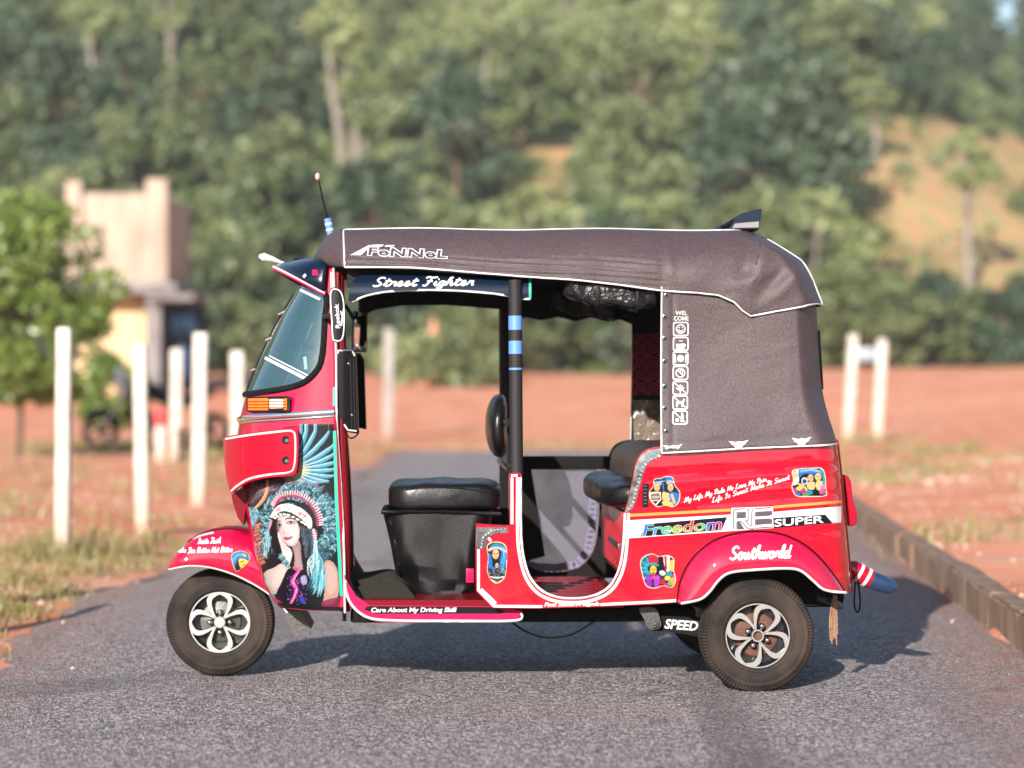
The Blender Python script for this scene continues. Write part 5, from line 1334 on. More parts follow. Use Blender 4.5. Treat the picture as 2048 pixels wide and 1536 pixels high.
ltube('stub_bolt', [(688, 1215, -.5), (689, 1242, -.5)], .008, M['black'], RK, 6, False)

# ---- brow visor above the screen
bv = []
for k in range(41):
    ph = -math.pi / 2 + math.pi * k / 40; s, c = math.sin(ph), math.cos(ph); g = abs(c) ** 1.0
    rows = []
    for (sx, sy), (fx, fy), wv in (((656, 526), (612, 523), .465), ((652, 545), (592, 526), .478), ((650, 566), (569, 530), .484), ((650, 585), (548, 535), .486)):
        a = L(sx, sy, -wv); b = L(fx, fy, 0); rows.append(Vector((a.x + (b.x - a.x) * g, wv * s, a.z + (b.z - a.z) * g)))
    bv += rows
o = mk('brow_visor', bv, grid_faces(41, 4), M['navy'], RK, 50); o.modifiers.new('thickness', 'SOLIDIFY').thickness = .006; brow = o
a_, b_ = tube_data([bv[4 * k + 3] for k in range(41)], .0055, 6); mk('visor_piping', a_, b_, M['white'], brow, 60, None, True)
a_, b_ = tube_data([bv[4 * k + 3] + Vector((0, 0, -.008)) for k in range(41)], .0045, 6); mk('visor_piping', a_, b_, M['pink'], brow, 60, None, True)
T_BROW = bvh([(bv, grid_faces(41, 4))])
poly_decal('red_square', [(627, 542), (637, 541), (638, 552), (628, 553)], M['pink'], T_BROW, brow, .010, 6)
tape('white_tab', [[(615, 551), (605, 563)]], 5, M['white'], T_BROW, brow, .011)
b = MB(); p0 = L(578, 530, -.02); b.tube([p0, L(560, 524, -.02), L(545, 518, -.02), L(527, 514, -.02), L(518, 512, -.02)], [.004, .006, .010, .017, .006], 10); b.build('hood_ornament', M['white'], RK)
pillow('marker_lamp', L(598, 522, -.05), (.025, .05, .013), M['inkblack'], RK, 2.4, 10)

# ---- canopy hood
h_uF = itab(tabz([(684, 458), (687, 495), (690, 533)], -.6))
zA = L(800, 545, -.61).z; zTop = L(1000, 458, -.45).z
h_uR = itab(tabz([(1521, 459), (1566, 488), (1609, 519), (1631, 560), (1650, 607), (1652, 640)], -.42))
def h_W(z):
    k = min(1, max(0, (z - zA) / (zTop - zA))); return .43 + .185 * max(0, 1 - k ** 1.6) ** .62
zl_pts = [(690, 533), (830, 537), (1000, 547), (1150, 560), (1325, 580), (1400, 584), (1440, 589), (1468, 604), (1484, 622), (1500, 633), (1570, 621), (1652, 606)]
_z = [L(x, y, -.615) for x, y in zl_pts]; _zu = [p.x for p in _z]; _zz = [p.z for p in _z]
def shell(name, uF, uR, Wf, r, zlo, zhi, nr, ns, nc, nb_, mats, crown=0.0, warp=None, thick=.010):
    zm = (zhi + zlo((uF(zhi) + uR(zhi)) / 2)) / 2; cols = []
    uRn = uR(zlo(1e9)); uFn = uF(zlo(-1e9)); rf = r if callable(r) else (lambda z, q=r: q); r, rb, pw = rf(zhi)
    for j in range(ns): cols.append(('s', j / ns))
    for j in range(nc): cols.append(('c', math.pi / 2 * j / nc))
    for j in range(nb_ + 1): cols.append(('b', j / nb_))
    half = []
    for kd_, t_ in cols:
        un = uFn + (uRn - r - uFn) * t_ if kd_ == 's' else (uRn - r + r * math.sin(t_) if kd_ == 'c' else uRn)
        zl = zlo(un); col = []
        for i in range(nr + 1):
            z = zl + (zhi - zl) * i / nr; Wz = Wf(z); ur = uR(z); r, rb, pw = rf(z)
            if kd_ == 's': p = Vector((uF(z) + (ur - r - uF(z)) * t_, -Wz, z))
            elif kd_ == 'c': p = Vector((ur - r + r * math.sin(t_) ** pw, -(Wz - rb + rb * math.cos(t_) ** pw), z))
            else: p = Vector((ur, -(Wz - rb) * (1 - t_), z))
            if warp and kd_ != 'b': p += warp(p)
            col.append(p)
        half.append(col)
    V, Fs = [], []; nr1 = nr + 1
    for c in half: V += c
    n = len(V); m = len(half)
    for j in range(m - 1):
        for i in range(nr): Fs.append((j * nr1 + i, (j + 1) * nr1 + i, (j + 1) * nr1 + i + 1, j * nr1 + i + 1))
    near = (list(V), list(Fs))
    V += [Vector((p.x, -p.y, p.z)) for p in V]
    Fs += [tuple(k + n for k in reversed(f)) for f in Fs]
    if crown:
        K_ = 10; base = len(V)
        for j in range(m):
            p = half[j][-1]
            for k in range(K_ + 1):
                t_ = k / K_; V.append(Vector((p.x, p.y * (1 - 2 * t_), p.z + crown * math.sin(math.pi * t_) * min(1, abs(p.y) / .3))))
        for j in range(m - 1):
            for k in range(K_): Fs.append((base + j * (K_ + 1) + k, base + (j + 1) * (K_ + 1) + k, base + (j + 1) * (K_ + 1) + k + 1, base + j * (K_ + 1) + k + 1))
    bm = bmesh.new(); vs = [bm.verts.new(p) for p in V]
    for f in Fs:
        try: bm.faces.new([vs[k] for k in f])
        except ValueError: pass
    bmesh.ops.remove_doubles(bm, verts=bm.verts, dist=.0006); bmesh.ops.recalc_face_normals(bm, faces=bm.faces)
    me = bpy.data.meshes.new(name); bm.to_mesh(me); bm.free()
    for q in mats: me.materials.append(q)
    me.polygons.foreach_set('use_smooth', [True] * len(me.polygons))
    fy = [p for p in me.polygons if p.center.y < -.45]
    if sum(p.normal.y for p in fy) > 0: me.flip_normals()
    o = bpy.data.objects.new(name, me); COL.objects.link(o); o.parent = RK
    md_ = o.modifiers.new('thickness', 'SOLIDIFY'); md_.thickness = thick; md_.offset = -1; md_.material_offset = 1; md_.material_offset_rim = 0
    return o, near, half
def seg_d(x, y, a, b):
    dx, dy = b[0] - a[0], b[1] - a[1]; t = min(1, max(0, ((x - a[0]) * dx + (y - a[1]) * dy) / (dx * dx + dy * dy))); ex_, ey = x - a[0] - t * dx, y - a[1] - t * dy
    s = dx * (y - a[1]) - dy * (x - a[0]); return math.hypot(ex_, ey), math.copysign(1, s), t
def hood_warp(p):
    x, y = PX(p); q = 0
    for a, b, am, wd in (((1524, 455), (1498, 556), .028, 20), ((1612, 516), (1532, 594), .024, 18), ((1525, 546), (1460, 560), .016, 15), ((1330, 460), (1336, 585), .010, 10)):
        d, s, t = seg_d(x, y, a, b); e_ = s * d / wd; q += am * e_ * math.exp(-e_ * e_) * math.sin(math.pi * min(1, max(0, .12 + .8 * t)))
    q += .0035 * math.sin(x * .021 + 1.3 * math.sin(y * .05)) + .002 * math.sin(x * .055 + y * .03)
    if y > 515 and x < 1330: q += .0035 * math.sin((y + x * -.06) * .55)
    return Vector((0, q, .003 * math.sin(x * .017)))
hood, hn, hhalf = shell('canopy_hood', h_uF, h_uR, h_W, (.11, .27, 1.45), lambda u: float(np.interp(u, _zu, _zz)), zTop, 30, 110, 12, 10, [M['canopy'], M['canopyin']], .02, hood_warp)
# front cap of the hood, sweeping down to the visor
hf = hhalf[0]; sec = list(hf) + [Vector((hf[-1].x, hf[-1].y * (1 - 2 * k / 10), hf[-1].z + .02 * math.sin(math.pi * k / 10))) for k in range(1, 10)] + [Vector((p.x, -p.y, p.z)) for p in reversed(hf)]
sec = [Vector(p) for p in resample([tuple(p) for p in sec], 60)]
ra = []
for k in range(60):
    ph = -math.pi / 2 + math.pi * k / 59; a = L(664, 531, -.475); b = L(633, 523, 0); g = abs(math.cos(ph)) ** .8
    ra.append(Vector((a.x + (b.x - a.x) * g, .475 * math.sin(ph), a.z + (b.z - a.z) * g)))
cv = []
for r_ in range(9):
    t = r_ / 8
    for k in range(60):
        p = sec[k].lerp(ra[k], t); g = math.sin(math.pi * t) * math.sin(math.pi * k / 59)
        cv.append(p + Vector((-.012 * g, 0, .028 * g)))
o = mk('canopy_front', cv, grid_faces(9, 60), [M['canopy'], M['canopyin']], RK, 60); md_ = o.modifiers.new('thickness', 'SOLIDIFY'); md_.thickness = .008; md_.offset = 1
T_HOOD = bvh([hn, (cv, grid_faces(9, 60))])
a_, b_ = tube_data(sec, .004, 6); mk('hood_front_piping', a_, b_, M['white'], hood, 60, None, True)
a_, b_ = tube_data(ra, .004, 6); mk('hood_front_piping', a_, b_, M['white'], hood, 60, None, True)
low = [c[0] + Vector((0, -.002, 0)) for c in hhalf]; a_, b_ = tube_data(low + [Vector((p.x, -p.y, p.z)) for p in reversed(low[:-1])], .0036, 6); mk('hood_hem_piping', a_, b_, M['white'], hood, 60, None, True)
for s in (-1, 1):
    top_ = [Vector((c[-1].x, c[-1].y * -s, c[-1].z + .001)) for c in hhalf[:124]]; a_, b_ = tube_data(top_, .0026, 6); mk('hood_ridge_piping', a_, b_, M['white'], hood, 60, None, True)
cr_ = [Vector(p) + Vector((.002, -.003, .001)) for p in hhalf[110 + 11]]
for s in (1, -1):
    a_, b_ = tube_data([Vector((p.x, p.y * s, p.z)) for p in cr_], .0028, 6); mk('hood_corner_piping', a_, b_, M['white'], hood, 60, None, True)
# corner seams down the back slope
tape('hood_seam', [[(1523, 466), (1519, 500), (1512, 530)]], 2, M['canopyin'], T_HOOD, hood, .001)
tape('orange_mark', [[(1331, 466), (1342, 462)]], 3, M['orange'], T_HOOD, hood, .002)

# ---- canopy side and back below the hood
c_uF = itab(tabz([(1322, 910), (1325, 560)], -.63)); c_uR = itab(tabz([(1646, 575), (1650, 640), (1657, 760), (1664, 840), (1673, 888), (1674, 905)], -.45))
c_W = vt([(905, .650), (880, .641), (800, .622), (575, .600)])
_b = [L(1322, 906, -.64), L(1500, 896, -.64), L(1674, 886, -.45)]
def can_warp(p):
    x, y = PX(p); q = .004 * math.sin(x * .022 + y * .013) + .004 * math.sin(y * .019 + 1) + .010 * math.sin(math.pi * min(1, max(0, (y - 600) / 290))) * math.sin(math.pi * min(1, max(0, (x - 1340) / 240)))
    d, s, t = seg_d(x, y, (1346, 585), (1346, 905)); q += .004 * math.exp(-(d / 4) ** 2)
    d, s, t = seg_d(x, y, (1325, 893), (1670, 868)); q += .004 * math.exp(-(d / 4) ** 2)
    return Vector((0, q, 0))
_zb0, _zb1 = L(1600, 892, -.6).z, L(1600, 770, -.6).z
def can_corner(z):
    t = float(smooth01(_zb0, _zb1, z)); return (.112 + .016 * t, .225 + .115 * t, 1.0 + .4 * t)
can, cn, chalf = shell('canopy_side', c_uF, c_uR, c_W, can_corner, lambda u: float(np.interp(u, [p.x for p in _b], [p.z for p in _b])), L(1400, 573, -.6).z, 46, 70, 16, 10, [M['canopy'], M['canopyin']], 0, can_warp, .006)
T_CAN = bvh([cn])
low = [c[0] + Vector((0, -.002, 0)) for c in chalf]; a_, b_ = tube_data(low + [Vector((p.x, -p.y, p.z)) for p in reversed(low[:-1])], .0036, 6); mk('canopy_hem_piping', a_, b_, M['white'], can, 60, None, True)
for s in (1, -1):
    fr = [Vector((p.x, p.y * s, p.z)) for p in chalf[0]]; a_, b_ = tube_data(fr, .0036, 6); mk('canopy_edge_piping', a_, b_, M['white'], can, 60, None, True)
for y in (590, 633, 676, 722, 772, 816, 862):
    h = hit(T_CAN, 1329 + (3 if y in (590, 862) else 0), y, 0); b = MB(); b.tube([h, h + Vector((0, -.004, 0)), h + Vector((0, -.006, 0))], [.010, .009, .005], 12); b.tube([h + Vector((0, -.004, 0)), h + Vector((0, -.008, 0))], [.0045, .004], 8, 1); b.build('snap_button', [M['brass'], M['inkblack']], can)
# rear window flap
pv = [L(1656, 660, -.4), L(1663, 780, -.4)]
b = MB(); b.box(((pv[0].x + pv[1].x) / 2 - .030, 0, (pv[0].z + pv[1].z) / 2), (.02, .7, pv[0].z - pv[1].z), 0, Matrix.Rotation(-.06, 3, 'Y'), .006); b.build('rear_window_flap', M['black'], can)

# ---- tub (rear body)
t_uR = itab(tabz([(1673, 880), (1680, 940), (1690, 1045), (1697, 1120), (1702, 1186)], -.44))
GRV = [((1349, 949), (1678, 930), .006, 4), ((1356, 966), (1682, 940), -.004, 5), ((1400, 1010), (1682, 987), .005, 4), ((1275, 1079), (1412, 1079), .004, 3), ((1610, 1066), (1690, 1060), .004, 3), ((1275, 1153), (1345, 1150), .004, 3),
       ((972, 1096), (1028, 1095), .004, 3), ((968, 1157), (1030, 1155), .004, 3), ((1625, 1148), (1700, 1140), .004, 4)]
def tub_v(u, z, px, py):
    r = .11; a = u - (t_uR(z) - r); wv = .640 - .03 * ((z - .62) / .42) ** 2
    v = -(wv - .22 + .22 * math.sqrt(max(0, 1 - min(a / r, 1) ** 2))) if a > 0 else -wv
    for p, q, am, wd in GRV:
        if px > min(p[0], q[0]) - 12 and px < max(p[0], q[0]) + 12 and abs(py - (p[1] + q[1]) / 2) < 30:
            d, s, t = seg_d(px, py, p, q); v += am * math.exp(-(d / wd) ** 2)
    return v
U_ = catmull([(1322, 893), (1297, 898), (1281, 909), (1271, 930), (1264, 965), (1256, 1000), (1250, 1026), (1248, 1070), (1243, 1118), (1232, 1153), (1212, 1179), (1180, 1193), (1145, 1197), (1110, 1193), (1080, 1178), (1058, 1150), (1046, 1108), (1042, 1060), (1041, 1000), (1041, 946)], 4)
arch_in = catmull([(1378, 1203), (1384, 1165), (1404, 1125), (1440, 1094), (1500, 1081), (1560, 1085), (1605, 1106), (1640, 1140), (1664, 1184)], 4)
tub_o = U_ + [(1019, 946), (1019, 1052), (952, 1047), (951, 1100), (952, 1182), (986, 1216), (1060, 1217), (1200, 1213), (1300, 1209)] + arch_in + [(1702, 1183), (1697, 1120), (1690, 1045), (1680, 940), (1673, 880), (1500, 888)]
TUBS = []
tub = sheet('body_side', tub_o, tub_v, [M['red'], M['blackmatt']], RK, 6.5, .03, 40, True, 1, TUBS)
# back wall between the two sides
bw = []
for y in range(880, 1187, 8):
    p = L(1690, y, -.44); u = t_uR(p.z)
    for k in range(9): bw.append(Vector((u - .004 - .0 * k, -.45 + .9 * k / 8, p.z)))
o = mk('back_wall', bw, grid_faces(len(bw) // 9, 9), M['red'], RK, 60); o.modifiers.new('thickness', 'SOLIDIFY').thickness = .01
# rear mudguard flare
FA = resample(catmull([(1354, 1207), (1361, 1160), (1384, 1117), (1420, 1085), (1460, 1069), (1510, 1062), (1560, 1067), (1605, 1086), (1640, 1115), (1668, 1150), (1690, 1184)], 6), 48)
FB = resample(catmull([(1362, 1207), (1400, 1199), (1420, 1183), (1438, 1160), (1462, 1145), (1520, 1139), (1580, 1137), (1604, 1143), (1626, 1161), (1650, 1180), (1692, 1185)], 6), 48)
fl = []; NF = 12
for k in range(48):
    for i in range(NF + 3):
        t = min(1, i / NF); x, y = FA[k] + (FB[k] - FA[k]) * t; p = L(x, y, -.64); base = tub_v(p.x, p.z, 0, 0)
        v = base - .002 - .068 * math.sin(t * math.pi / 2) ** .9 * (1 - .15 * t)
        if i > NF: v += .02 * (i - NF)
        q = L(x, y, v); fl.append(q)
ff = grid_faces(48, NF + 3)
fl_o = []
for s in (1, -1):
    o = mk('rear_mudguard', [Vector((p.x, p.y * s, p.z)) for p in fl], ff if s > 0 else [tuple(reversed(f)) for f in ff], M['sky_red'], RK, 50, None, True); fl_o.append(o)
    o.modifiers.new('thickness', 'SOLIDIFY').thickness = .004
TUBS.append((fl, ff)); T_TUB = bvh(TUBS)
a_, b_ = tube_data([fl[k * (NF + 3) + NF] for k in range(48)], .0052, 6); mk('mudguard_piping', a_, b_, M['white'], fl_o[0], 60, None, True)
a_, b_ = tube_data([fl[k * (NF + 3)] + Vector((0, -.001, 0)) for k in range(48)], .0032, 6); mk('mudguard_seal', a_, b_, M['inkblack'], fl_o[0], 60, None, True)
# wheel house lining
wl = []
for k in range(25):
    x, y = resample(arch_in, 25)[k]
    for v in (-.60, -.45, -.34): p = L(x, y + 4, v); wl.append(Vector((L(x, y, -.6).x, v, L(x, y + 3, -.6).z)))
for s in (1, -1): mk('wheel_house', [Vector((p.x, p.y * s, p.z)) for p in wl] , grid_faces(25, 3), M['blackmatt'], RK, 60)
# body decorations -----------------------------------------------------------
edge = [(x + (4 if x > 1150 else -4), y + 4) for x, y in U_[24:]]
U2 = [(1257, 1026), (1255, 1070), (1250, 1121), (1238, 1159), (1216, 1186), (1182, 1201), (1145, 1205), (1107, 1201), (1074, 1185), (1051, 1154), (1039, 1110), (1035, 1060), (1035, 955)]
tape('white_outline', [U2], 6, M['white'], T_TUB, tub[0], .0015, True)
tape('white_outline', [[(1035, 951), (1024, 951), (1024, 1048)], [(957, 1098), (957, 1180), (988, 1212), (1085, 1213)], [(1201, 1209), (1300, 1204), (1352, 1201)], [(962, 1178), (992, 1207)], [(968, 1066), (982, 1082)]], 5.5, M['white'], T_TUB, tub[0], .0015)
piping('door_edge_trim', [p for p in U_[24::3]], .0048, M['white'], T_TUB, tub[0], v=-.64)
band = [(1251, 1041), (1462, 1029), (1462, 1016), (1546, 1013), (1546, 1024), (1689, 1012), (1690, 1044), (1546, 1056), (1462, 1062), (1251, 1077)]
poly_decal('white_band', band, M['white'], T_TUB, tub[0], .0015, 8)
tape('orange_line', [[(1254, 1031), (1461, 1020)], [(1547, 1014), (1688, 1003)]], 5.5, M['orange'], T_TUB, tub[0], .0015)
lg = poly_decal('black_lettering_panel', [(1292, 1048), (1454, 1034), (1443, 1060), (1281, 1073)], M['inkblack'], T_TUB, tub[0], .0026, 8)
v2, f2 = font_map('Freedom', (1286, 1071), (1441, 1058), 22, .28, .03); decal('lettering_outline', v2, f2, M['white'], T_TUB, tub[0], .0034)
v2, f2 = font_map('Freedom', (1286, 1071), (1441, 1058), 22, .28, .012)
import colorsys
cols = []
for x, y in v2:
    t = (x - 1286) / 155; h = np.interp(t, [0, .12, .3, .42, .55, .68, .8, .9, 1], [.58, .54, .40, .15, .02, .0, .45, .80, .90]); yy = (1071 - t * 13 - y) / 22
    c = np.array(colorsys.hsv_to_rgb(float(h), .9, .75)); c = c ** 2.0
    if yy < .35: c = c * .5 + np.array(colorsys.hsv_to_rgb(float((h + .12) % 1), .6, .9)) ** 2 * .5
    cols.append(c)
decal('rainbow_lettering', v2, f2, M['printed'], T_TUB, tub[0], .0042, cols=cols)
RE = [[(1470, 1058), (1470, 1022), (1494, 1021), (1494, 1038), (1472, 1040)], [(1484, 1040), (1498, 1054), (1508, 1054)], [(1543, 1019), (1507, 1021), (1507, 1053), (1545, 1050)], [(1507, 1036), (1540, 1034)]]
tape('boxed_lettering', RE, 9.5, M['plum_ink'], T_TUB, tub[0], .0026); tape('boxed_lettering_inline', RE, 5.0, M['white'], T_TUB, tub[0], .0036)
poly_decal('lettering_counter', [(1475, 1026), (1490, 1025), (1490, 1034), (1475, 1035)], M['plum_ink'], T_TUB, tub[0], .003); poly_decal('lettering_counter', [(1475, 1044), (1480, 1044), (1489, 1058), (1475, 1059)], M['plum_ink'], T_TUB, tub[0], .003)
poly_decal('lettering_counter', [(1512, 1025), (1544, 1023), (1544, 1030), (1512, 1032)], M['plum_ink'], T_TUB, tub[0], .003); poly_decal('lettering_counter', [(1512, 1040), (1544, 1038), (1544, 1045), (1512, 1048)], M['plum_ink'], T_TUB, tub[0], .003)
poly_decal('black_wedge', [(1546, 1036), (1650, 1029), (1664, 1046), (1547, 1056)], M['inkblack'], T_TUB, tub[0], .0026, 8)
font_text('white_capitals', 'SUPER', (1549, 1053), (1646, 1045), 14, M['white'], T_TUB, tub[0], .0036, .1, .02)
script_text('script_slogan', 'My Life My Rule No Love No Pain', (1368, 1005), (1533, 962), 4.6, 1.7, M['white'], T_TUB, tub[0])
script_text('script_slogan', 'Life Is Sweet Make It Sweet', (1424, 1005), (1579, 958), 4.6, 1.7, M['white'], T_TUB, tub[0])
script_text('script_name', 'Southworld', (1459, 1119), (1580, 1115), 12.5, 4.4, M['white'], T_TUB, fl_o[0], .002, .2)
font_text('maker_lettering', 'Pixel Stickers-Nugoda', (1089, 1213), (1198, 1211), 8, M['white'], T_TUB, tub[0], .0015, .3, .03)
def sticker(name, kind, poly, box, tree, parent, off=.0018):
    C = paint_sticker(kind); x0, y0, x1, y1 = box; v2, fc = clip_grid(catmull(poly, 4, True), 1.3); cx, cy = (x0 + x1) / 2, (y0 + y1) / 2; cc = []
    P = catmull(poly, 4, True)
    for x, y in v2:
        inn = inpoly(cx + (x - cx) * 1.06, cy + (y - cy) * 1.05, P)
        cc.append(C.at((x - x0) / (x1 - x0) * C.w, (y - y0) / (y1 - y0) * C.h) if inn else (.86, .72, .42))
    return decal(name, v2, fc, M['printed'], tree, parent, off, cols=cc)
sticker('cartoon_sticker', 'shield', [(1298, 984), (1306, 972), (1308, 958), (1322, 956), (1332, 952), (1346, 955), (1350, 970), (1360, 984), (1358, 1004), (1346, 1014), (1330, 1011), (1314, 1014), (1300, 1000)], (1297, 952, 1360, 1015), T_TUB, tub[0])
sticker('cartoon_sticker', 'group', [(1584, 942), (1600, 937), (1622, 936), (1642, 936), (1650, 948), (1652, 975), (1652, 992), (1620, 994), (1592, 992), (1583, 975), (1586, 960)], (1582, 934, 1653, 995), T_TUB, tub[0])
sticker('cartoon_sticker', 'chief', [(1280, 1125), (1288, 1112), (1304, 1107), (1318, 1112), (1336, 1110), (1348, 1118), (1348, 1140), (1352, 1160), (1344, 1175), (1326, 1172), (1310, 1177), (1292, 1172), (1284, 1150)], (1279, 1105, 1353, 1178), T_TUB, tub[0])
sticker('cartoon_sticker', 'tall', [(974, 1090), (990, 1083), (1008, 1087), (1014, 1100), (1013, 1140), (1008, 1158), (993, 1167), (980, 1158), (974, 1140), (976, 1115)], (972, 1082, 1016, 1168), T_TUB, tub[0])
ca = blister('corner_plate', [(1322, 897), (1297, 900), (1281, 911), (1271, 932), (1264, 967), (1255, 1004), (1250, 1026), (1262, 1020), (1272, 1003), (1281, 965), (1291, 934), (1304, 919), (1322, 911)], .004, M['alu'], T_TUB, RK, 8)
for x, y in resample([(1259, 1018), (1268, 1002), (1276, 970), (1285, 938), (1298, 922), (1319, 913)], 17):
    h = hit(T_TUB, x, y, .004); pillow('stud', h, (.0048, .004, .0048), M['chrome'], ca, 2, 5)
ca = blister('corner_plate', [(952, 1047), (1016, 1050), (1016, 1065), (988, 1067), (975, 1076), (970, 1098), (952, 1098)], .004, M['alu'], T_TUB, RK, 8)
for x, y in list(resample([(1010, 1058), (985, 1061), (972, 1070)], 7)) + list(resample([(966, 1075), (963, 1094)], 4)):
    h = hit(T_TUB, x, y, .004); pillow('stud', h, (.0045, .004, .0045), M['chrome'], ca, 2, 5)
vn = blister('air_vent', [(1285, 967), (1297, 967), (1296, 1014), (1284, 1014)], .006, M['inkblack'], T_TUB, RK, 8)
for y in range(972, 1012, 7): h = hit(T_TUB, 1290, y, .007); b = MB(); b.box(h, (.012, .004, .004)); b.build('vent_slat', M['steel'], vn)
# canopy markings
font_text('welcome_lettering', 'WEL', (1351, 630), (1374, 630), 8.5, M['white'], T_CAN, can, .0015, 0, .01); font_text('welcome_lettering', 'COME', (1348, 641), (1377, 641), 8.5, M['white'], T_CAN, can, .0015, 0, .01)
for k, yc in enumerate((658, 688, 717, 746, 776, 805, 835)):
    x0, x1, y0, y1 = 1347 - k * .25, 1376 - k * .25, yc - 13, yc + 13; xc = (x0 + x1) / 2
    sq = [(x0 + 4, y0), (x1 - 4, y0), (x1 - 1, y0 + 1), (x1, y0 + 4), (x1, y1 - 4), (x1 - 1, y1 - 1), (x1 - 4, y1), (x0 + 4, y1), (x0 + 1, y1 - 1), (x0, y1 - 4), (x0, y0 + 4), (x0 + 1, y0 + 1), (x0 + 4, y0)]
    ic = tape('pictogram', [sq], 2.6, M['white'], T_CAN, can, .0015)
    def circ(r, c=(0, 0), n=18, a0=0, a1=6.2832): return [(xc + c[0] + r * math.cos(a0 + (a1 - a0) * q / n), yc + c[1] + r * math.sin(a0 + (a1 - a0) * q / n)) for q in range(n + 1)]
    def T(pl, wd=2.2, o_=.0017): tape('pictogram_line', pl, wd, M['white'], T_CAN, ic, o_)
    def Pd(pl, o_=.0017): poly_decal('pictogram_shape', pl, M['white'], T_CAN, ic, o_, 6)
    if k == 0: T([circ(8.5), circ(4.6, (0, 0), 8, .2, 2.94)], 2.0); Pd(circ(1.4, (-3, -3), 8)[:-1]); Pd(circ(1.4, (3, -3), 8)[:-1])
    elif k == 1: Pd([(xc - 9, yc + 0), (xc + 8, yc - 1), (xc + 7, yc + 8), (xc - 8, yc + 8)]); T([[(xc - 3, yc - 6), (xc + 4, yc - 6)], [(xc + 8, yc), (xc + 10, yc + 4), (xc + 7, yc + 6)], [(xc - 10, yc + 10), (xc + 9, yc + 10)]], 1.6, .0019)
    elif k == 2: Pd(circ(7, (0, 0), 16)[:-1]); T([[(xc - 11, yc - 8), (xc - 10, yc + 9)], [(xc + 11, yc - 8), (xc + 10, yc + 9)]], 2.4)
    elif k == 3: T([circ(8.5), [(xc - 6, yc - 6), (xc + 6, yc + 6)]], 2.2); T([[(xc - 1, yc - 4), (xc + 5, yc - 5), (xc + 4, yc + 1)]], 2.0, .0019)
    elif k == 4:
        for a in (-2.7, -2.1, -1.57, -1.0, -.45): T([[(xc, yc + 6), (xc + 9 * math.cos(a), yc + 4 + 11 * math.sin(a))]], 2.2, .0017 + a * .0001)
        T([[(xc - 11, yc - 10), (xc + 11, yc + 10)], [(xc, yc + 4), (xc, yc + 11)]], 2.0, .0021)
    elif k == 5: Pd([(xc - 8, yc - 2), (xc + 5, yc - 3), (xc + 6, yc - 8), (xc + 10, yc - 5), (xc + 7, yc + 1), (xc + 6, yc + 9), (xc + 3, yc + 9), (xc + 2, yc + 3), (xc - 4, yc + 3), (xc - 5, yc + 9), (xc - 8, yc + 9)]); T([[(xc - 11, yc - 10), (xc + 11, yc + 10)]], 1.8, .0021)
    else: Pd([(xc + 2, yc - 4), (xc + 3, yc - 10), (xc + 5, yc - 10), (xc + 7, yc - 3), (xc + 7, yc + 9), (xc + 1, yc + 9)]); Pd(circ(3.6, (-5.5, 5), 10)[:-1]); T([[(xc - 11, yc - 10), (xc + 11, yc + 10)]], 1.8, .0021)
for x, y in ((1345, 897), (1477, 889), (1603, 883)):
    poly_decal('winged_emblem', [(x + a, y + b - a * .05) for a, b in ((-20, -8), (-8, -5), (-3, -5), (0, -7), (3, -5), (8, -5), (20, -8), (14, -2), (15, -1), (9, 2), (6, 7), (0, 8), (-6, 7), (-9, 2), (-15, -1), (-14, -2))], M['cream'], T_CAN, can, .0018, 10)
    for dx in (-3, 3): poly_decal('emblem_eye', [(x + dx + 1.3 * math.cos(q), y + .5 + 1.3 * math.sin(q)) for q in np.linspace(0, 6.28, 7)[:-1]], M['plum_ink'], T_CAN, can, .0028)
# hood lettering
font_text('hood_lettering', 'FeNNeL', (737, 510.5), (892, 516.5), 15.5, M['white'], T_HOOD, hood, .002, .12, .075, 1.08)
font_text('hood_lettering_inline', 'FeNNeL', (737, 510.5), (892, 516.5), 15.0, M['plum_ink'], T_HOOD, hood, .003, .12, .018, 1.08)
for a in ([(700, 511), (738, 491), (744, 491), (722, 511)], [(746, 490), (768, 490), (764, 494), (742, 494)], [(772, 491), (790, 491), (786, 494), (769, 494)]): poly_decal('speed_stripe', a, M['white'], T_HOOD, hood, .002, 6)

# ---- door header panel, curtain roll, linings
hd_o = catmull([(697, 604), (699, 580), (708, 560), (726, 548), (790, 546), (920, 549), (1063, 555)], 4) + [(1063, 599)] + catmull([(1042, 597), (1000, 589), (940, 583), (850, 580), (780, 583), (735, 592)], 4)
HDR = []
def hdr_v(u, z, px, py): k = min(1, max(0, (py - 546) / 50)); return -.560 - .03 * math.sin(k * math.pi * .6)
hdr = sheet('door_header', hd_o, hdr_v, [M['navy'], M['canopyin']], RK, 7, .02, 50, True, 1, HDR); T_HDR = bvh(HDR)
piping('header_piping', [(704, 603), (735, 591), (780, 583), (850, 580), (940, 583), (1000, 589), (1042, 597), (1060, 598)], .0042, M['white'], T_HDR, hdr[0], v=-.58)
tape('green_tape', [[(1060, 556), (1060, 597)]], 5, M['green'], T_HDR, hdr[0], .002)
script_text('script_title', 'Street Fighter', (744, 573), (946, 571), 8.6, 3.4, M['white'], T_HDR, hdr[0], .002, .55)
sheet('header_lining', [(694, 540), (1064, 552), (1064, 575), (694, 575)], lambda u, z, x, y: -.545, M['canopyin'], RK, 20, .01, 40, True)
sheet('valance', [(1046, 548), (1322, 576), (1322, 632), (1290, 620), (1262, 625), (1225, 615), (1190, 624), (1150, 614), (1110, 622), (1080, 615), (1046, 622)], lambda u, z, x, y: -.57 + .006 * math.sin(x * .2), M['canopyin'], RK, 10, .006, 40, False, 0, None, True)
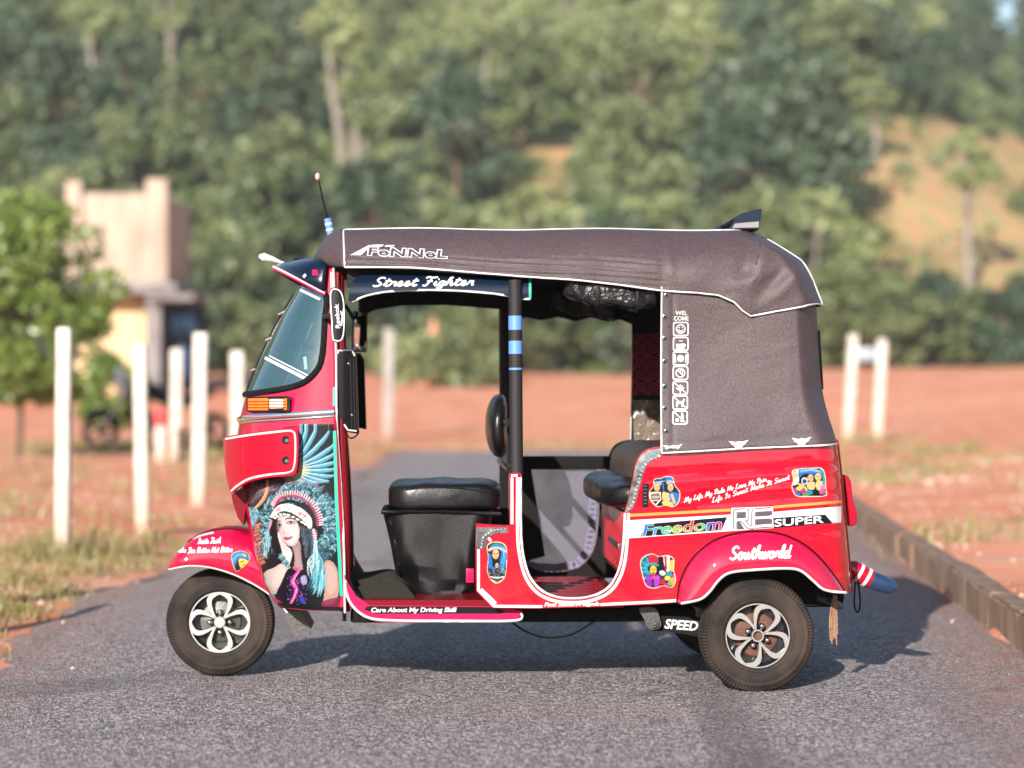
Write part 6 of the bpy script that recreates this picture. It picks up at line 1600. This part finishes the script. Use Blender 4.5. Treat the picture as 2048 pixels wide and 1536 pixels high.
sheet('valance', [(698, 550), (1046, 555), (1046, 600), (1000, 596), (900, 588), (800, 589), (740, 598), (700, 614)], lambda u, z, x, y: -.55 + .006 * math.sin(x * .2), M['canopyin'], RK, 10, .006, 40, False, 0, None, True)
# headliner
hl_ = [L(700, 500, -.5), L(1560, 500, -.5)]
b = MB(); b.box(((hl_[0].x + hl_[1].x) / 2, 0, L(1000, 505, -.5).z), (hl_[1].x - hl_[0].x, 1.04, .01)); b.build('headliner', M['canopyin'], RK)
def roll_bump(q): return Vector((0, .006 * math.sin(q.x * 60 + q.z * 40), .006 * math.sin(q.x * 45 + 1) + .004 * math.sin(q.x * 110 + q.y * 60)))
c0, c1 = L(1128, 576, -.54), L(1314, 598, -.54); ang = math.atan2(c1.z - c0.z, c1.x - c0.x)
RL = pmat('shiny_black_plastic', (.008, .008, .009), rough=.28, bump=.6, bscale=26, spec=.35)
for s in (1, -1):
    mid = (c0 + c1) / 2; mid.y *= s
    ro = pillow('rolled_curtain', mid, ((c1 - c0).length / 2, .045, .047), RL, RK, 4, 26, roll_bump, Matrix.Rotation(-ang, 3, 'Y'))
    for t in (.36, .78):
        p = c0.lerp(c1, t); pts = [Vector((p.x, p.y * s + .053 * math.cos(a), p.z + .055 * math.sin(a))) for a in np.linspace(0, 6.283, 15)[:-1]]
        b = MB(); b.tube(pts, .006, 6, closed=True); b.build('strap', M['pillar'], ro)
# pillars
for s in (-1, 1):
    a, b2 = L(1030, 560, -.595), L(1033, 949, -.605)
    P = [Vector(a), Vector(b2)] if s < 0 else [Vector((a.x, -a.y, a.z)), Vector((b2.x, -b2.y, b2.z))]; vv, f3 = tube_data(P, .0246, 14); pl = mk('door_pillar', vv, f3, M['pillar'], RK, 50, None, True)
    for y0, y1 in (((632, 660), (682, 708), (736, 740)) if s < 0 else ()):
        t0, t1 = (y0 - 560) / 389, (y1 - 560) / 389; vv, f3 = tube_data([P[0].lerp(P[1], t0), P[0].lerp(P[1], t1)], .0254, 14, False); mk('blue_band', vv, f3, M['blue'], pl, 50)
p0, p1 = L(1018, 846, -.58), L(1018, 846, -.58); p1.y = .58
b = MB(); b.tube([p0, p1], .014, 8); b.tube([p0 + Vector((0, 0, -.17)), p1 + Vector((0, 0, -.17))], .012, 8); b.build('partition_bar', M['black'], RK)
pillow('driver_backrest', L(1001, 853, -.20) + Vector((0, .20, 0)), (.040, .27, .122), M['leather'], RK, 2.6, 20, lambda q: Vector((-.012 * math.cos(q.z * 14), 0, 0)))
# ---- driver's seat
a, b2 = L(775, 968, -.30), L(1006, 1024, -.30)
cu = pillow('driver_seat', Vector(((a.x + b2.x) / 2, 0, (a.z + b2.z) / 2)), ((b2.x - a.x) / 2, .31, (a.z - b2.z) / 2), M['leather'], RK, 5.5, 30, lambda q: Vector((0, 0, (.008 * math.cos(q.x * 7) if q.z > 0 else 0) + .003 * math.sin(q.x * 38 + q.y * 9))))
piping('seat_piping', [(780, 980), (840, 975), (930, 978), (1000, 990)], .003, M['blackmatt'], bvh([([v.co for v in cu.data.vertices], [tuple(p.vertices) for p in cu.data.polygons])]), cu)
ltube('seat_rail', [(762, 1024, -.30), (880, 1024, -.30), (1002, 1028, -.30)], .009, M['black'], RK, 6)
sv = []; NR, NCc = 26, 72
for i in range(NR + 1):
    t = i / NR; y = 1023 + (1206 - 1023) * t
    xl = float(np.interp(t, [0, .08, .35, .7, 1], [762, 766, 778, 790, 800])); xr = float(np.interp(t, [0, .5, .8, 1], [990, 968, 958, 945])); zz = L(860, y, -.3).z
    ul, ur = L(xl, y, -.3).x, L(xr, y, -.3).x; hw = .305 - .02 * t
    for j in range(NCc):
        g = 2 * math.pi * j / NCc; e_ = 2 / 6; cx, cy = math.copysign(abs(math.cos(g)) ** e_, math.cos(g)), math.copysign(abs(math.sin(g)) ** e_, math.sin(g))
        uu = (ul + ur) / 2 + (ur - ul) / 2 * cx; vv = hw * cy
        w0 = (uu - ul) / (ur - ul)
        fold = (.026 * math.sin(uu * 31 + 1.6 * math.sin(4 * t) + .8) * (t + .08) ** .7 + .010 * math.sin(uu * 74 + 5 * t + 1) * t + .030 * math.exp(-((w0 - .60 - .05 * t) / .05) ** 2) * math.sin(math.pi * min(1, t * 1.1)) - .045 * math.exp(-((w0 - .16) / .10) ** 2 - ((t - .80) / .16) ** 2) + .016 * math.sin(w0 * 9 + t * 14) * math.exp(-((t - .92) / .1) ** 2)) * (1 if cy < 0 else .3)
        sv.append(Vector((uu, vv - fold * (1 if abs(cy) > .9 else 0), zz + .012 * math.sin(uu * 30 + 1) * t ** 3)))
mk('seat_cover', sv, grid_faces(NR + 1, NCc, True), M['cloth'], RK, 60, None, True)
b = MB(); h = L(940, 1151, -.5); b.box(h, (.030, .02, .052), 0, None, .004); o = b.build('pink_reflector', M['pink'], RK)
# floor, sill, mats
fz = L(1145, 1199, -.62).z
f0, f1 = L(700, 1200, -.5).x, L(1250, 1200, -.6).x
fl2 = MB(); fl2.box(((f0 + f1) / 2, 0, fz - .022), (f1 - f0, 1.10, .03)); flo = fl2.build('floor', M['darkred'], RK)
ua, ub = L(1075, 1180, -.5).x, L(1225, 1180, -.5).x
for k in range(8):
    b = MB(); b.box(((ua + ub) / 2, -.48 + k * .12, fz - .002), (ub - ua, .05, .012), 0, None, .004); b.build('floor_rib', M['darkred'], flo)
ub_ = L(1251, 1030, -.6).x; zb0, zb1 = L(1245, 1165, -.6).z, L(1250, 1015, -.6).z
b = MB(); b.box((ub_ + .02, 0, (zb0 + zb1) / 2), (.02, 1.16, zb1 - zb0)); bk = b.build('seat_box_front', M['darkred'], RK)
for k in range(17):
    b = MB(); b.box((ub_ + .004, -.53 + k * .066, (zb0 + zb1) / 2), (.014, .040, (zb1 - zb0) * .84), 0, None, .005); b.build('slat', M['red'], bk)
b = MB(); b.box((ub_ - .002, -.1, zb0 + (zb1 - zb0) * .42), (.012, .5, .022), 0, None, .004); b.build('latch_bar', M['steel'], bk)
sl_o = catmull([(688, 1150), (692, 1185), (704, 1214), (735, 1238), (785, 1245), (900, 1245), (1034, 1244)], 4) + [(1044, 1222), (990, 1213), (740, 1211), (712, 1192), (697, 1168)]
SIL = []
sil = sheet('door_sill', sl_o, lambda u, z, x, y: -.565, M['pink'], RK, 8, .03, 40, True, 0, SIL); T_SIL = bvh(SIL if isinstance(SIL, list) else [SIL])
poly_decal('sill_strip', [(735, 1212), (988, 1214), (1010, 1222), (1004, 1227), (752, 1227), (728, 1219)], M['inkblack'], T_SIL, sil[0], .002, 10)
font_text('sill_lettering', 'Care About My Driving Skill', (742, 1224), (911, 1223.5), 8.6, M['white'], T_SIL, sil[0], .003, .2, .035)
piping('sill_piping', [(690, 1160), (693, 1186), (706, 1213), (736, 1235), (785, 1241), (900, 1242), (1032, 1241), (1042, 1226)], .0055, M['white'], T_SIL, sil[0], v=-.565)
sheet('rubber_mat', catmull([(716, 1162), (738, 1160), (772, 1155), (800, 1163), (822, 1184), (838, 1206), (843, 1217)], 4) + [(712, 1217), (700, 1200), (702, 1180), (722, 1172)], lambda u, z, x, y: -.44, M['carpet'], RK, 8, .42, 40)
mt = []
for x, y in catmull([(694, 1165), (704, 1188), (722, 1205), (750, 1214), (830, 1214), (930, 1208)], 5):
    p = L(x, y, -.5)
    for k in range(9): mt.append(Vector((p.x, -.535 + .12 * k, p.z + .003 * math.sin(k * 1.7 + x * .1))))
o = mk('floor_mat', mt, grid_faces(len(mt) // 9, 9), M['carpet'], RK, 60); o.modifiers.new('thickness', 'SOLIDIFY').thickness = .012
# passenger seat
a, b2 = L(1196, 958, -.56), L(1410, 1022, -.56)
pillow('passenger_seat', Vector(((a.x + b2.x) / 2, 0, (a.z + b2.z) / 2)), ((b2.x - a.x) / 2, .59, (a.z - b2.z) / 2), M['leather'], RK, 3.6, 24, lambda q: Vector((.004 * math.sin(q.y * 60), 0, .006 * math.cos(q.y * 20) if q.z > 0 else 0)))
a, b2 = L(1246, 886, -.35), L(1430, 1010, -.35)
pillow('passenger_backrest', Vector(((a.x + b2.x) / 2, .03, (a.z + b2.z) / 2)), ((b2.x - a.x) / 2, .53, (a.z - b2.z) / 2), M['brownseat'], RK, 3.0, 22, lambda q: Vector((.01 * math.sin(q.y * 24), 0, .004 * math.sin(q.y * 40))))
# far side: clear curtain with scalloped border, dark bar, patterned hanging
cu_o = [(1042, 945)] + [(1040, 945 + k * 18) for k in range(10)] + [(1060, 1160), (1080, 1182)] + [(1100 + k * 15, 1190 + 3 * (k % 2)) for k in range(6)] + [(1200, 1180), (1225, 1150), (1236, 1100), (1240, 1020), (1240, 960)]
fc_ = sheet('clear_door_curtain', cu_o, lambda u, z, x, y: -.61, M['film'], RK, 16, .002, 40, False, 0, None, True)
LC = filmmat('lace_border', (.20, .18, .27), .85)
for x, y in list(resample([(1070, 1172), (1100, 1184), (1150, 1187), (1195, 1178), (1220, 1150), (1230, 1100), (1233, 1020)], 24)):
    p = L(x, y, -.62); b = MB(); b.tube([Vector((p.x, .602, p.z)), Vector((p.x, .606, p.z))], .018, 12); b.build('scallop', LC, fc_)
a, b2 = L(1040, 912, .60), L(1232, 912, .60)
b = MB(); b.box(((a.x + b2.x) / 2, .60, a.z - .028), (b2.x - a.x, .03, .055), 0, None, .006); b.build('curtain_rail', M['blackmatt'], RK)
a, b2 = L(1042, 940, .595), L(1062, 1110, .595); bb = MB(); bb.add([L(1044, 935, .59), L(1062, 935, .59), L(1090, 1112, .59), L(1044, 1125, .59)], [(0, 1, 2, 3)]); o = bb.build('curtain_flap', M['blackmatt'], RK, 0, False); o.modifiers.new('thickness', 'SOLIDIFY').thickness = .004
def medallion():
    m, t, p = newmat('red_medallion_cloth'); N, K = t.nodes, t.links; tc = N.new('ShaderNodeTexCoord'); mp_ = N.new('ShaderNodeMapping'); mp_.inputs['Scale'].default_value = (19, .01, 19); K.new(tc.outputs['Object'], mp_.inputs[0])
    v = N.new('ShaderNodeTexVoronoi'); v.inputs['Scale'].default_value = 1; v.inputs['Randomness'].default_value = 0; K.new(mp_.outputs[0], v.inputs['Vector'])
    w_ = N.new('ShaderNodeMath'); w_.operation = 'SINE'; q = N.new('ShaderNodeMath'); q.operation = 'MULTIPLY'; q.inputs[1].default_value = 24; K.new(v.outputs['Distance'], q.inputs[0]); K.new(q.outputs[0], w_.inputs[0])
    x = N.new('ShaderNodeMix'); x.data_type = 'RGBA'; x.inputs[6].default_value = (.02, .006, .01, 1); x.inputs[7].default_value = (.42, .01, .07, 1); r = N.new('ShaderNodeMapRange'); r.inputs[1].default_value = -.2; r.inputs[2].default_value = .2; K.new(w_.outputs[0], r.inputs[0]); K.new(r.outputs[0], x.inputs[0]); K.new(x.outputs[2], p.inputs['Base Color']); p.inputs['Roughness'].default_value = .8; return m
def farquad(name, pts, mat, v):
    P = [L(x, y, v) for x, y in pts]; b = MB(); b.add(P + [p + Vector((0, .006, 0)) for p in P], [(0, 1, 2, 3), (7, 6, 5, 4), (0, 4, 5, 1), (1, 5, 6, 2), (2, 6, 7, 3), (3, 7, 4, 0)]); return b.build(name, mat, RK, 0)
farquad('patterned_hanging', [(1264, 668), (1345, 664), (1345, 790), (1266, 790)], medallion(), .575)
farquad('plastic_pocket', [(1266, 800), (1345, 800), (1345, 885), (1268, 884)], pmat('cloudy_brown_plastic', (.14, .11, .085), rough=.2, bump=.8, bscale=18), .572)
farquad('black_side_lining', [(1263, 570), (1350, 570), (1350, 900), (1266, 890)], M['canopyin'], .585)
# fixed black board with white outline beside the front pillar
BRD = []
brd = sheet('wind_board', [(674, 699), (704, 697), (713, 712), (718, 868), (693, 864), (679, 832)], lambda u, z, x, y: -.55 + .03 * max(0, (x - 690) / 25), M['black'], RK, 6, .03, 40, True, 0, BRD); T_BRD = bvh(BRD)
tape('white_outline', [[(676, 833), (676, 701), (703, 700), (709, 712)], [(678, 832), (695, 860), (713, 862)]], 3.2, M['white'], T_BRD, brd[0], .002)
for x in (700, 706, 711): tape('board_groove', [[(x, 718), (x + 3, 858)]], 1.6, M['steel'], T_BRD, brd[0], .0015)
for x, y in ((697, 727), (704, 830)):
    h = hit(T_BRD, x, y, 0); pillow('bolt', h, (.006, .006, .006), M['chrome'], brd[0], 2, 6)
ltube('loose_wire', [(690, 862, -.54), (700, 876, -.54), (712, 872, -.53), (718, 862, -.52)], .003, M['black'], RK, 6)
# mirrors
MIR = []
mr_o = catmull([(661, 578), (672, 575), (683, 582), (689, 605), (690, 645), (688, 672), (682, 684), (668, 684), (664, 676), (662, 640), (659, 600)], 4, True)
mir = sheet('mirror', mr_o, lambda u, z, x, y: -.615 - .012 * math.cos((x - 675) / 18), M['black'], RK, 5, .03, 40, False, 0, MIR); m_ = mir.modifiers.new('bevel', 'BEVEL'); m_.width = .008; m_.segments = 3; m_.limit_method = 'ANGLE'; m_.angle_limit = R(50)
T_MIR = bvh(MIR)
tape('white_outline', [[(675 + (x - 675) * .86, 630 + (y - 630) * .94) for x, y in mr_o[::2] + [mr_o[0]]]], 2.4, M['white'], T_MIR, mir, .002)
font_text('mirror_lettering', 'Reebok', (680, 656), (677, 608), 8.5, M['white'], T_MIR, mir, .002, 0, .02, 1.0, (-1, 0))
tape('slash_mark', [[(687, 617), (681, 652)], [(681, 622), (688, 646)], [(684, 640), (683, 652)]], 2.2, M['white'], T_MIR, mir, .002)
ltube('mirror_stalk', [(664, 632, -.615), (654, 632, -.56), (648, 634, -.5)], .010, M['black'], mir, 8)
# far mirror, turned to the camera
p = L(719, 663, .56); b = MB(); b.box((0, 0, 0), (.066, .02, .17), 0, None, .009); fm = b.build('mirror', M['black'], RK); fm.location = p; fm.rotation_euler = (R(3), 0, R(24))
b = MB(); b.box((0, -.011, 0), (.056, .002, .158), 0, None, .0008); b.build('mirror_glass', M['mirrorglass'], fm)
ltube('mirror_stalk', [(708, 640, .55), (700, 625, .5), (690, 610, .46)], .008, M['black'], RK, 6)
# dashboard and handlebar inside the nose
b = MB(); q = L(600, 815, 0); b.box(q, (.16, .62, .10), 0, None, .03); b.build('dashboard', M['black'], RK)
q = L(640, 800, 0); b = MB(); b.tube(catmull([q + Vector((.05, -.3, .0)), q + Vector((.02, -.15, .02)), q, q + Vector((.02, .15, .02)), q + Vector((.05, .3, 0))], 4), .013, 8); b.tube([q, L(560, 1100, 0)], .025, 8); b.build('handlebar', M['black'], RK)
# ---- front mudguard
fo_t = resample(catmull([(334, 1137), (345, 1119), (372, 1092), (410, 1072), (455, 1065), (500, 1074), (545, 1102), (560, 1130)], 6), 40)
fo_b = resample(catmull([(334, 1140), (375, 1131), (420, 1134), (465, 1147), (505, 1166), (540, 1188), (560, 1205), (575, 1225)], 6), 40)
fv = []; prof = [(0, 1.0, -.158), (.0, .98, -.162), (.35, .6, -.160), (.7, .3, -.150), (.92, .08, -.125), (1.0, 0, -.09), (1.03, 0, -.04), (1.04, 0, 0)]
PR = [(1.0, -.160), (.7, -.161), (.4, -.155), (.15, -.140), (0, -.112), (-.06, -.07), (-.085, -.03), (-.09, 0)]
for k in range(40):
    e_ = min(1, k / 5) ** .5
    half_ = []
    for t, v in PR:
        x, y = fo_t[k] + (fo_b[k] - fo_t[k]) * max(t, 0); p = L(x, y, -.15); lift = 0
        if t < 0: p.z += -t * .07 * e_
        p.y = v * (.55 + .45 * e_); half_.append(p)
    fv += half_ + [Vector((p.x, -p.y, p.z)) for p in reversed(half_[:-1])]
nfc = 2 * len(PR) - 1
fm_ = mk('front_mudguard', fv, grid_faces(40, nfc), M['sky_red'], RK, 60); fm_.modifiers.new('thickness', 'SOLIDIFY').thickness = .004
T_FM = bvh([(fv, grid_faces(40, nfc))])
a_, b_ = tube_data([fv[k * nfc] for k in range(40)], .0048, 6); mk('mudguard_piping', a_, b_, M['white'], fm_, 60, None, True)
tape('white_outline', [[(340, 1127), (352, 1108), (374, 1089), (400, 1075), (428, 1068)]], 3.2, M['white'], T_FM, fm_, .0066, True)
# dark red layer over the crown of the guard
cvv = []
for k in range(8, 36):
    for j in range(5, nfc - 5): p = fv[k * nfc + j]; cvv.append(p + Vector((0, 0, .006)))
o = mk('crown_layer', cvv, grid_faces(28, nfc - 10), M['darkred'], fm_, 60); o.modifiers.new('thickness', 'SOLIDIFY').thickness = .004
script_text('script_slogan', 'Make You Better Not Bitter', (352, 1107), (464, 1104), 4.8, 2.0, M['white'], T_FM, fm_, .0066)
script_text('script_slogan', 'Invite Faith', (396, 1089), (441, 1087), 4.8, 2.0, M['white'], T_FM, fm_, .0066)
sticker('cartoon_sticker', 'head', [(463, 1110), (475, 1103), (490, 1104), (500, 1114), (495, 1126), (484, 1136), (474, 1143), (466, 1130)], (460, 1100, 502, 1146), T_FM, fm_, .0068)

# ---- wheels
def ext2d(mb, pl, wd, y0, y1, mi=0):
    V2, F2 = ribbon2(pl, wd); n = len(V2)
    V = [Vector((a, y0, b)) for a, b in V2] + [Vector((a, y1, b)) for a, b in V2]; Fs = [tuple(f) for f in F2] + [tuple(k + n for k in reversed(f)) for f in F2]
    m = n // 2
    for i in range(m - 1): Fs += [(2 * i, 2 * i + 2, 2 * i + 2 + n, 2 * i + n), (2 * i + 1, 2 * i + 1 + n, 2 * i + 3 + n, 2 * i + 3)]
    Fs += [(0, n, n + 1, 1), (n - 2, n - 1, 2 * n - 1, 2 * n - 2)]
    mb.add(V, Fs, mi)
def ring(mb, prof, n, mi=0, closed=True):
    V = []
    for k in range(n):
        a = 2 * math.pi * k / n
        for r, y in prof: V.append((r * math.cos(a), y, r * math.sin(a)))
    m = len(prof); Fs = []
    for k in range(n):
        q = (k + 1) % n
        for i in range(m - 1): Fs.append((k * m + i, q * m + i, q * m + i + 1, k * m + i + 1))
    mb.add(V, Fs, mi)
def wheel(center, Rr, wd, style, out, rot0=0.0):
    """out = -1: face towards the camera"""
    we = empty('wheel', center, 0, RK); we.scale = (1, -out, 1)
    h = wd / 2
    pf = [(.545, -.55), (.56, -.78), (.59, -.93), (.625, -.99), (.64, -.965), (.66, -1.0), (.74, -1.03), (.80, -1.01), (.812, -.985), (.826, -1.0), (.87, -.965)]
    sh = [(.885, -.955), (.965, -.80)]; cr = [(.995, -.55), (1.0, -.3), (.985, -.28), (.985, -.22), (1.0, -.2)]
    N_ = 208; V = []; full = pf + sh + cr; full = full + [(r, -y) for r, y in reversed(full)]
    m = len(full)
    for k in range(N_):
        a = 2 * math.pi * k / N_; low_ = (k % 2 == 0)
        for i, (r, y) in enumerate(full):
            rr, yy = r, y
            if low_ and (len(pf) <= i < len(pf) + 3 or m - len(pf) - 3 <= i < m - len(pf)): rr -= .016; yy *= .955
            V.append((rr * Rr * math.cos(a), yy * h, rr * Rr * math.sin(a)))
    Fs = []
    for k in range(N_):
        q = (k + 1) % N_
        for i in range(m - 1): Fs.append((k * m + i, q * m + i, q * m + i + 1, k * m + i + 1))
    zmin = -Rr * .985
    V = [(x, y * (1 + .05 * max(0, (-z / Rr - .8) / .2)), max(z, zmin)) for x, y, z in V]
    mk('tyre', V, Fs, M['tyre'], we, 28, None, True)
    r0 = .56 * Rr; b = MB()
    ring(b, [(r0 * 1.0, -h * .55), (r0 * .99, -h * .80), (r0 * .95, -h * .80), (r0 * .92, -h * .55), (r0 * .88, -h * .1), (r0 * .5, h * .0), (r0 * .1, h * .02), (.001, h * .02)], 64)
    rim = b.build('rim', M['rimblack'], we, 40)
    b = MB()
    ring(b, [(r0 * .30, -h * .30), (r0 * .66, -h * .16), (r0 * .70, -h * .02)], 40); b.build('brake_drum', M['rust'] if style == 'rear' else M['steel'], we, 40)
    y0, y1 = -h * .84, -h * .58
    if True:
        for q in range(4):
            b = MB(); base = q * math.pi / 2 + rot0; pl = []
            for r, th in ((.20, 43), (.34, 38), (.52, 33), (.70, 29), (.84, 23), (.92, 13), (.945, 0), (.92, -13), (.84, -23), (.70, -29), (.52, -33), (.34, -38), (.20, -43)):
                a = base + R(th); pl.append((r0 * r * math.cos(a), r0 * r * math.sin(a)))
            pl = catmull(pl, 4); t = np.linspace(0, 1, len(pl)); wdt = np.interp(t, [0, .12, .3, .42, .5, .58, .7, .88, 1], [.055, .08, .165, .15, .045, .15, .165, .08, .055]) * r0
            ext2d(b, pl, wdt, y0, y1); b.build('spoke', M['rimsilver'], rim, 30)
        if style == 'front':
            b = MB(); ring(b, [(.001, -h * .92), (r0 * .15, -h * .92), (r0 * .185, -h * .86), (r0 * .19, -h * .3)], 24); b.build('hub_cap', pmat('cream_hub', (.50, .47, .38), rough=.35, metal=.3), rim, 30)
        else:
            b = MB(); ring(b, [(r0 * .14, -h * .55), (r0 * .15, -h * .90), (r0 * .19, -h * .90), (r0 * .205, -h * .55)], 28); b.build('hub_ring', M['rimsilver'], rim, 30)
            b = MB(); ring(b, [(.001, -h * .60), (r0 * .15, -h * .60)], 20); b.build('hub_centre', M['rust'], rim, 0)
        nut = [(r0 * .33 * math.cos(q * math.pi / 2 + rot0), r0 * .33 * math.sin(q * math.pi / 2 + rot0)) for q in range(4)]
    b = MB(); ring(b, [(r0 * .955, -h * .80), (r0 * .965, -h * .86), (r0 * 1.0, -h * .86), (r0 * 1.01, -h * .78)], 72); b.build('rim_lip', M['rimsilver'] if style == 'front' else M['rimsilver'], rim, 40)
    for x, z in nut: pillow('wheel_nut', Vector((x, -h * .52, z)), (.0105, .020, .0105), M['chrome'], rim, 2.6, 7)
    return we
rwc = L(1516, 1270, -.625); RW = .2085
for s in (1, -1): wheel(Vector((rwc.x, -.572 * s, RW * .985)), RW, .108, 'rear', -1 if s > 0 else 1, R(65))
fwc = L(439, 1245, -.055); FW = .2075
wheel(Vector((fwc.x, 0, FW * .985)), FW, .105, 'front', -1, math.pi / 2)
# front suspension
b = MB(); b.tube([Vector((fwc.x, .085, FW)), Vector((fwc.x + .12, .10, FW + .10)), Vector((fwc.x + .16, .03, FW + .35)), Vector((fwc.x + .2, 0, .8))], .028, 9); b.tube([Vector((fwc.x, -.0, FW)), Vector((fwc.x, .10, FW))], .02, 8); b.build('front_fork', M['steel'], RK)
mf = sheet('mud_flap', [(566, 1222), (602, 1222), (622, 1258), (588, 1272)], lambda u, z, x, y: -.16, M['steel'], RK, 12, .26, 30)
# ---- underside, suspension
b = MB(); a, b2 = L(700, 1222, -.5), L(1395, 1240, -.5); b.box(((a.x + b2.x) / 2, 0, (a.z + b2.z) / 2 - .005), (b2.x - a.x, .90, .05), 0, None, .01); b.build('chassis', M['blackmatt'], RK)
b = MB(); a, b2 = L(1380, 1100, -.3), L(1690, 1215, -.3); b.box(((a.x + b2.x) / 2, 0, (a.z + b2.z) / 2), (b2.x - a.x, .62, a.z - b2.z), 0, None, .03); b.build('engine_block', M['blackmatt'], RK)
b = MB(); b.tube([Vector((rwc.x, -.5, RW)), Vector((rwc.x, .5, RW))], .035, 10); b.build('axle', M['steel'], RK)
ARM = []
arm = sheet('trailing_arm', [(1300, 1232), (1330, 1232), (1402, 1236), (1440, 1240), (1440, 1280), (1400, 1274), (1330, 1262), (1306, 1262)], lambda u, z, x, y: -.50, M['blackmatt'], RK, 8, .05, 30, True, 0, ARM); T_ARM = bvh(ARM)
brk = sheet('pivot_bracket', catmull([(1279, 1217), (1310, 1216), (1320, 1238), (1322, 1252), (1312, 1259), (1296, 1256), (1288, 1238)], 3, True), lambda u, z, x, y: -.535, M['steel'], RK, 6, .02, 30, True)
h = L(1307, 1245, -.54); b = MB(); b.tube([h, h + Vector((0, -.012, 0))], .018, 14); b.tube([h, h + Vector((0, -.022, 0))], .009, 6); b.build('pivot_bolt', M['steel'], brk[0])
font_text('arm_lettering', 'SPEED', (1329, 1256), (1393, 1261), 18, M['white'], T_ARM, arm[0], .002, .18, .03)
ltube('slack_cable', [(1022, 1243, -.45), (1050, 1262, -.45), (1090, 1275, -.45), (1140, 1270, -.45), (1180, 1248, -.45), (1200, 1235, -.45)], .0042, M['black'], RK, 6)
# ---- tail
tl = MB()
for s in (1, -1):
    a = L(1684, 950, -.36); pts = [L(1683, 948, -.36), L(1690, 950, -.36), L(1697, 962, -.36), L(1701, 1000, -.36), L(1708, 1018, -.36), L(1709, 1044, -.36), L(1703, 1050, -.36), L(1690, 1051, -.36)]
    V = [Vector((p.x, (p.y + .10) * s, p.z)) for p in pts] + [Vector((p.x, (p.y - .06) * s, p.z)) for p in pts]; n = len(pts)
    Fs = [tuple(range(n)), tuple(range(2 * n - 1, n - 1, -1))] + [(k, (k + 1) % n, (k + 1) % n + n, k + n) for k in range(n)]
    o = mk('tail_lamp', V, Fs, M['redpod'], RK, 30, None, True); m_ = o.modifiers.new('bevel', 'BEVEL'); m_.width = .006; m_.segments = 2
    ltube('lamp_gasket', [(1681, 948, -.40 * s), (1686, 1000, -.40 * s), (1690, 1052, -.40 * s)], .006, M['blackmatt'], o, 6)
tp_ = [L(1690, 1132, -.30), L(1704, 1138, -.30), L(1722, 1149, -.30), L(1742, 1160, -.30)]
b = MB(); b.tube(tp_, [.022, .036, .037, .034], 16); ep = b.build('exhaust_tip', M['redpod'], RK, 40)
for t, c in ((.35, 'white'), (.75, 'white')): q = tp_[1].lerp(tp_[3], t); d_ = (tp_[3] - tp_[1]).normalized() * .006; b = MB(); b.tube([q - d_, q + d_], .0385, 16); b.build('white_band', M[c], ep, 40)
b = MB(); b.tube([L(1738, 1158, -.30), L(1765, 1168, -.30), L(1785, 1176, -.30), L(1794, 1180, -.30)], [.034, .033, .026, .006], 16); b.build('blue_tip', M['capblue'], ep, 50)
b = MB(); b.box(L(1703, 1145, -.30), (.018, .05, .04), 0, None, .004); b.build('bracket', M['black'], ep)
ltube('hanging_loop', [(1712, 1150, -.31), (1709, 1185, -.31), (1709, 1212, -.31), (1715, 1225, -.31), (1720, 1212, -.31), (1719, 1185, -.31), (1714, 1158, -.31)], .0035, M['inkblack'], RK, 6)
b = MB()
for k in range(9):
    q = L(1670, 1190, -.48) + Vector((random.uniform(-.006, .006), random.uniform(-.006, .006), 0)); e2 = L(1664 + random.uniform(-4, 12), 1270 + random.uniform(-10, 24), -.48)
    b.tube(catmull([q, q.lerp(e2, .5) + Vector((random.uniform(-.012, .006), 0, 0)), e2], 4), .003, 5)
b.build('frayed_tassel', M['tassel'], RK, 60)
ltube('bumper_bar', [(1640, 1196, -.5), (1668, 1206, -.42), (1680, 1212, -.2), (1680, 1212, .2), (1668, 1206, .42)], .014, M['black'], RK, 8)
# ---- aerial and spoiler on the roof
q0, q1 = L(663, 478, -.10), L(655, 437, -.10)
b = MB(); b.tube([q0, q1], .0135, 10); ae = b.build('aerial', M['blue'], RK)
for t in (.12, .40, .68): a, b2 = q0.lerp(q1, t), q0.lerp(q1, t + .10); bb = MB(); bb.tube([a, b2], .0145, 10); bb.build('aerial_band', M['white' if t > .2 else 'pink'], ae)
b = MB(); b.tube([q1, L(646, 400, -.10), L(638, 362, -.10)], [.0045, .0038, .0032], 6); b.build('aerial_rod', M['black'], ae)
pillow('aerial_tip', L(635, 353, -.10), (.009, .009, .014), pmat('pale_pink_tip', (.72, .38, .34), rough=.5), ae, 2, 8)
SPO = []
spo = sheet('roof_spoiler', [(1458, 459), (1482, 427), (1524, 417), (1518, 459)], lambda u, z, x, y: -.40, M['spoiler'], RK, 10, .80, 30, False, 0, SPO)
m_ = spo.modifiers.new('bevel', 'BEVEL'); m_.width = .004; m_.segments = 2
T_SPO = bvh(SPO); poly_decal('grey_strip', [(1464, 456), (1470, 447), (1518, 443), (1517, 455)], pmat('pale_grey_plastic', (.22, .20, .20), rough=.4), T_SPO, spo, .002)
ltube('spoiler_foot', [(1442, 457, -.3), (1460, 448, -.3), (1480, 436, -.3)], .010, M['black'], spo, 6, False)
